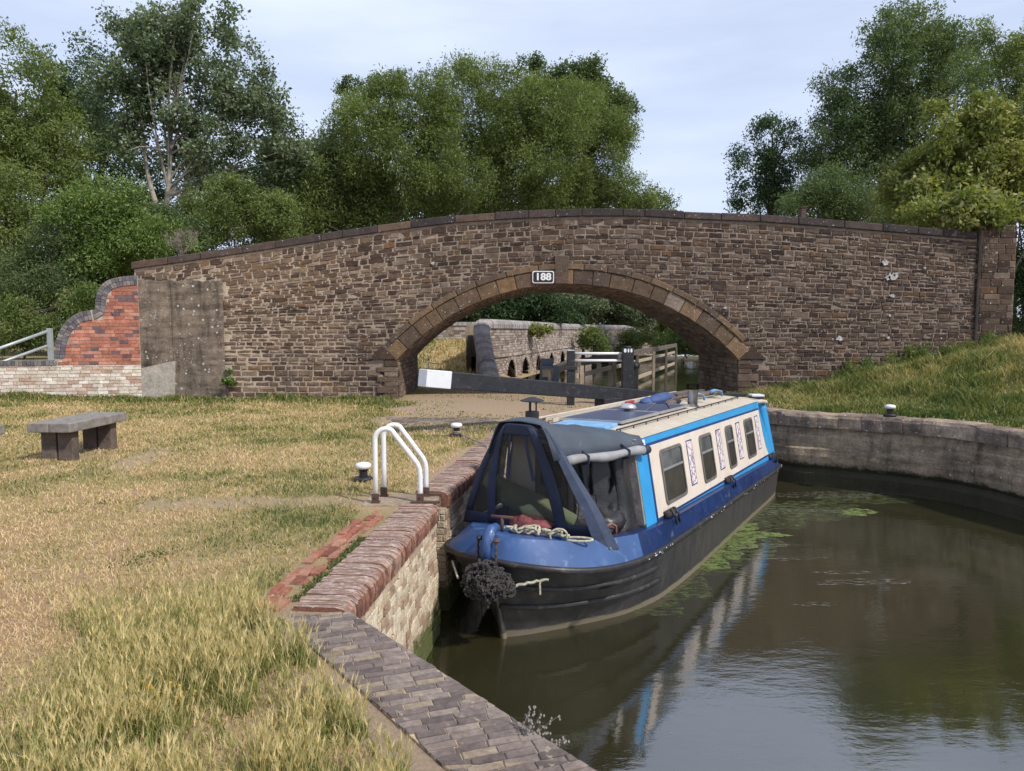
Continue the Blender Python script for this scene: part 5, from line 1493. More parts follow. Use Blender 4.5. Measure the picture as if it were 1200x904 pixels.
for (s0, s1) in ((2.13, 2.92), (3.68, 4.25), (5.0, 5.41), (6.16, 6.73)):
    z0, z1 = 1.035, 1.685
    o_ = rr2(s0, s1, z0, z1, 0.07); i_ = rr2(s0 + 0.035, s1 - 0.035, z0 + 0.035, z1 - 0.035, 0.045); n = len(o_)
    mb = MB(); X = lambda P, off: [(ST(z) + off, s, z) for s, z in P]
    mb.add(X(o_, 0.012) + X(o_, 0.028) + X(i_, 0.028) + X(i_, 0.012), [(r_ * n + k, r_ * n + (k + 1) % n, (r_ + 1) * n + (k + 1) % n, (r_ + 1) * n + k) for r_ in range(3) for k in range(n)])
    wf = mb.build('window', M['window_frame'], boat, local=True)
    hp0, hp1 = z1 - 0.035 - 0.20, z1 - 0.035
    def bar(z, h_, o1, mat, nm):
        mb = MB(); P = [(s0 + 0.035, z), (s1 - 0.035, z), (s1 - 0.035, z + h_), (s0 + 0.035, z + h_)]
        P = [(s, q - (s - 2) * 0.0165) for s, q in P]; side_quad(mb, P, o1, 0.008); mb.build(nm, M[mat], wf, local=True)
    bar(hp0 - 0.02, 0.028, 0.027, 'alu', 'glazing_bar')
    mb = MB(); nn = 18; rows = [[], []]
    for k in range(nn * 2 + 1):
        s = s0 + 0.035 + (s1 - s0 - 0.07) * k / (nn * 2); off = 0.009 + 0.011 * (k % 2)
        for r_, z in ((0, z0 + 0.035), (1, hp0)): zq = z - (s - 2) * 0.0165; rows[r_].append((ST(zq) + off, s, zq))
    mb.grid(rows); mb.build('curtain', M['curtain'], wf, local=True)
    mb = MB(); side_quad(mb, [(s, q - (s - 2) * 0.0165) for s, q in [(s0 + 0.035, hp0), (s1 - 0.035, hp0), (s1 - 0.035, hp1), (s0 + 0.035, hp1)]], 0.0135, 0.004); mb.build('hopper_reflection', M['hopper'], wf, local=True)  # pale sheet behind the top light, a painted reflection
    mb = MB(); side_quad(mb, [(s, q - (s - 2) * 0.0165) for s, q in [(s0 + 0.035, z0 + .035), (s1 - 0.035, z0 + .035), (s1 - 0.035, hp1), (s0 + 0.035, hp1)]], 0.022, 0.003); mb.build('glass', M['glass'], wf, local=True)
for (s0, s1) in ((3.14, 3.38), (4.51, 4.76), (5.65, 5.90), (6.95, 7.18)):
    mb = MB(); side_quad(mb, [(s, q - (s - 2) * 0.0165) for s, q in [(s0, 1.09), (s1, 1.09), (s1, 1.68), (s0, 1.68)]], 0.013, 0.01); fr_ = mb.build('decal_border', M['navy_line'], boat, local=True)
    mb = MB(); side_quad(mb, [(s, q - (s - 2) * 0.0165) for s, q in [(s0 + .018, 1.105), (s1 - .018, 1.105), (s1 - .018, 1.665), (s0 + .018, 1.665)]], 0.015, 0.01); mb.build('patterned_decal', M['decal'], fr_, local=True)
# roof
mb = MB(); rows = []
for i in range(25):
    s = S0 - 0.02 + (7.42 - S0) * i / 24; zr = zroof(s); w_ = ST(zr) + 0.015
    rows.append([(w_ * c_, s, zr + 0.075 * (1 - abs(c_) ** 2.2) + 0.004) for c_ in np.linspace(-1, 1, 13)])
mb.grid(rows[::-1]); mb.build('roof', M['roof_cream'], boat, local=True, smooth=True)
def rz_(t_, s): return zroof(s) + 0.075 * (1 - abs(t_ / 0.8) ** 2.2) + 0.004
# bulkheads
for (s, mt, nm) in ((S0 + 0.02, 'cream_paint', 'front_bulkhead'), (7.42, 'cyan_paint', 'rear_bulkhead')):
    mb = MB(); zb = 0.5; P = [(-ST(0.8), s, zb), (ST(0.8), s, zb), (ST(0.8), s, 0.8), (ST(zroof(s)), s, zroof(s)), (0.4, s, zroof(s) + 0.055), (0, s, zroof(s) + 0.07), (-0.4, s, zroof(s) + 0.055), (-ST(zroof(s)), s, zroof(s)), (-ST(0.8), s, 0.8)]
    mb.add(P, [tuple(range(9))]); bk = mb.build(nm, M[mt], boat, local=True)
    if s < 3:
        for q in (-0.26, 0.26):
            mb = MB(); mb.box((q, s - 0.012, 1.15), (0.44, 0.02, 1.2)); dr = mb.build('door', M['oak_dark'], bk, local=True)
            mb = MB(); mb.box((q, s - 0.026, 1.45), (0.28, 0.01, 0.4)); mb.build('door_pane', M['glass'], dr, local=True)
# rusty cream jamb at the cabin front edge
mb = MB(); mb.beam((ST(0.95) - 0.05, S0 - 0.02, 0.95), (ST(1.85) - 0.05, S0 - 0.02, 1.86), 0.05, 0.09, up=(1, 0, 0)); mb.build('front_jamb', M['oak'], boat, local=True)
# small square notice by the front corner
mb = MB(); side_quad(mb, [(1.55, 1.72), (1.74, 1.72), (1.74, 1.86), (1.55, 1.86)], 0.012, 0.02); nq = mb.build('name_plate', M['plate_white'], boat, local=True)
mb = MB()
for k in range(3): side_quad(mb, [(1.58, 1.745 + 0.035 * k), (1.71, 1.745 + 0.035 * k), (1.71, 1.757 + 0.035 * k), (1.58, 1.757 + 0.035 * k)], 0.0145, 0.003)
mb.build('plate_text', M['plate_black'], nq, local=True)
# stern screen, blue with a cream cap
mb = MB(); rows = []
for k in range(9):
    z = 0.72 + 1.03 * k / 8
    rows.append([(ST(z) - 0.02 - 0.10 * (j == 0) + 0.0, 8.03 - 0.16 * (k / 8) + 0.10 * j, z) for j in range(3)])
mb.grid(rows); mb.build('stern_screen', M['cyan_paint'], boat, local=True, smooth=True, solid=0.03)
mb = MB(); mb.grid([[(-p[0], p[1], p[2]) for p in r_] for r_ in rows]); mb.build('stern_screen', M['cyan_paint'], boat, local=True, smooth=True, solid=0.03)
mb = MB(); mb.tube([(0.74, 7.42, 1.80), (0.80, 7.75, 1.79), (0.82, 7.98, 1.76), (0.78, 8.06, 1.74), (0.4, 8.12, 1.78), (-0.4, 8.12, 1.78), (-0.78, 8.06, 1.74), (-0.80, 7.5, 1.8)], 0.04, 8); mb.build('stern_rail', M['roof_cream'], boat, local=True, smooth=True)
mb = MB(); rows = [[(0.70, 7.44, 0.72), (0.74, 7.98, 0.72)], [(0.66, 7.44, 1.75), (0.70, 7.90, 1.72)]]; mb.grid(rows); mb.build('stern_curtain', M['tarp'], boat, local=True)
# roof fittings
mb = MB()
for (s0, s1, t0, t1) in ((2.12, 3.42, -0.56, 0.36), (3.47, 4.75, -0.56, 0.36)):
    P = [(t0, s0), (t1, s0), (t1, s1), (t0, s1)]
    zt = [rz_(t, s) * 0.45 + rz_(0, s) * 0.55 + 0.045 for t, s in P]
    mb.hexa([(P[k][0], P[k][1], zt[k] - 0.03) for k in range(4)] + [(P[k][0], P[k][1], zt[k]) for k in range(4)])
sl = mb.build('solar_panels', M['solar'], boat, local=True)
mb = MB()
for (s0, s1, t0, t1) in ((2.12, 3.42, -0.56, 0.36), (3.47, 4.75, -0.56, 0.36)):
    for (a_, b_) in (((t0, s0), (t1, s0)), ((t1, s0), (t1, s1)), ((t1, s1), (t0, s1)), ((t0, s1), (t0, s0))):
        mb.beam((a_[0], a_[1], rz_(a_[0], a_[1]) * 0.45 + rz_(0, a_[1]) * 0.55 + 0.034), (b_[0], b_[1], rz_(b_[0], b_[1]) * 0.45 + rz_(0, b_[1]) * 0.55 + 0.034), 0.025, 0.034)
mb.build('panel_frame', M['alu'], sl, local=True)
mb = MB(); P = [(-0.30, 1.56), (0.40, 1.56), (0.34, 2.06), (-0.34, 2.06)]
mb.hexa([(t, s, rz_(0, s) - 0.04) for t, s in P] + [(t, s, rz_(0, s) + 0.03) for t, s in P]); mb.build('roof_hatch', M['roof_pale_blue'], boat, local=True, bevel=0.012)
for (t_, s_) in ((-0.10, 3.45), ):
    mb = MB(); z_ = rz_(0, s_) + 0.03; mb.lathe((t_, s_, z_), [(0.06, 0), (0.06, 0.03), (0.115, 0.035), (0.12, 0.055), (0.10, 0.085), (0.05, 0.105)], 18); mb.build('mushroom_vent', M['alu'], boat, local=True, smooth=True)
# stainless flue and cap
ct, cs = 0.33, 5.05; cz = rz_(ct, cs)
mb = MB(); mb.lathe((ct, cs, cz - 0.02), [(0.105, 0), (0.105, 0.03), (0.078, 0.035), (0.078, 0.27), (0.11, 0.272), (0.11, 0.285)], 20); fl = mb.build('stainless_flue', M['steel'], boat, local=True, smooth=False)
mb = MB(); mb.lathe((ct, cs, cz + 0.255), [(0.10, 0.02), (0.10, 0.10), (0.095, 0.105)], 20); mb.build('flue_cap', M['glass'], fl, local=True)
# black flue with a coolie hat
ct, cs = -0.60, 1.60; cz = rz_(ct, cs)
mb = MB(); mb.lathe((ct, cs, cz - 0.03), [(0.085, 0), (0.085, 0.22), (0.078, 0.225)], 16)
for k in range(3): a_ = 2 * math.pi * k / 3 + 0.4; mb.tube([(ct + 0.05 * math.cos(a_), cs + 0.05 * math.sin(a_), cz + 0.15), (ct + 0.05 * math.cos(a_), cs + 0.05 * math.sin(a_), cz + 0.34)], 0.010, 6)
mb.lathe((ct, cs, cz + 0.32), [(0.15, 0), (0.15, 0.008), (0.05, 0.045), (0.01, 0.05)], 16); mb.build('black_chimney', M['black_metal'], boat, local=True)
# handrails on the roof
for (t_, mt, h_) in ((0.52, 'black_metal', 0.022), (-0.66, 'roof_cream', 0.03)):
    mb = MB(); P = [(t_, s, rz_(t_, s) + (0.035 if t_ > 0 else 0.09)) for s in np.linspace(1.6, 7.2, 18)]
    mb.tube(P, 0.010 if t_ > 0 else 0.016, 6)
    for s in np.linspace(1.7, 7.1, 14): mb.tube([(t_, s, rz_(t_, s) - 0.01), (t_, s, rz_(t_, s) + (0.035 if t_ > 0 else 0.09))], 0.008 if t_ > 0 else 0.014, 5)
    mb.build('roof_handrail', M[mt], boat, local=True)
mb = MB(); mb.tube([(0.1, 3.6, rz_(0, 3.6) + .03), (0.2, 3.75, rz_(0, 3.7) + 0.13), (0.28, 3.95, rz_(0, 3.9) + .12), (0.33, 3.98, rz_(0, 4) + .03)], 0.009, 6); mb.build('panel_cable', M['black_metal'], boat, local=True)

# things lying on the roof (own objects, boat-aligned)
def bw(t, s, z):
    return np.array([SB[0] + s * math.sin(TH) + t * math.cos(TH), SB[1] + s * math.cos(TH) - t * math.sin(TH), z])
def lump(mb, c, r, seed, n=2, amp=0.25, freq=3.0, flat=None):
    rows = []
    for i in range(0, 9):
        ph = math.pi * i / 8; row = []
        for j in range(17):
            th = 2 * math.pi * j / 16; d_ = Vector((math.sin(ph) * math.cos(th), math.sin(ph) * math.sin(th), math.cos(ph)))
            k_ = 1 + amp * mnoise.noise(d_ * freq + Vector((seed, seed * 2, 0))); p = Vector((d_.x * r[0], d_.y * r[1], d_.z * r[2])) * k_
            ca, sa = math.cos(-TH), math.sin(-TH); row.append((c[0] + p.x * ca - p.y * sa, c[1] + p.x * sa + p.y * ca, c[2] + p.z))
        rows.append(row)
    mb.grid(rows)
mb = MB(); lump(mb, bw(-0.28, 5.35, 1.99), (0.14, 0.55, 0.09), 3); lump(mb, bw(-0.35, 4.95, 1.97), (0.12, 0.3, 0.07), 5)
tag(mb.build('bundle', M['blue_cloth'], None, smooth=True), 'dark blue cloth bundle on the boat roof left of the steel flue', 'bundle')
mb = MB(); lump(mb, bw(0.02, 5.05, 1.97), (0.09, 0.32, 0.05), 8)
tag(mb.build('log', M['oak_dark'], None, smooth=True), 'brown log lying on the boat roof in front of the blue bundle', 'log')
for (t, s, lab) in ((0.20, 5.75, 'light blue painted scuttle on the boat roof just right of the steel flue'), (0.22, 6.75, 'small light blue scuttle near the stern end of the boat roof')):
    c_ = bw(t, s, rz_(0.2, s) + 0.08)
    mb = MB(); rows = []
    for i in range(9):
        a_ = math.pi * i / 8 - 0.3
        row = []
        for j in range(7):
            w_ = 0.16 * (j / 6 - 0.5) * (0.6 if i < 3 else 1); row.append((c_[0] + 0.11 * math.cos(a_) , c_[1] + w_ * 1.2, c_[2] + 0.09 * math.sin(a_) - 0.02))
        rows.append(row)
    mb.grid(rows); tag(mb.build('scuttle', M['tub_blue'], None, smooth=True, solid=0.01), lab, 'scuttle')
mb = MB(); mb.tube([bw(0.05, 5.9, 1.99), bw(0.15, 7.35, 1.97)], 0.035, 8); mb.tube([bw(-0.08, 5.2, 2.0), bw(-0.02, 7.2, 1.98)], 0.02, 8)
mb.beam(bw(-0.3, 5.9, 2.0), bw(-0.25, 7.3, 1.98), 0.22, 0.05)
tag(mb.build('boat_pole', M['oak_dark'], None), 'dark poles and plank laid along the rear of the boat roof', 'pole')
mb = MB(); c_ = bw(-0.5, 4.5, 2.0); mb.beam(bw(-0.5, 4.35, 1.99), bw(-0.5, 4.65, 1.99), 0.05, 0.04)
tag(mb.build('red_handle', M['orange_plate'], None, bevel=0.008), 'small red handle on the left edge of the boat roof', 'handle')
# white ladder / gangplank frame on left edge of roof
pk = thing('gangplank', tuple(bw(-0.58, 3.5, 1.93)), 'narrow pale slatted gangplank lying along the left side of the boat roof', 'gangplank')
mb = MB()
for t in (-0.50, -0.60): mb.beam(bw(t, 1.95, 1.975), bw(t, 5.1, 1.955), 0.02, 0.05)
for s in np.linspace(2.0, 5.05, 12): mb.beam(bw(-0.50, s, 1.965), bw(-0.60, s, 1.965), 0.04, 0.02)
mb.build('frame', M['roof_cream'], pk)

# ------------------------------------------------------------------ canvas cover over the bow
FL_, FR_ = np.array([-0.86, 0.50, 0.96]), np.array([0.79, 0.70, 0.93])
TL_, TR_ = np.array([-0.25, 0.33, 2.15]), np.array([0.24, 0.33, 2.15])
def FP(a_, b_, off=0.0):
    """a -1..1 across, b 0..1 up the front frame (local boat coordinates)"""
    w = (a_ + 1) / 2; b0 = FL_ * (1 - w) + FR_ * w; t0_ = TL_ * (1 - w) + TR_ * w
    # gentle outward bow of the sides, rounded shoulders
    p = b0 * (1 - b_) + t0_ * b_
    p = p.copy(); p[2] -= 0.10 * (abs(a_) ** 5) * b_ ** 6
    p[0] += 0.05 * a_ * math.sin(math.pi * b_)
    p[1] -= 0.07 * (1 - a_ * a_) + off
    return tuple(p)
hood = thing('bow_cover', tuple(bw(0, 0.5, 0.95)), 'navy and slate canvas cover with clear plastic windows over the bow of the boat', 'boat cover', rz=-TH)
hoff = np.array([0, 0.5, 0.95])
def hb(mb, name, mat, parent=None, **kw):
    mb.v = [tuple(np.array(p) - hoff) for p in mb.v]
    return mb.build(name, mat, parent or hood, local=True, **kw)
def strip(mb, a0, a1, b0, b1, off, na=6, nb=10, a0t=None, a1t=None):
    rows = []
    for j in range(nb + 1):
        b_ = b0 + (b1 - b0) * j / nb; f_ = j / nb
        l_ = a0 + ((a0t if a0t is not None else a0) - a0) * f_; r_ = a1 + ((a1t if a1t is not None else a1) - a1) * f_
        rows.append([FP(l_ + (r_ - l_) * i / na, b_, off) for i in range(na + 1)])
    mb.grid(rows)
mb = MB()
strip(mb, -1, 1, 0.0, 0.13, 0.004, 14, 3)
strip(mb, -1, 1, 0.90, 1.0, 0.004, 14, 5)
strip(mb, -1.0, -0.90, 0.13, 0.90, 0.005, 2, 14, a1t=-0.80)
strip(mb, 0.86, 1.0, 0.13, 0.90, 0.005, 2, 14)
strip(mb, -0.58, -0.46, 0.03, 0.98, 0.012, 3, 14, a0t=-0.86, a1t=-0.62)
strip(mb, 0.42, 0.56, 0.03, 0.98, 0.012, 3, 14, a0t=0.42, a1t=0.72)
hb(mb, 'front_panel', M['canvas_navy'], smooth=True, solid=0.006)
mb = MB(); strip(mb, -0.92, 0.90, 0.12, 0.91, -0.004, 12, 10); hb(mb, 'front_window', M['clear_plastic'], smooth=True)
for a_ in (-0.30, 0.22):
    mb = MB(); strip(mb, a_ - 0.035, a_ + 0.035, 0.50, 0.90, 0.010, 1, 6); sp_ = hb(mb, 'window_strap', M['canvas_navy'], solid=0.004)
# overhanging right-hand strap flap reaching over the gunwale
mb = MB(); rows = []
for j in range(17):
    f_ = j / 16; bl = 0.035 * math.sin(math.pi * f_)
    A_ = np.array([0.25, 0.30, 2.12]) * (1 - f_) + np.array([0.76, 0.56, 0.875]) * f_
    B_ = np.array([0.29, 0.37, 2.10]) * (1 - f_) + np.array([0.93, 0.74, 0.875]) * f_
    M_ = (A_ + B_) / 2 + np.array([0.018, -0.012, 0.008])
    for p in (A_, B_, M_): p[0] += bl; p[2] += 0.008 * math.sin(11 * f_)
    rows.append([tuple(A_), tuple(M_), tuple(B_)])
mb.grid(rows); hb(mb, 'side_flap', M['canvas_flap'], smooth=False, solid=0.006)
mb = MB()
for q in ((0.80, 0.575, 0.895), (0.88, 0.66, 0.895)): mb.lathe((q[0], q[1] - 0.03, q[2]), [(0.012, -0.004), (0.012, 0.01)], 8)
hb(mb, 'stud', M['alu'])
# canopy roof from the frame back to the cabin
mb = MB(); rows = []
NSG = 14
for j in range(NSG + 1):
    f_ = j / NSG
    s = 0.30 + (1.58 - 0.30) * f_
    ztop = 2.165 * (1 - f_) + 1.985 * f_ - 0.03 * math.sin(math.pi * f_) + 0.07 * math.exp(-((f_ - 0.16) / 0.12) ** 2)
    ht = 0.25 * (1 - f_) + 0.80 * f_                     # shoulder half-width
    he = 0.40 * (1 - f_) + 0.86 * f_; ze = 1.80 * (1 - f_) + 1.80 * f_
    row = []
    for c_ in np.linspace(-1, 1, 21):
        a_ = abs(c_); sgn = 1 if c_ > 0 else -1
        if a_ < 0.7:
            q = a_ / 0.7; t = ht * q; z = ztop - (ztop - (2.13 * (1 - f_) + 1.915 * f_)) * q ** 2
        else:
            q = (a_ - 0.7) / 0.3; zs_ = 2.13 * (1 - f_) + 1.915 * f_; t = ht + (he - ht) * q; z = zs_ + (ze - zs_) * (q ** 1.3)
        z += 0.022 * mnoise.noise(Vector((t * 5, s * 4, 1))) + 0.010 * math.sin(8 * (s * 1.5 + t * 2)) * a_ 
        row.append((sgn * t, s, z))
    rows.append(row)
mb.grid(rows); hb(mb, 'canopy', M['canvas_grey'], smooth=True, solid=0.008)
# rolled up side
for sg in (1, -1):
    mb = MB(); P = []; rr_ = []
    for k in range(15):
        f_ = k / 14; P.append((sg * (0.44 + 0.43 * f_ + 0.01), 0.47 + 1.03 * f_, 1.775 + 0.012 * math.sin(9 * f_))); rr_.append(0.048 + 0.006 * math.sin(14 * f_ + 1))
    mb.tube(P, rr_, 10); hb(mb, 'rolled_side', M['canvas_pale'], smooth=True)
    mb = MB(); mb.tube([(sg * 0.875, 1.50, 1.78), (sg * 0.905, 1.60, 1.775)], [0.062, 0.045], 10)
    for f_ in (0.22, 0.75):
        c_ = (sg * (0.45 + 0.43 * f_), 0.47 + 1.03 * f_, 1.775)
        mb.tube([(c_[0] - 0.05, c_[1], c_[2] + 0.09), (c_[0] + 0.055, c_[1], c_[2] + 0.03), (c_[0] + 0.05, c_[1] + 0.01, c_[2] - 0.045), (c_[0] - 0.02, c_[1], c_[2] - 0.06)], 0.013, 6)
    hb(mb, 'roll_strap', M['canvas_navy'], smooth=True)
# left side wall of the cover (closed)
mb = MB(); rows = []
for j in range(9):
    f_ = j / 8; lo = np.array([-0.86 - 0.12 * f_, 0.50 + 0.97 * f_, 0.95]); hi = np.array([-(0.40 + 0.46 * f_), 0.36 + 1.12 * f_, 1.80])
    rows.append([tuple(lo * (1 - k / 5) + hi * (k / 5)) for k in range(6)])
mb.grid(rows); hb(mb, 'side_curtain', M['clear_plastic'], smooth=True)
mb = MB(); strip(mb, -1.02, -0.9, 0, 1, -0.02, 2, 10); hb(mb, 'frame_hoop', M['black_metal'])

# black tarpaulin hanging inside, bags
mb = MB(); rows = []
for i in range(25):
    u_ = i / 24; row = []
    for j in range(19):
        v_ = j / 18
        # sheet hung from the rolled edge near the cabin, spreading over a heap
        s = 1.38 - 0.55 * (1 - u_) * (0.55 + 0.45 * (1 - v_))
        t = 0.30 + 0.50 * u_ - 0.10 * v_
        z = 0.62 + 1.12 * (v_ ** 0.9)
        n_ = mnoise.noise(Vector((u_ * 7, v_ * 1.4, 3))) + 0.5 * mnoise.noise(Vector((u_ * 16, v_ * 3, 5)))
        t += 0.12 * n_; s += 0.10 * n_ + 0.18 * sst(0.5, 0.0, v_) * -1
        row.append(tuple(bw(t, s, z)))
    rows.append(row)
mb.grid(rows); tag(mb.build('tarpaulin', M['tarp'], None, smooth=True, solid=0.006), 'crumpled black tarpaulin hanging under the bow cover beside the cabin front', 'tarpaulin')
mb = MB(); lump(mb, bw(0.48, 0.98, 0.93), (0.30, 0.36, 0.15), 4, amp=0.35, freq=1.6); lump(mb, bw(0.60, 1.18, 1.02), (0.20, 0.24, 0.14), 9, amp=0.3, freq=1.5)
tag(mb.build('bin_bag', M['tarp'], None, smooth=True), 'black plastic sacks heaped in the open side of the bow cover', 'sack')
mb = MB(); mb.tube([tuple(bw(-0.72, 0.75, 1.45)), tuple(bw(-0.4, 0.62, 1.34)), tuple(bw(0.0, 0.60, 1.22)), tuple(bw(0.42, 0.72, 1.06))], [0.09, 0.13, 0.15, 0.10], 12)
tag(mb.build('bag', M['olive'], None, smooth=True), 'olive green bag behind the clear bow window', 'bag')
mb = MB(); lump(mb, bw(0.02, 0.48, 1.06), (0.26, 0.10, 0.09), 2, amp=0.5, freq=5)
tag(mb.build('mat', M['crimson'], None, smooth=True), 'faded crimson cloth behind the bottom of the clear bow window', 'cloth')
mb = MB(); P = [tuple(bw(0.80, 0.95, 0.93)), tuple(bw(0.80, 0.95, 1.04)), tuple(bw(0.78, 0.88, 1.08)), tuple(bw(0.76, 0.80, 1.07))]; mb.tube(P, 0.014, 6)
tag(mb.build('hose', M['strip_brick'], None, smooth=True), 'curved brown hose end beside the sacks at the bow', 'hose')

# heap of rope on the fore deck
mb = MB(); rs = random.Random(5)
P = []
for k in range(150):
    f_ = k / 149; a_ = k * 0.55
    t = 0.03 + 0.50 * f_ + 0.05 * math.cos(a_ * 0.6) ; s = 0.00 + 0.34 * f_ ** 1.1 + 0.055 * math.sin(a_)
    z = 1.10 - 0.09 * f_ + 0.03 + 0.045 * abs(math.sin(a_ * 0.37)) * (0.4 + math.sin(math.pi * f_))
    P.append(tuple(bw(t + rs.uniform(-.015, .015), s - 0.02, z)))
def smoothp(P, it=1): return [tuple(p) for p in smooth_path([np.array(q) for q in P], it)]
mb.tube(smoothp(P), 0.013, 6)
P = [tuple(bw(0.10 + 0.012 * k, -0.03 + 0.010 * k, 1.125 - 0.002 * k + 0.015 * math.sin(k))) for k in range(30)]; mb.tube(P, 0.013, 6)
P = [tuple(bw(0.52 + 0.14 + 0.13 * math.cos(a_), 0.34 + 0.035 * math.sin(a_) + 0.05 * math.cos(a_), 1.03 + 0.01 * math.sin(a_))) for a_ in np.linspace(-2.6, 2.6, 22)]; mb.tube(P, 0.013, 6)
P = [tuple(bw(0.50 + 0.07 * math.cos(a_), 0.22 + 0.05 * math.cos(a_), 1.07 + 0.07 * math.sin(a_))) for a_ in np.linspace(-0.5, 3.6, 18)]; mb.tube(P, 0.012, 6)
tag(mb.build('rope_coil', M['rope'], None, smooth=True), 'heap of pale green flecked rope on the blue fore deck', 'rope')
mb = MB(); P = [tuple(bw(0.44 + 0.085 * math.cos(a_), 0.17 + 0.06 * math.cos(a_) + 0.0, 1.0 + 0.075 * math.sin(a_))) for a_ in np.linspace(-3.1, 0.1, 16)]; mb.tube(P, 0.010, 6)
tag(mb.build('rope_loop', M['navy_line'], None, smooth=True), 'loop of thin blue cord hanging over the bow below the rope heap', 'cord')
# bow fender
bf_ = thing('rope_fender', tuple(bw(0.03, -0.46, 0.70)), 'big shaggy black knotted rope fender hung on the point of the bow', 'fender')
mb = MB(); rs = random.Random(3)
C0 = np.array([0.07, -0.45, 0.73])
def knob(c, r_):
    c = np.array(c); a_ = np.array([rs.gauss(0, 1) for _ in range(3)]); a_ /= np.linalg.norm(a_); b_ = np.cross(a_, [rs.gauss(0, 1) for _ in range(3)]); b_ /= np.linalg.norm(b_)
    P = [c + r_ * 1.7 * (a_ * math.cos(t_) + b_ * math.sin(t_)) for t_ in np.linspace(0, rs.uniform(2.2, 4.2), 5)]
    mb.tube([tuple(bw(*p)) for p in P], r_ * rs.uniform(0.42, 0.62), 5)
for (c_, r_, n) in ((C0, (0.165, 0.14, 0.16), 800), (C0 + [0.15, 0.06, -0.03], (0.085, 0.085, 0.095), 220), (C0 + [-0.16, 0.07, -0.04], (0.11, 0.085, 0.10), 280)):
    for k in range(n):
        z = rs.uniform(-1, 1); th = rs.uniform(0, 6.283); q = math.sqrt(1 - z * z)
        p = np.array([q * math.cos(th) * r_[0], q * math.sin(th) * r_[1], z * r_[2]]) * rs.uniform(0.86, 1.12) * (1 + 0.12 * math.sin(5 * th) * q)
        knob(c_ + p, rs.uniform(0.013, 0.024))
    lump_mb = mb
mb.build('knotted_body', M['fender'], bf_)
mb = MB()
for (c_, r_) in ((C0, (0.155, 0.13, 0.15)), (C0 + [0.15, 0.06, -0.03], (0.075, 0.075, 0.085)), (C0 + [-0.16, 0.07, -0.04], (0.10, 0.075, 0.09))): lump(mb, bw(*c_), r_, 1, amp=0.1)
mb.build('core', M['dark_gap'], bf_)
mb = MB(); P = [tuple(bw(0.28 + 0.28 * f_, -0.36 + 0.26 * f_, 0.69 + 0.05 * f_ + 0.006 * math.sin(30 * f_))) for f_ in np.linspace(0, 1, 14)]; mb.tube(P, 0.014, 6)
mb.tube([tuple(bw(0.50, -0.14, 0.735)), tuple(bw(0.505, -0.17, 0.70)), tuple(bw(0.51, -0.17, 0.60))], 0.010, 5)
mb.build('side_line', M['rope'], bf_)
mb = MB(); mb.tube([tuple(bw(-0.32, -0.35, 0.66)), tuple(bw(-0.50, -0.20, 0.76))], 0.012, 5)
mb.build('side_line', M['rope'], bf_)
# small side fenders folded over the gunwale
for (s, lab) in ((2.12, 'small black rolled fender on the gunwale nearest the bow'), (4.75, 'small black fender on the gunwale half way along the boat'), (7.75, 'small black fender on the gunwale near the stern')):
    c_ = bw(1.03, s, zdk(s) + 0.035)
    fr_ = thing('side_fender', tuple(c_), lab, 'fender', 'small fenders along the gunwale')
    mb = MB(); mb.tube([tuple(bw(0.99, s - 0.13, zdk(s) + 0.055)), tuple(bw(1.0, s + 0.13, zdk(s) + 0.055))], 0.048, 10); mb.build('roll', M['fender'], fr_, smooth=True)
    mb = MB()
    for q in (-0.07, 0.05): mb.tube([tuple(bw(0.95, s + q, zdk(s) + 0.02)), tuple(bw(1.02, s + q, zdk(s) + 0.11)), tuple(bw(1.075, s + q + 0.02, zdk(s) + 0.04)), tuple(bw(1.085, s + q + 0.03, zdk(s) - 0.06)), tuple(bw(1.06, s + q + 0.06, zdk(s) - 0.03))], 0.012, 6)
    mb.build('lashing', M['black_metal'], fr_, smooth=True)

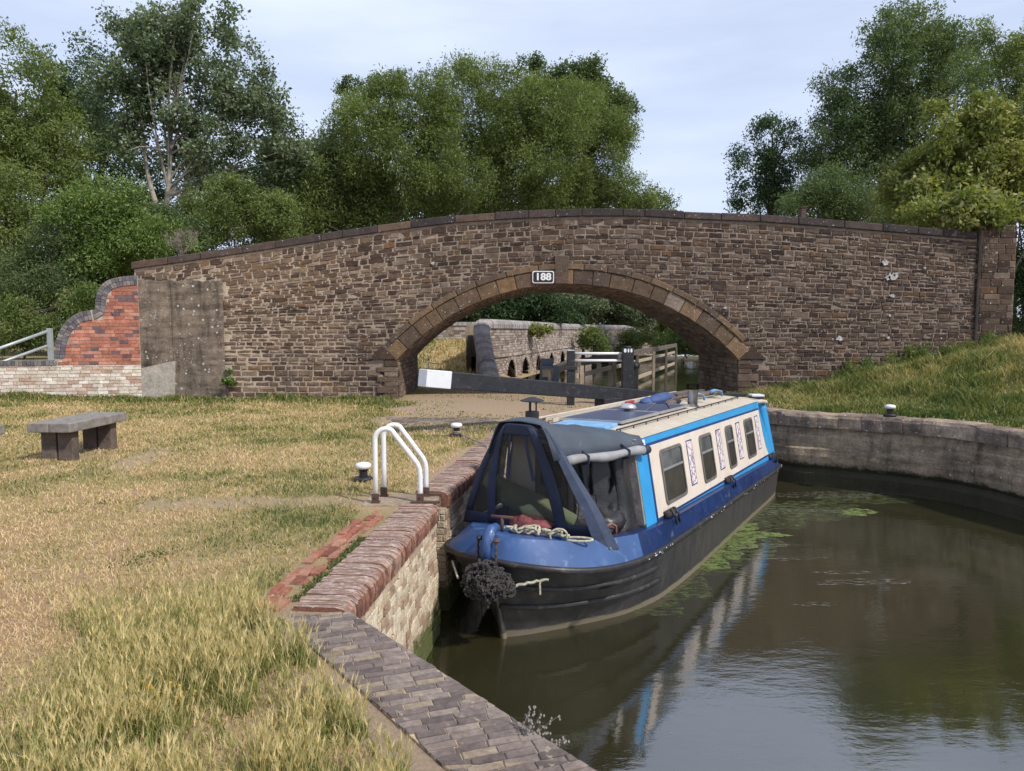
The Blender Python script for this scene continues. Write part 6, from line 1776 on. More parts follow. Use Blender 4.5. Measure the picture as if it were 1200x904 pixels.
# ------------------------------------------------------------------ trees
def leaves_np(n_clump, per, lobes, size, aspect, squash=0.8, spread=0.35, shell=0.55, droop=0.0, seed=0):
    """lobes: list of (x,y,z,rx,ry,rz); clumps of leaves spread through the outer volume"""
    g = np.random.default_rng(seed)
    L = np.array(lobes, float)
    # big lobes carry many smaller boughs, clumps of leaves sit on the boughs
    subs = []
    for l in L:
        m = int(14 + 26 * min(1.0, (l[3] * l[5]) / 6.0))
        d0 = g.normal(size=(m, 3)); d0 /= np.linalg.norm(d0, axis=1)[:, None]
        rr = 0.45 + 0.58 * g.random(m) ** 0.7
        c0 = l[:3] + d0 * rr[:, None] * l[3:6]
        rs_ = np.mean(l[3:6]) * (0.20 + 0.24 * g.random(m) ** 1.5)
        el = 1.0 + 0.9 * g.random(m) ** 2
        for q in range(m): subs.append((*c0[q], rs_[q] * (1.15 - 0.15 * el[q]), rs_[q] * (1.15 - 0.15 * el[q]), rs_[q] * el[q], g.random(), *d0[q]))
    S_ = np.array(subs); w = (S_[:, 3] ** 2); w /= w.sum()
    k = g.choice(len(S_), n_clump, p=w)
    d = g.normal(size=(n_clump, 3)) + S_[k, 7:10] * 0.6 + np.array([0, 0, 0.25]); d /= np.linalg.norm(d, axis=1)[:, None]
    r = shell * 0.8 + (1.04 - shell * 0.8) * g.random(n_clump) ** 0.5
    C = S_[k, :3] + d * r[:, None] * S_[k, 3:6]
    tone_c = 0.15 + 0.40 * S_[k, 6] + g.random(n_clump) * 0.30
    spread = min(spread, 0.3)
    sc = spread * (0.5 + 0.6 * g.random(n_clump))
    n = n_clump * per
    ci = np.repeat(np.arange(n_clump), per)
    off = np.clip(g.normal(size=(n, 3)), -1.7, 1.7) * sc[ci][:, None] * np.array([1, 1, squash])
    P = C[ci] + off
    tone = np.clip(tone_c[ci] + 0.16 * g.normal(size=n) + 0.10 * off[:, 2] / spread, 0, 1)
    # leaf axis: outward and random, drooping
    ax = d[ci] * 0.7 + g.normal(size=(n, 3)) * 0.8; ax[:, 2] -= droop; ax /= np.linalg.norm(ax, axis=1)[:, None]
    nr = g.normal(size=(n, 3)) + np.array([0, 0, 0.9]); nr -= ax * (nr * ax).sum(1)[:, None]; nr /= np.linalg.norm(nr, axis=1)[:, None]
    sd = np.cross(ax, nr)
    l = size * (0.6 + 0.8 * g.random(n)); wd = l * aspect
    V = np.empty((n, 4, 3))
    V[:, 0] = P - ax * (l / 2)[:, None]; V[:, 1] = P + sd * (wd / 2)[:, None] + nr * (wd * 0.15)[:, None]
    V[:, 2] = P + ax * (l / 2)[:, None]; V[:, 3] = P - sd * (wd / 2)[:, None] + nr * (wd * 0.15)[:, None]
    F = np.arange(n * 4).reshape(n, 4)
    rnd = np.repeat(np.stack([tone, g.random(n), np.zeros(n)], 1), 4, axis=0)
    return V.reshape(-1, 3), F, rnd.astype(np.float32), C
def tree(name, label, cat, Y, lobes_px, trunk_px, pal, n_clump, per=26, size=0.22, aspect=0.42, bark='bark', tr=0.18, spread=0.38, shell=0.5, group=None, droop=0.2, depth=0.8, limbs=True, ground=1.3, trunks=None, seed=None):
    """lobes_px: (px, py, rx_px, ry_px[, dY])"""
    s_ = Y / FPX; lobes = []
    for q in lobes_px:
        dy = q[4] if len(q) > 4 else 0.0
        p = at(q[0], q[1], Y + dy); sy = (Y + dy) / FPX
        lobes.append((p[0], p[1], p[2] - 0.06 * q[3] * sy, q[2] * sy * 1.0, max(q[2], q[3]) * sy * depth, q[3] * sy * 0.93))
    base = at(trunk_px, 400, Y); root = thing(name, (float(base[0]), Y, ground), label, cat, group)
    seed = seed if seed is not None else int(trunk_px * 7 + Y * 13)
    V, F, rnd, C = leaves_np(n_clump, per, lobes, size, aspect, spread=spread, shell=shell, droop=droop, seed=seed)
    keep = V[:, 2].reshape(-1, 4).min(1) > ground + 0.05
    V = V.reshape(-1, 4, 3)[keep].reshape(-1, 3); rnd = rnd.reshape(-1, 4, 3)[keep].reshape(-1, 3); F = np.arange(len(V)).reshape(-1, 4)
    np_mesh('crown', V, F, M['leaf_' + pal], root, rnd=rnd)
    rs = random.Random(seed)
    mb = MB()
    top = max(lobes, key=lambda l: l[2] + l[5]); ctr = np.mean(np.array(lobes)[:, :3], axis=0)
    zt = top[2] + top[5] * 0.3
    tp = trunks or [[(base[0], Y, ground - 0.1), (base[0] + (ctr[0] - base[0]) * 0.3 + rs.uniform(-.3, .3), Y + 0.2, ground + (zt - ground) * 0.35), (base[0] + (ctr[0] - base[0]) * 0.7, Y, ground + (zt - ground) * 0.7), (top[0], top[1], zt)]]
    for T in tp:
        Ts = smoothp(T, 2); n = len(Ts); mb.tube(Ts, [tr * (1 - 0.82 * i / (n - 1)) for i in range(n)], 9)
    if limbs:
        T = smoothp(tp[0], 2)
        for c_ in [lobes[i][:3] for i in range(len(lobes))] + [tuple(C[rs.randrange(len(C))]) for _ in range(16)]:
            k = rs.randrange(int(len(T) * 0.25), int(len(T) * 0.85)); a_ = np.array(T[k]); b_ = np.array(c_)
            if b_[2] < a_[2] - 1: a_ = np.array(T[len(T) // 4])
            m_ = (a_ + b_) / 2 + np.array([rs.uniform(-.3, .3), rs.uniform(-.3, .3), rs.uniform(0, .4)])
            Ps = smoothp([a_, m_, b_], 1); n = len(Ps); mb.tube(Ps, [tr * 0.38 * (1 - 0.85 * i / (n - 1)) for i in range(n)], 6, cap=False)
    mb.build('trunk', M[bark], root, smooth=True)
    return root

GT = 'trees beyond the bridge'
tree('willow_tree', 'bright mid green bushy tree at the far left edge', 'tree', 34, [(20, 120, 65, 62), (-30, 170, 60, 80), (60, 175, 42, 55), (10, 215, 75, 50)], 5, 'willow', 2175, size=0.187, aspect=0.34, group=GT)
tree('broadleaf_tree', 'dark tree between the far left bushy tree and the tall pale stemmed one', 'tree', 44, [(110, 120, 45, 60), (70, 90, 35, 35), (130, 200, 60, 70), (60, 260, 80, 80), (160, 270, 80, 60), (270, 240, 80, 70)], 115, 'dark', 3045, size=0.203, group=GT, shell=0.3)
sY = 37.0
def W(px, py, dy=0): return tuple(at(px, py, sY + dy))
tree('aspen_tree', 'tallest tree on the left with grey-green leaves and two pale forked stems', 'tree', sY,
     [(150, 75, 48, 45), (190, 45, 45, 38), (245, 35, 42, 34), (285, 95, 36, 40), (215, 100, 60, 45), (135, 130, 38, 38), (170, 180, 30, 22), (245, 165, 42, 30), (305, 150, 38, 30), (335, 185, 30, 24), (255, 215, 34, 18), (130, 25, 14, 14), (175, 20, 20, 14), (310, 120, 22, 20)],
     197, 'aspen', 1900, per=24, size=0.18, aspect=0.6, bark='bark_pale', tr=0.17, spread=0.33, shell=0.35, group=GT,
     trunks=[[W(193, 262), W(196, 235), W(199, 200), W(200, 150), W(208, 90), W(215, 30)], [W(190, 258), W(180, 232), W(172, 200), W(168, 165), W(160, 110)], [W(215, 255, 1), W(220, 210, 1), W(221, 160, 1), W(240, 90, 1)]])
tree('broadleaf_tree', 'thin topped tree between the tall pale stemmed tree and the big willow mass', 'tree', 40, [(350, 190, 38, 34), (385, 205, 42, 36), (355, 245, 60, 40), (330, 150, 18, 18)], 352, 'aspen', 899, size=0.187, aspect=0.5, group=GT, shell=0.3)
tree('willow_tree', 'big dense grey-green willow above the left half of the bridge', 'tree', 39, [(445, 185, 68, 62), (400, 225, 60, 50), (480, 130, 55, 42), (440, 130, 35, 28), (500, 200, 60, 60), (370, 255, 60, 32)], 455, 'willow', 4168, size=0.179, aspect=0.3, group=GT, shell=0.35)
tree('willow_tree', 'broad dense green willow above the middle of the bridge', 'tree', 43, [(560, 140, 68, 54), (600, 180, 75, 70), (540, 200, 60, 60), (640, 135, 50, 42)], 560, 'willow', 4168, size=0.179, aspect=0.3, group=GT, shell=0.35)
tree('willow_tree', 'rounded green willow at the right end of the central tree mass', 'tree', 47, [(680, 150, 50, 48), (715, 200, 36, 45), (660, 210, 60, 50), (740, 238, 36, 22), (770, 238, 20, 12)], 630, 'willow', 3081, size=0.172, aspect=0.32, group=GT, seed=90, shell=0.35)
tree('broadleaf_tree', 'darker tree top rising behind the central willows', 'tree', 54, [(690, 110, 40, 32), (630, 88, 24, 22), (725, 130, 22, 38), (665, 90, 22, 16), (420, 112, 20, 16), (455, 100, 22, 15)], 650, 'bluegreen', 1305, size=0.218, aspect=0.5, group=GT, shell=0.3, spread=0.5)
tree('broadleaf_tree', 'big dark green tree on the right behind the bridge', 'tree', 40, [(1045, 85, 70, 62), (1010, 150, 50, 55), (980, 170, 42, 42), (1075, 150, 70, 60), (1040, 215, 70, 45), (1050, 40, 40, 25), (1095, 50, 35, 26), (960, 215, 28, 32)], 1040, 'bluegreen', 3770, size=0.179, aspect=0.36, group=GT)
tree('broadleaf_tree', 'airy tree at the top right corner behind the big dark tree', 'tree', 46, [(1180, 75, 55, 45), (1160, 55, 30, 25), (1225, 100, 60, 60), (1190, 130, 40, 30)], 1190, 'willow', 1305, size=0.195, aspect=0.36, group=GT, shell=0.3)
tree('broadleaf_tree', 'small see-through tree standing alone against the sky right of centre', 'tree', 42, [(905, 160, 24, 26), (885, 195, 30, 26), (915, 205, 34, 34), (880, 230, 24, 18), (925, 235, 34, 20)], 908, 'dark', 812, size=0.172, aspect=0.4, group=GT, shell=0.2, per=22, spread=0.34)
tree('bush', 'light green feathery bush just above the parapet right of centre', 'bush', 30, [(975, 225, 30, 24), (945, 240, 34, 16), (1005, 240, 30, 18), (980, 205, 14, 12)], 975, 'bluegreen', 754, size=0.125, aspect=0.3, group=GT, tr=0.08)
tree('maple_tree', 'yellow-green tree leaning over the right end of the bridge', 'tree', 23.6, [(1120, 250, 46, 15, -4.3), (1160, 246, 34, 18, -4.6), (1085, 246, 26, 12, -4.0), (1135, 160, 52, 38), (1110, 205, 62, 42), (1165, 195, 56, 48), (1195, 155, 46, 38), (1075, 225, 36, 28), (1150, 240, 60, 26), (1225, 200, 60, 70)], 1168, 'yellow', 2200, per=24, size=0.15, aspect=0.5, group=GT, tr=0.13, spread=0.20, shell=0.4)
tree('broadleaf_tree', 'dense dark trees filling the gap behind the yellow-green tree', 'tree', 30, [(1200, 260, 60, 90), (1195, 350, 40, 60), (1240, 300, 60, 90)], 1210, 'dark', 1305, size=0.156, group=GT, shell=0.3)
tree('broadleaf_tree', 'dark tree filling the dip between the left trees and the central willows', 'tree', 52, [(360, 215, 55, 50), (400, 200, 45, 50), (330, 240, 50, 40), (420, 240, 60, 40)], 372, 'dark', 1500, size=0.24, group=GT, shell=0.3)
tree('hedge', 'long dark hedge just behind the hump of the bridge', 'hedge', 50, [(440, 262, 60, 26), (520, 252, 60, 26), (600, 248, 60, 26), (680, 248, 60, 26), (740, 250, 46, 20), (370, 268, 60, 28)], 560, 'willow', 2000, size=0.24, group=GT, shell=0.2, tr=0.1)
tree('hedge', 'dark hedge behind the right half of the parapet', 'hedge', 48, [(960, 262, 50, 18), (1030, 255, 50, 26), (1090, 255, 50, 30)], 1030, 'dark', 900, size=0.24, group=GT, shell=0.2, tr=0.1)
# undergrowth left
GS = 'shrubs behind the bridge and walls'
tree('shrub', 'mid green shrub at the far left below the bushy tree', 'shrub', 26, [(0, 215, 28, 40), (5, 270, 30, 40), (-25, 250, 40, 60)], 5, 'willow', 870, size=0.133, aspect=0.35, group=GS, tr=0.07)
tree('shrub', 'blue-green rounded shrub above the curved red brick wall', 'shrub', 25, [(55, 315, 45, 36), (30, 330, 36, 34), (75, 340, 40, 30), (60, 290, 25, 18)], 55, 'bluegreen', 1305, size=0.101, aspect=0.3, group=GS, tr=0.07, spread=0.25)
tree('shrub', 'fresh green shrub between the blue-green shrub and the bridge end', 'shrub', 25.5, [(120, 305, 40, 26), (150, 285, 40, 28), (95, 345, 36, 28), (185, 280, 32, 22), (130, 250, 46, 32), (90, 250, 36, 30)], 125, 'fresh', 1595, size=0.117, aspect=0.4, group=GS, tr=0.07, spread=0.25)
tree('shrub', 'light green shrub above the sloping left parapet', 'shrub', 29, [(265, 240, 36, 26), (290, 255, 45, 22), (240, 265, 36, 20), (320, 262, 34, 16), (275, 225, 18, 14)], 270, 'willow', 1160, size=0.125, aspect=0.35, group=GS, tr=0.07, spread=0.25)
tree('shrub', 'leafy shrub top left of the dead branching bush', 'shrub', 27, [(160, 262, 40, 24), (205, 275, 36, 16), (110, 280, 40, 30)], 165, 'bluegreen', 870, size=0.117, aspect=0.35, group=GS, tr=0.07, spread=0.25)
tree('shrub', 'pale weedy bush beside the galvanised handrail', 'shrub', 22.5, [(10, 388, 30, 20), (40, 385, 28, 18), (15, 370, 22, 16), (65, 385, 22, 14), (95, 350, 24, 14)], 20, 'weed', 620, size=0.11, aspect=0.3, group=GS, tr=0.04, spread=0.2, ground=1.9)
tree('shrub', 'low dark shrub filling the gap behind the left walls', 'shrub', 29, [(40, 340, 70, 60), (130, 350, 70, 55), (-20, 340, 50, 60), (200, 300, 60, 40)], 60, 'dark', 1595, size=0.140, group=GS, shell=0.2, tr=0.08)
# dead branching bush
dsr = thing('dead_bush', tuple(at(215, 300, 24.5)), 'bare grey dead bush of fine twigs above the left parapet', 'dead bush')
mb = MB(); rs = random.Random(21); b0 = at(214, 300, 24.5)
def twig(p, dr, L_, r_, lev):
    P = [np.array(p)]; dr = np.array(dr, float)
    for i in range(5):
        dr = dr + np.array([rs.uniform(-.35, .35), rs.uniform(-.35, .35), rs.uniform(-.2, .25)]); dr /= np.linalg.norm(dr); P.append(P[-1] + dr * L_ / 5)
    mb.tube(P, [r_ * (1 - i / 7) for i in range(6)], 4, cap=False)
    if lev < 3:
        for k in range(4): twig(P[rs.randint(1, 4)], dr + np.array([rs.uniform(-1, 1), rs.uniform(-1, 1), rs.uniform(-.3, .8)]), L_ * 0.55, r_ * 0.6, lev + 1)
for a_ in (-0.9, -0.4, 0.0, 0.5, 1.0): twig(b0, (math.sin(a_), rs.uniform(-.3, .3), math.cos(a_)), 0.75, 0.022, 0)
mb.build('twigs', M['dead_wood'], dsr)
# beyond the arch
tree('shrub', 'dark bush above the weir wall in the left half of the arch opening', 'shrub', 37, [(545, 362, 40, 18), (590, 358, 40, 20), (630, 362, 36, 18), (500, 365, 40, 16)], 540, 'dark', 1305, size=0.172, group=GS, shell=0.2, tr=0.06)
tree('shrub', 'grey-green bush above the weir wall in the right half of the arch opening', 'shrub', 57, [(670, 362, 30, 18), (715, 365, 30, 16), (750, 362, 30, 20), (640, 360, 20, 16)], 690, 'aspen', 1305, size=0.234, group=GS, shell=0.2, tr=0.06)
tree('shrub', 'dark ivy-like trees filling the top of the arch opening on the left', 'shrub', 62, [(520, 365, 60, 26), (590, 360, 60, 30), (640, 355, 60, 30), (700, 350, 70, 36), (470, 350, 60, 40), (800, 340, 60, 40), (740, 330, 60, 30), (620, 330, 70, 26)], 600, 'bluegreen', 3000, size=0.44, group=GS, shell=0.2, spread=0.5, tr=0.15)
tree('willow_tree', 'silvery willow seen through the middle of the arch', 'tree', 58, [(675, 352, 26, 18), (700, 358, 28, 16), (655, 365, 18, 12), (730, 352, 26, 18)], 680, 'silver', 620, size=0.26, aspect=0.3, group=GS, tr=0.1, spread=0.3)
tree('shrub', 'green trees on the far bank at the right of the arch opening', 'shrub', 60, [(780, 370, 40, 30), (830, 370, 50, 40), (800, 395, 36, 24), (760, 355, 30, 20), (860, 380, 50, 50)], 800, 'willow', 2175, size=0.218, aspect=0.36, group=GS, tr=0.12)
tree('shrub', 'fresh green bush on the bank where the weir wall ends', 'shrub', 50, [(800, 410, 24, 18), (820, 405, 26, 22), (785, 402, 18, 12)], 805, 'fresh', 725, size=0.172, aspect=0.3, group=GS, tr=0.06)
tree('shrub', 'bright green bush growing over the right end of the weir wall', 'shrub', 48, [(747, 399, 20, 12), (740, 405, 16, 10)], 746, 'weed', 330, size=0.18, aspect=0.25, group=GS, tr=0.04, spread=0.25)
tree('climbing_plant', 'dark creeper hanging over the middle of the weir wall', 'climber', 44.0, [(672, 385, 10, 16), (668, 402, 6, 12), (664, 378, 14, 8)], 670, 'dark', 170, size=0.2, aspect=0.6, tr=0.04, spread=0.22, limbs=False)
tree('climbing_plant', 'yellowish weeds growing down the weir wall between the arches', 'climber', 40.5, [(700, 400, 18, 12), (690, 392, 10, 8)], 698, 'weed', 170, size=0.17, aspect=0.3, tr=0.03, spread=0.22, limbs=False)
tree('climbing_plant', 'yellow-green creeper on the left top of the weir wall', 'climber', 30.0, [(632, 387, 14, 4), (622, 385, 8, 3)], 628, 'yellow', 60, size=0.12, aspect=0.5, tr=0.02, spread=0.12, limbs=False)
tree('climbing_plant', 'little green ivy strand at the edge of the cement render', 'climber', 18.58, [(268, 445, 3.5, 14)], 268, 'fresh', 34, per=14, size=0.07, aspect=0.7, tr=0.01, spread=0.05, limbs=False)

# ------------------------------------------------------------------ grass
def blades(P, H, Wd, lean, tone, seed, curve=0.5):
    """three-segment tapering blades"""
    g = np.random.default_rng(seed); n = len(P)
    th = g.random(n) * 2 * np.pi; ld = np.stack([np.cos(th), np.sin(th), np.zeros(n)], 1)
    th2 = g.random(n) * np.pi; sd = np.stack([np.cos(th2), np.sin(th2), np.zeros(n)], 1)
    ln = (lean * (0.3 + g.random(n)))[:, None] * ld
    p1 = P + np.array([0, 0, 1.0]) * (H * 0.55)[:, None] + ln * (H * 0.35)[:, None]
    p2 = P + np.array([0, 0, 1.0]) * H[:, None] * (1 - 0.35 * lean[:, None]) + ln * H[:, None]
    w = Wd[:, None] * sd / 2
    V = np.stack([P - w, P + w, p1 + w * 0.8, p1 - w * 0.8, p2 + w * 0.15, p2 - w * 0.15], 1)
    F = (np.arange(n) * 6)[:, None, None] + np.array([[0, 1, 2, 3], [3, 2, 4, 5]])[None]
    rnd = np.repeat(np.stack([tone, g.random(n), np.zeros(n)], 1), 6, axis=0).astype(np.float32)
    return V.reshape(-1, 3), F.reshape(-1, 4), rnd
HGRID = {}
def hz(x, y): return height(x, y)
def scatter(n, sampler, ok, seed):
    g = np.random.default_rng(seed); out = []
    while len(out) < n:
        x, y = sampler(g)
        if ok(x, y): out.append((x, y, hz(x, y)))
    return np.array(out)
def lawn_ok(x, y):
    if x > -0.45 and y < 8.5: return False
    if y < 7.8:
        e0 = np.interp(y, [4.4, 7.15, 7.7], [-1.08, -0.79, -0.75])
        if y > 4.35 and x > e0 - (0.66 if y < 7.0 else 0.85) + 0.03 * math.sin(9 * y): return False
        if y <= 4.4:
            # left of the paved edge
            ex = np.interp(y, [1.75, 2.80, 4.34], [0.50, -0.30, -1.49])
            if x > ex - 0.10 - (0.10 if y < 3.6 else 0): return False
    else:
        e0 = np.interp(y, [7.7, 8.63, 10.5, 12.9, 14.9], [-0.74, -0.57, -0.3, 0.1, 1.2])
        if x > e0 - 0.42: return False
    if y > 13.6 and x > -2.6 + 0.3 * math.sin(3 * y): return False
    if y > 18.62 - max(0, (-9.9 - x)) * 0.27: return False
    return abs(x) < y * 0.80 + 0.9
def sam_lawn(g):
    y = 2.2 + 16.4 * g.random() ** 1.9; x = -(y * 0.80 + 1.3) * g.random() + 0.5; return x, y
P = scatter(128000, sam_lawn, lambda x, y: lawn_ok(x, y) and not (y < 12 and random.random() < 0.8 * bare(x, y)), 1)
g = np.random.default_rng(2)
tn = np.array([lawn_tone(x, y) for x, y in P[:, :2]])
H = (0.022 + 0.028 * g.random(len(P))) * (0.50 + 0.085 * P[:, 1]); H *= np.where(tn < 0.45, 1.35, 1.0)
Wd = 0.0014 + 0.0010 * P[:, 1]
tone = np.clip(tn * 0.85 + 0.12 + 0.22 * g.normal(size=len(P)), 0, 1)
V, F, rnd = blades(P, H, Wd, np.full(len(P), 0.9), tone, 3)
tag(np_mesh('lawn_grass', V, F, M['grass'], rnd=rnd), 'short dry straw coloured grass with green patches over the towpath lawn', 'grass', kind='stuff')
# clumps of wild barley in the foreground
def tall_w(x, y):
    px = 600 + FPX * x / y; py = 388 + FPX * 1.8 / y
    e_ = 90 * fbm(x, y, 1.3, 17)
    w = sst(40, 330, px + (py - 700) * 0.75 + e_) * sst(685, 745, py + (px - 250) * 0.10 + e_ * 0.3)
    return w * (0.05 + 1.6 * max(0, 0.30 + fbm(x, y, 2.6, 12)))
def ok_tall(x, y): return lawn_ok(x - 0.03, y) and random.random() < tall_w(x, y)
P = scatter(6600, lambda g: ((lambda y: (-(y * 0.80 + 0.7) * g.random() + 0.5, y))(2.2 + 2.9 * g.random())), ok_tall, 5)
P2 = np.repeat(P, 3, axis=0) + np.concatenate([g.normal(size=(len(P) * 3, 2)) * 0.012, np.zeros((len(P) * 3, 1))], 1)
H = 0.04 + 0.09 * g.random(len(P2)); V1, F1_, r1 = blades(P2, H, np.full(len(P2), 0.0055), np.full(len(P2), 0.6), np.clip(0.20 + 0.22 * g.normal(size=len(P2)), 0, 1), 6)
# stalks with bristly heads
n = len(P); Hs = 0.075 + 0.10 * g.random(n); th = g.random(n) * 2 * np.pi
le = np.stack([np.cos(th), np.sin(th), np.zeros(n)], 1) * (0.25 * Hs)[:, None]
top = P + le + np.array([0, 0, 1.0]) * Hs[:, None]
tone_h = np.clip(0.68 + 0.26 * g.normal(size=n), 0, 1)
V2 = []; F2 = []; R2_ = []
thx = g.random(n) * np.pi; sx = np.stack([np.cos(thx), np.sin(thx), np.zeros(n)], 1)
stem = np.stack([P - sx * 0.0012, P + sx * 0.0012, top + sx * 0.001, top - sx * 0.001], 1)
dirh = le / Hs[:, None] * 1.6 + np.array([0, 0, 1.0]); dirh /= np.linalg.norm(dirh, axis=1)[:, None]
hl = 0.035 + 0.02 * g.random(n)
allV = [stem.reshape(-1, 3)]; allR = [np.repeat(np.stack([tone_h * 0.85, tone_h, tone_h], 1), 4, 0)]
for rot in (0, 1):
    s2 = sx if rot == 0 else np.cross(dirh, sx); s2 = s2 / np.linalg.norm(s2, axis=1)[:, None]
    head = np.stack([top, top + s2 * 0.0036 + dirh * (hl * 0.35)[:, None], top + dirh * hl[:, None], top - s2 * 0.0036 + dirh * (hl * 0.35)[:, None]], 1)
    allV.append(head.reshape(-1, 3)); allR.append(np.repeat(np.stack([tone_h, tone_h, tone_h], 1), 4, 0))
for k in range(6):
    aw = dirh + g.normal(size=(n, 3)) * 0.28; aw /= np.linalg.norm(aw, axis=1)[:, None]
    st = top + dirh * (hl * g.random(n) * 0.8)[:, None]
    q = np.stack([st - sx * 0.0009, st + sx * 0.0009, st + aw * (hl * 1.1)[:, None], st + aw * (hl * 1.1)[:, None] + sx * 0.0002], 1)
    allV.append(q.reshape(-1, 3)); allR.append(np.repeat(np.stack([np.clip(tone_h + 0.2, 0, 1)] * 3, 1), 4, 0))
V2 = np.concatenate(allV); F2 = np.arange(len(V2)).reshape(-1, 4); R2_ = np.concatenate(allR).astype(np.float32)
VV = np.concatenate([V1, V2]); FF = np.concatenate([F1_, F2 + len(V1)]); RR = np.concatenate([r1, R2_])
tag(np_mesh('wild_barley', VV, FF, M['barley'], rnd=RR), 'tall wild barley grass with pale bristly heads in the foreground', 'grass', kind='stuff')
# green weedy edge at the foot of the bridge and walls
def foot(g):
    x = -14 + 13.0 * g.random(); yw = 18.55 if x > -9.9 else 18.6 - (-9.9 - x) * 0.27
    return x, yw - abs(g.normal()) * 0.45
P = scatter(7500, foot, lambda x, y: x < -3.1 and y > 14, 7)
H = (0.05 + 0.14 * g.random(len(P))) * np.array([0.5 + 0.8 * max(0, 0.5 + fbm(x, y, 0.9, 4)) for x, y in P[:, :2]])
V, F, rnd = blades(P, H, np.full(len(P), 0.028), np.full(len(P), 0.5), np.clip(0.26 + 0.20 * g.normal(size=len(P)), 0, 1), 8)
tag(np_mesh('edge_grass', V, F, M['grass'], rnd=rnd), 'greener long grass and weeds along the foot of the bridge and low wall', 'grass', kind='stuff')
# right bank
def bank_ok(x, y):
    if y > 18.6 or x < 5.6: return False
    if x < y * 0.28 or x > y * 0.98: return False
    if not (x > 5.5): return False
    if inside([q[:2] for q in basin], x, y): return False
    return dist_line(right_edge, x, y) > 0.45
P = scatter(66000, lambda g: (5.5 + 11 * g.random(), 8 + 10.7 * g.random()), bank_ok, 9)
dd = np.array([dist_line(right_edge, x, y) for x, y in P[:, :2]])
tn = np.array([0.29 + 0.38 * fbm(x, y, 0.5, 15) + 0.25 * sst(9.5, 13, x) * sst(1.5, 4, d_) for (x, y), d_ in zip(P[:, :2], dd)])
H = (0.06 + 0.14 * g.random(len(P))) * (0.7 + 0.9 * np.clip(dd / 4, 0, 1)) * np.array([0.5 + 1.2 * max(0, 0.45 + fbm(x, y, 1.1, 16)) for x, y in P[:, :2]])
V, F, rnd = blades(P, H, np.full(len(P), 0.020), np.full(len(P), 0.6), np.clip(tn + 0.13 * g.normal(size=len(P)), 0, 1), 10)
tag(np_mesh('bank_grass', V, F, M['grass'], rnd=rnd), 'long rough grass covering the right bank up to the bridge', 'grass', kind='stuff')
# grass seen through the arch
P = scatter(9000, lambda g: (-9 + 8.3 * g.random(), 23 + 7 * g.random()), lambda x, y: True, 12)
H = 0.06 + 0.12 * g.random(len(P)); tn = np.array([0.45 + 0.4 * fbm(x, y, 0.5, 3) + (0.25 if -3 < x < -1.2 else 0) for x, y in P[:, :2]])
V, F, rnd = blades(P, H, np.full(len(P), 0.04), np.full(len(P), 0.6), np.clip(tn + 0.12 * g.normal(size=len(P)), 0, 1), 13)
tag(np_mesh('slope_grass', V, F, M['grass'], rnd=rnd), 'rough dry grass on the slope seen through the arch', 'grass', kind='stuff')
# weeds along the wall foot on the right bank
tree('weeds', 'tall brown and green weeds at the foot of the bridge on the right bank', 'weeds', 18.35, [(1020, 436, 26, 12), (1060, 425, 30, 14), (1105, 415, 34, 12), (1160, 408, 30, 10), (985, 450, 20, 8)], 1060, 'weed', 420, per=18, size=0.10, aspect=0.22, tr=0.01, spread=0.10, limbs=False, ground=1.5, droop=-0.8, shell=0.1)
# green weeds between coping and brick strip
P = scatter(700, lambda g: ((lambda y: (float(np.interp(y, [4.4, 7.15], [-1.08, -0.79])) - 0.375 + 0.035 * g.normal(), y))(4.6 + 2.3 * g.random())), lambda x, y: fbm(0, y, 1.3, 7) > 0.02, 14)
H = 0.02 + 0.03 * g.random(len(P)); V, F, rnd = blades(P, H, np.full(len(P), 0.010), np.full(len(P), 1.0), np.clip(0.10 + 0.1 * g.normal(size=len(P)), 0, 1), 15)
tag(np_mesh('crevice_weeds', V, F, M['grass'], rnd=rnd), 'low green weeds in the crack behind the red coping', 'weeds', kind='stuff')
# dry seeding plant at the paved edge, right of the foreground
sp_ = thing('seeding_plant', tuple(G(620, 878, 1.2)), 'dry brown seeding dock plant growing from the paved edge over the water', 'plant')
mb = MB(); rs = random.Random(8); b0 = G(612, 884, 1.22)
tips = []
for k in range(15):
    a_ = rs.uniform(-0.2, 1.1); L_ = rs.uniform(0.10, 0.24); P = [np.array(b0)]
    for i in range(6): P.append(P[-1] + np.array([math.sin(a_) * L_ / 6, rs.uniform(-.01, .01), math.cos(a_) * L_ / 6])); a_ += rs.uniform(-0.05, 0.22)
    mb.tube(P, [0.0022 * (1 - i / 9) for i in range(7)], 4, cap=False); tips += P[2:]
mb.build('stems', M['dead_wood'], sp_)
mb = MB()
for p in tips:
    for k in range(3):
        q = p + np.array([rs.uniform(-.012, .012) for _ in range(3)]); s_ = 0.005; mb.add([tuple(q + [s_, 0, 0]), tuple(q + [0, s_, s_]), tuple(q + [-s_, 0, 0]), tuple(q + [0, -s_, -s_])], [(0, 1, 2, 3)])
mb.build('seeds', M['oak'], sp_)

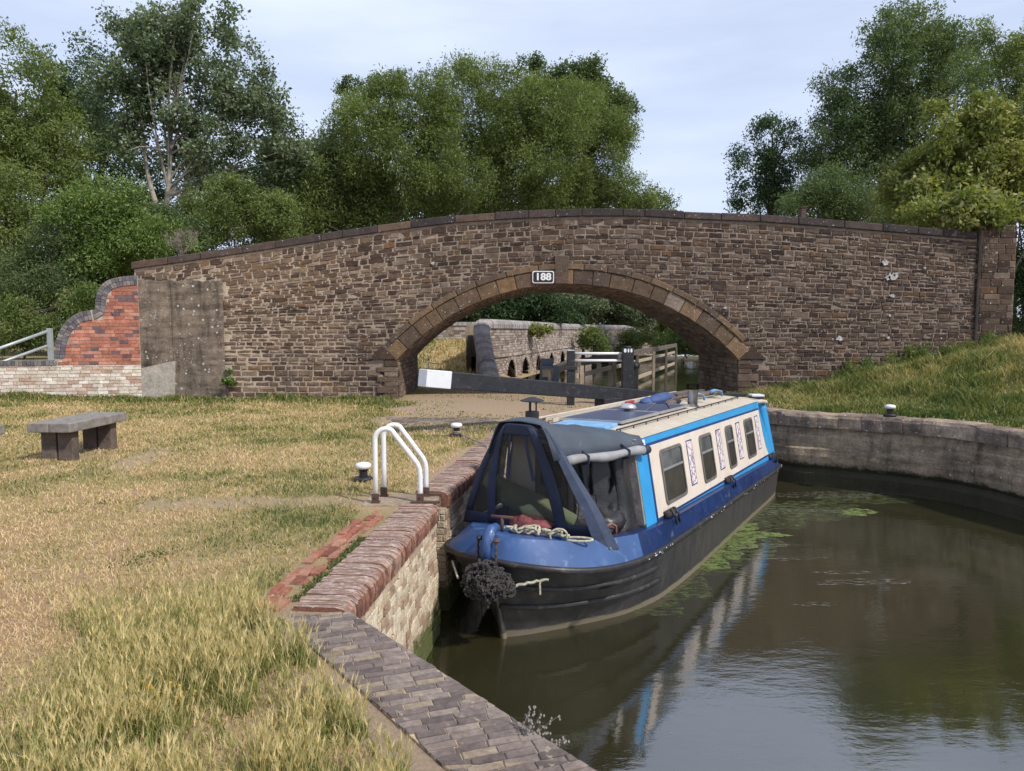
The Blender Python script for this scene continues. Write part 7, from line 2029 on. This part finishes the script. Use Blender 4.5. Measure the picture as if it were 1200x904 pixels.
# ------------------------------------------------------------------ duckweed and scum on the water
mb = MB(); rs = random.Random(4)
ZB = [0.004]
def blob(px, py, rx, ry, n=26, seed=1, rag=0.5):
    ZB[0] += 0.00006
    z = ZB[0]; c = G(px, py, 0); ex = G(px + rx, py, 0) - c; ey = G(px, py - ry, 0) - c; P = []
    for k in range(n):
        a_ = 2 * math.pi * k / n; r_ = 1 + rag * mnoise.noise(Vector((math.cos(a_) * 2 + seed, math.sin(a_) * 2, seed))) + rs.uniform(-.12, .12)
        p = c + ex * math.cos(a_) * r_ + ey * math.sin(a_) * r_; P.append((p[0], p[1], z))
    mb.add(P + [(c[0], c[1], z)], [(k, (k + 1) % n, n) for k in range(n)])
for q in ((858, 636, 34, 8), (842, 650, 26, 8), (882, 627, 38, 4), (828, 662, 22, 7), (900, 627, 18, 3), (868, 617, 24, 5), (1003, 601, 20, 4)): blob(*q, seed=q[0] * 0.1)
tag(mb.build('duckweed', M['algae'], None), 'bright green floating duckweed beside the boat', 'duckweed', kind='stuff')
mb = MB()
for q in ((800, 690, 34, 14), (770, 712, 30, 10), (835, 660, 40, 16), (870, 640, 55, 16), (905, 605, 40, 14), (950, 598, 70, 10), (1010, 585, 60, 6)): blob(*q, seed=q[0] * 0.1)
tag(mb.build('green_scum', M['algae_thin'], None), 'thin broken green scum spreading over the water beside the boat', 'scum', kind='stuff')
mb = MB()
for k in range(110):
    px = rs.uniform(560, 1190); py = 575 + 320 * rs.random()
    if px < 930 - (py - 575) * 1.0: continue
    blob(px, py, rs.uniform(0.6, 2.0), rs.uniform(0.2, 0.5), seed=k, n=6)
for (cx_, cy_, w_, h_) in ((1010, 683, 60, 4), (958, 709, 24, 2.5), (985, 580, 80, 4), (925, 655, 36, 2.5), (935, 600, 60, 3), (990, 672, 40, 2), (900, 640, 40, 2)): blob(cx_, cy_, w_, h_, seed=cx_ * 0.3)
tag(mb.build('surface_scum', M['foam'], None), 'pale streaks of scum floating on the canal', 'scum', kind='stuff')

for o in scene.objects:
    if o.parent is None and o.type == 'MESH' and 'kind' in o and o['kind'] == 'structure' and 'category' in o: del o['category']

# old dark brick paving set in the path before the arch
mb = MB(); A_, B_, C_, D_ = [G(x, y, 1.31)[:2] for x, y in ((470, 501), (585, 499), (560, 485), (488, 486))]
for q in courses(-2.6, 0.1, 12.6, 14.6, (0.10, 0.12), (0.22, 0.3), 0.02):
    c_ = (sum(p[0] for p in q) / 4, sum(p[1] for p in q) / 4)
    if c_[0] > -0.35 or c_[0] < -2.5 + 0.25 * fbm(c_[0], c_[1], 1.5, 2) + (14.6 - c_[1]) * 0.25: continue
    stone_poly(mb, q, lambda u, v, d: (u, v, height(u, v) + d), 0.015, 0.006, rc(), 0.004, -0.05)
tag(mb.build('brick_paving', M['paver'], None), 'patch of old dark brick paving in the path before the arch', 'paving')
def tuft_ok(x, y): return fbm(x, y, 0.8, 22) > 0.02 and not inside([q[:2] for q in basin], x, y) and not (x > 3.0 and y > 14)
P = scatter(2200, lambda g: (-3.3 + 6.0 * g.random(), 14.2 + 8.8 * g.random() ** 1.6), tuft_ok, 31)
H = 0.02 + 0.04 * g.random(len(P))
V, F, rnd = blades(P, H, np.full(len(P), 0.022), np.full(len(P), 1.0), np.clip(0.45 + 0.22 * g.normal(size=len(P)), 0, 1), 32)
tag(np_mesh('path_grass', V, F, M['grass'], rnd=rnd), 'scattered grass tufts on the earth path under the arch', 'grass', kind='stuff')

# low broad-leaved weeds in the lawn
rs = random.Random(77)
WPOS = [(float(q[0]), float(q[1])) for q in [G(x, y, 1.3)[:2] for x, y in ((165, 652), (190, 648), (150, 660), (330, 640), (60, 600), (240, 700), (380, 560), (120, 590), (300, 560), (210, 830), (330, 780), (40, 870), (120, 500), (215, 530))]]
Pq = []
for (x0, y0) in WPOS:
    for k in range(60):
        x, y = x0 + rs.gauss(0, 0.10), y0 + rs.gauss(0, 0.07)
        if lawn_ok(x, y): Pq.append((x, y, height(x, y)))
Pq = np.array(Pq); g = np.random.default_rng(88)
V, F, rnd = blades(Pq, 0.015 + 0.02 * g.random(len(Pq)), np.full(len(Pq), 0.013), np.full(len(Pq), 1.3), np.clip(0.14 + 0.12 * g.normal(size=len(Pq)), 0, 1), 89)
tag(np_mesh('lawn_weeds', V, F, M['grass'], rnd=rnd), 'small rosettes of broad green weeds dotted over the lawn', 'weeds', kind='stuff')
mb = MB()
for k in range(26):
    q = G(rs.gauss(180, 22), rs.gauss(818, 12), 1.3); x, y = float(q[0]), float(q[1]); z = 1.3 + rs.uniform(0.05, 0.09)
    mb.lathe((x, y, z), [(0.003, -0.05), (0.003, -0.004), (0.008, 0.0), (0.006, 0.005)], 7)
M['yellow_petal'] = simple('yellow_petals', (0.75, 0.42, 0.03), 0.7)
tag(mb.build('yellow_flowers', M['yellow_petal'], None), 'few tiny yellow flowers among the foreground grass', 'flowers', kind='stuff')

rs = random.Random(99); Pq = []
for k in range(900):
    u = rs.uniform(0.4, LR - 4); p = fR(u, -rs.uniform(0.30, 0.75))
    if fbm(u, 0, 1.6, 9) > -0.05: Pq.append((p[0], p[1], 1.45))
Pq = np.array(Pq); g = np.random.default_rng(98)
V, F, rnd = blades(Pq, 0.03 + 0.07 * g.random(len(Pq)), np.full(len(Pq), 0.02), np.full(len(Pq), 0.9), np.clip(0.35 + 0.25 * g.normal(size=len(Pq)), 0, 1), 97)
tag(np_mesh('coping_grass', V, F, M['grass'], rnd=rnd), 'grass straggling over the back of the right canal coping', 'grass', kind='stuff')
Pq = []
for k in range(420):
    x = rs.uniform(XL, XP); z = rs.uniform(1.5, 4.6)
    if z > top_z(x) - 0.1 or (abs(x - ccx) < 4.7 and z < ccz + RAD + 0.6): continue
    if fbm(x, z, 1.1, 33) < 0.16: continue
    Pq.append((x, BY - 0.03, z))
Pq = np.array(Pq)
V, F, rnd = blades(Pq, 0.02 + 0.04 * g.random(len(Pq)), np.full(len(Pq), 0.02), np.full(len(Pq), 1.2), np.clip(0.2 + 0.15 * g.normal(size=len(Pq)), 0, 1), 96)
tag(np_mesh('wall_weeds', V, F, M['grass'], rnd=rnd), 'tiny weeds rooted in the mortar joints of the bridge', 'weeds', kind='stuff')

rs = random.Random(55); mb = MB()
for k in range(36):
    i = rs.randrange(5 * NS, len(RL) - 20); f_ = rs.random(); p = RL[i] * (1 - f_) + RL[i + 1] * f_; L_ = rs.uniform(0.01, 0.05); h_ = rs.uniform(0.004, 0.014); z = p[2] + rs.uniform(-0.02, 0.026)
    x = p[1] + 0.044 + 0.002 * rs.random()
    mb.add([(x, p[0] - L_, z), (x, p[0], z - h_ * 0.4), (x, p[0] + L_ * rs.random(), z + h_ * 0.3), (x, p[0] - L_ * 0.4, z + h_)], [(0, 1, 2, 3)])
st_ = next(o for o in boat.children if o.name.startswith('rubbing_strake'))
mb.build('paint_chips', M['white_dirty'], st_, local=True)['kind'] = 'stuff'
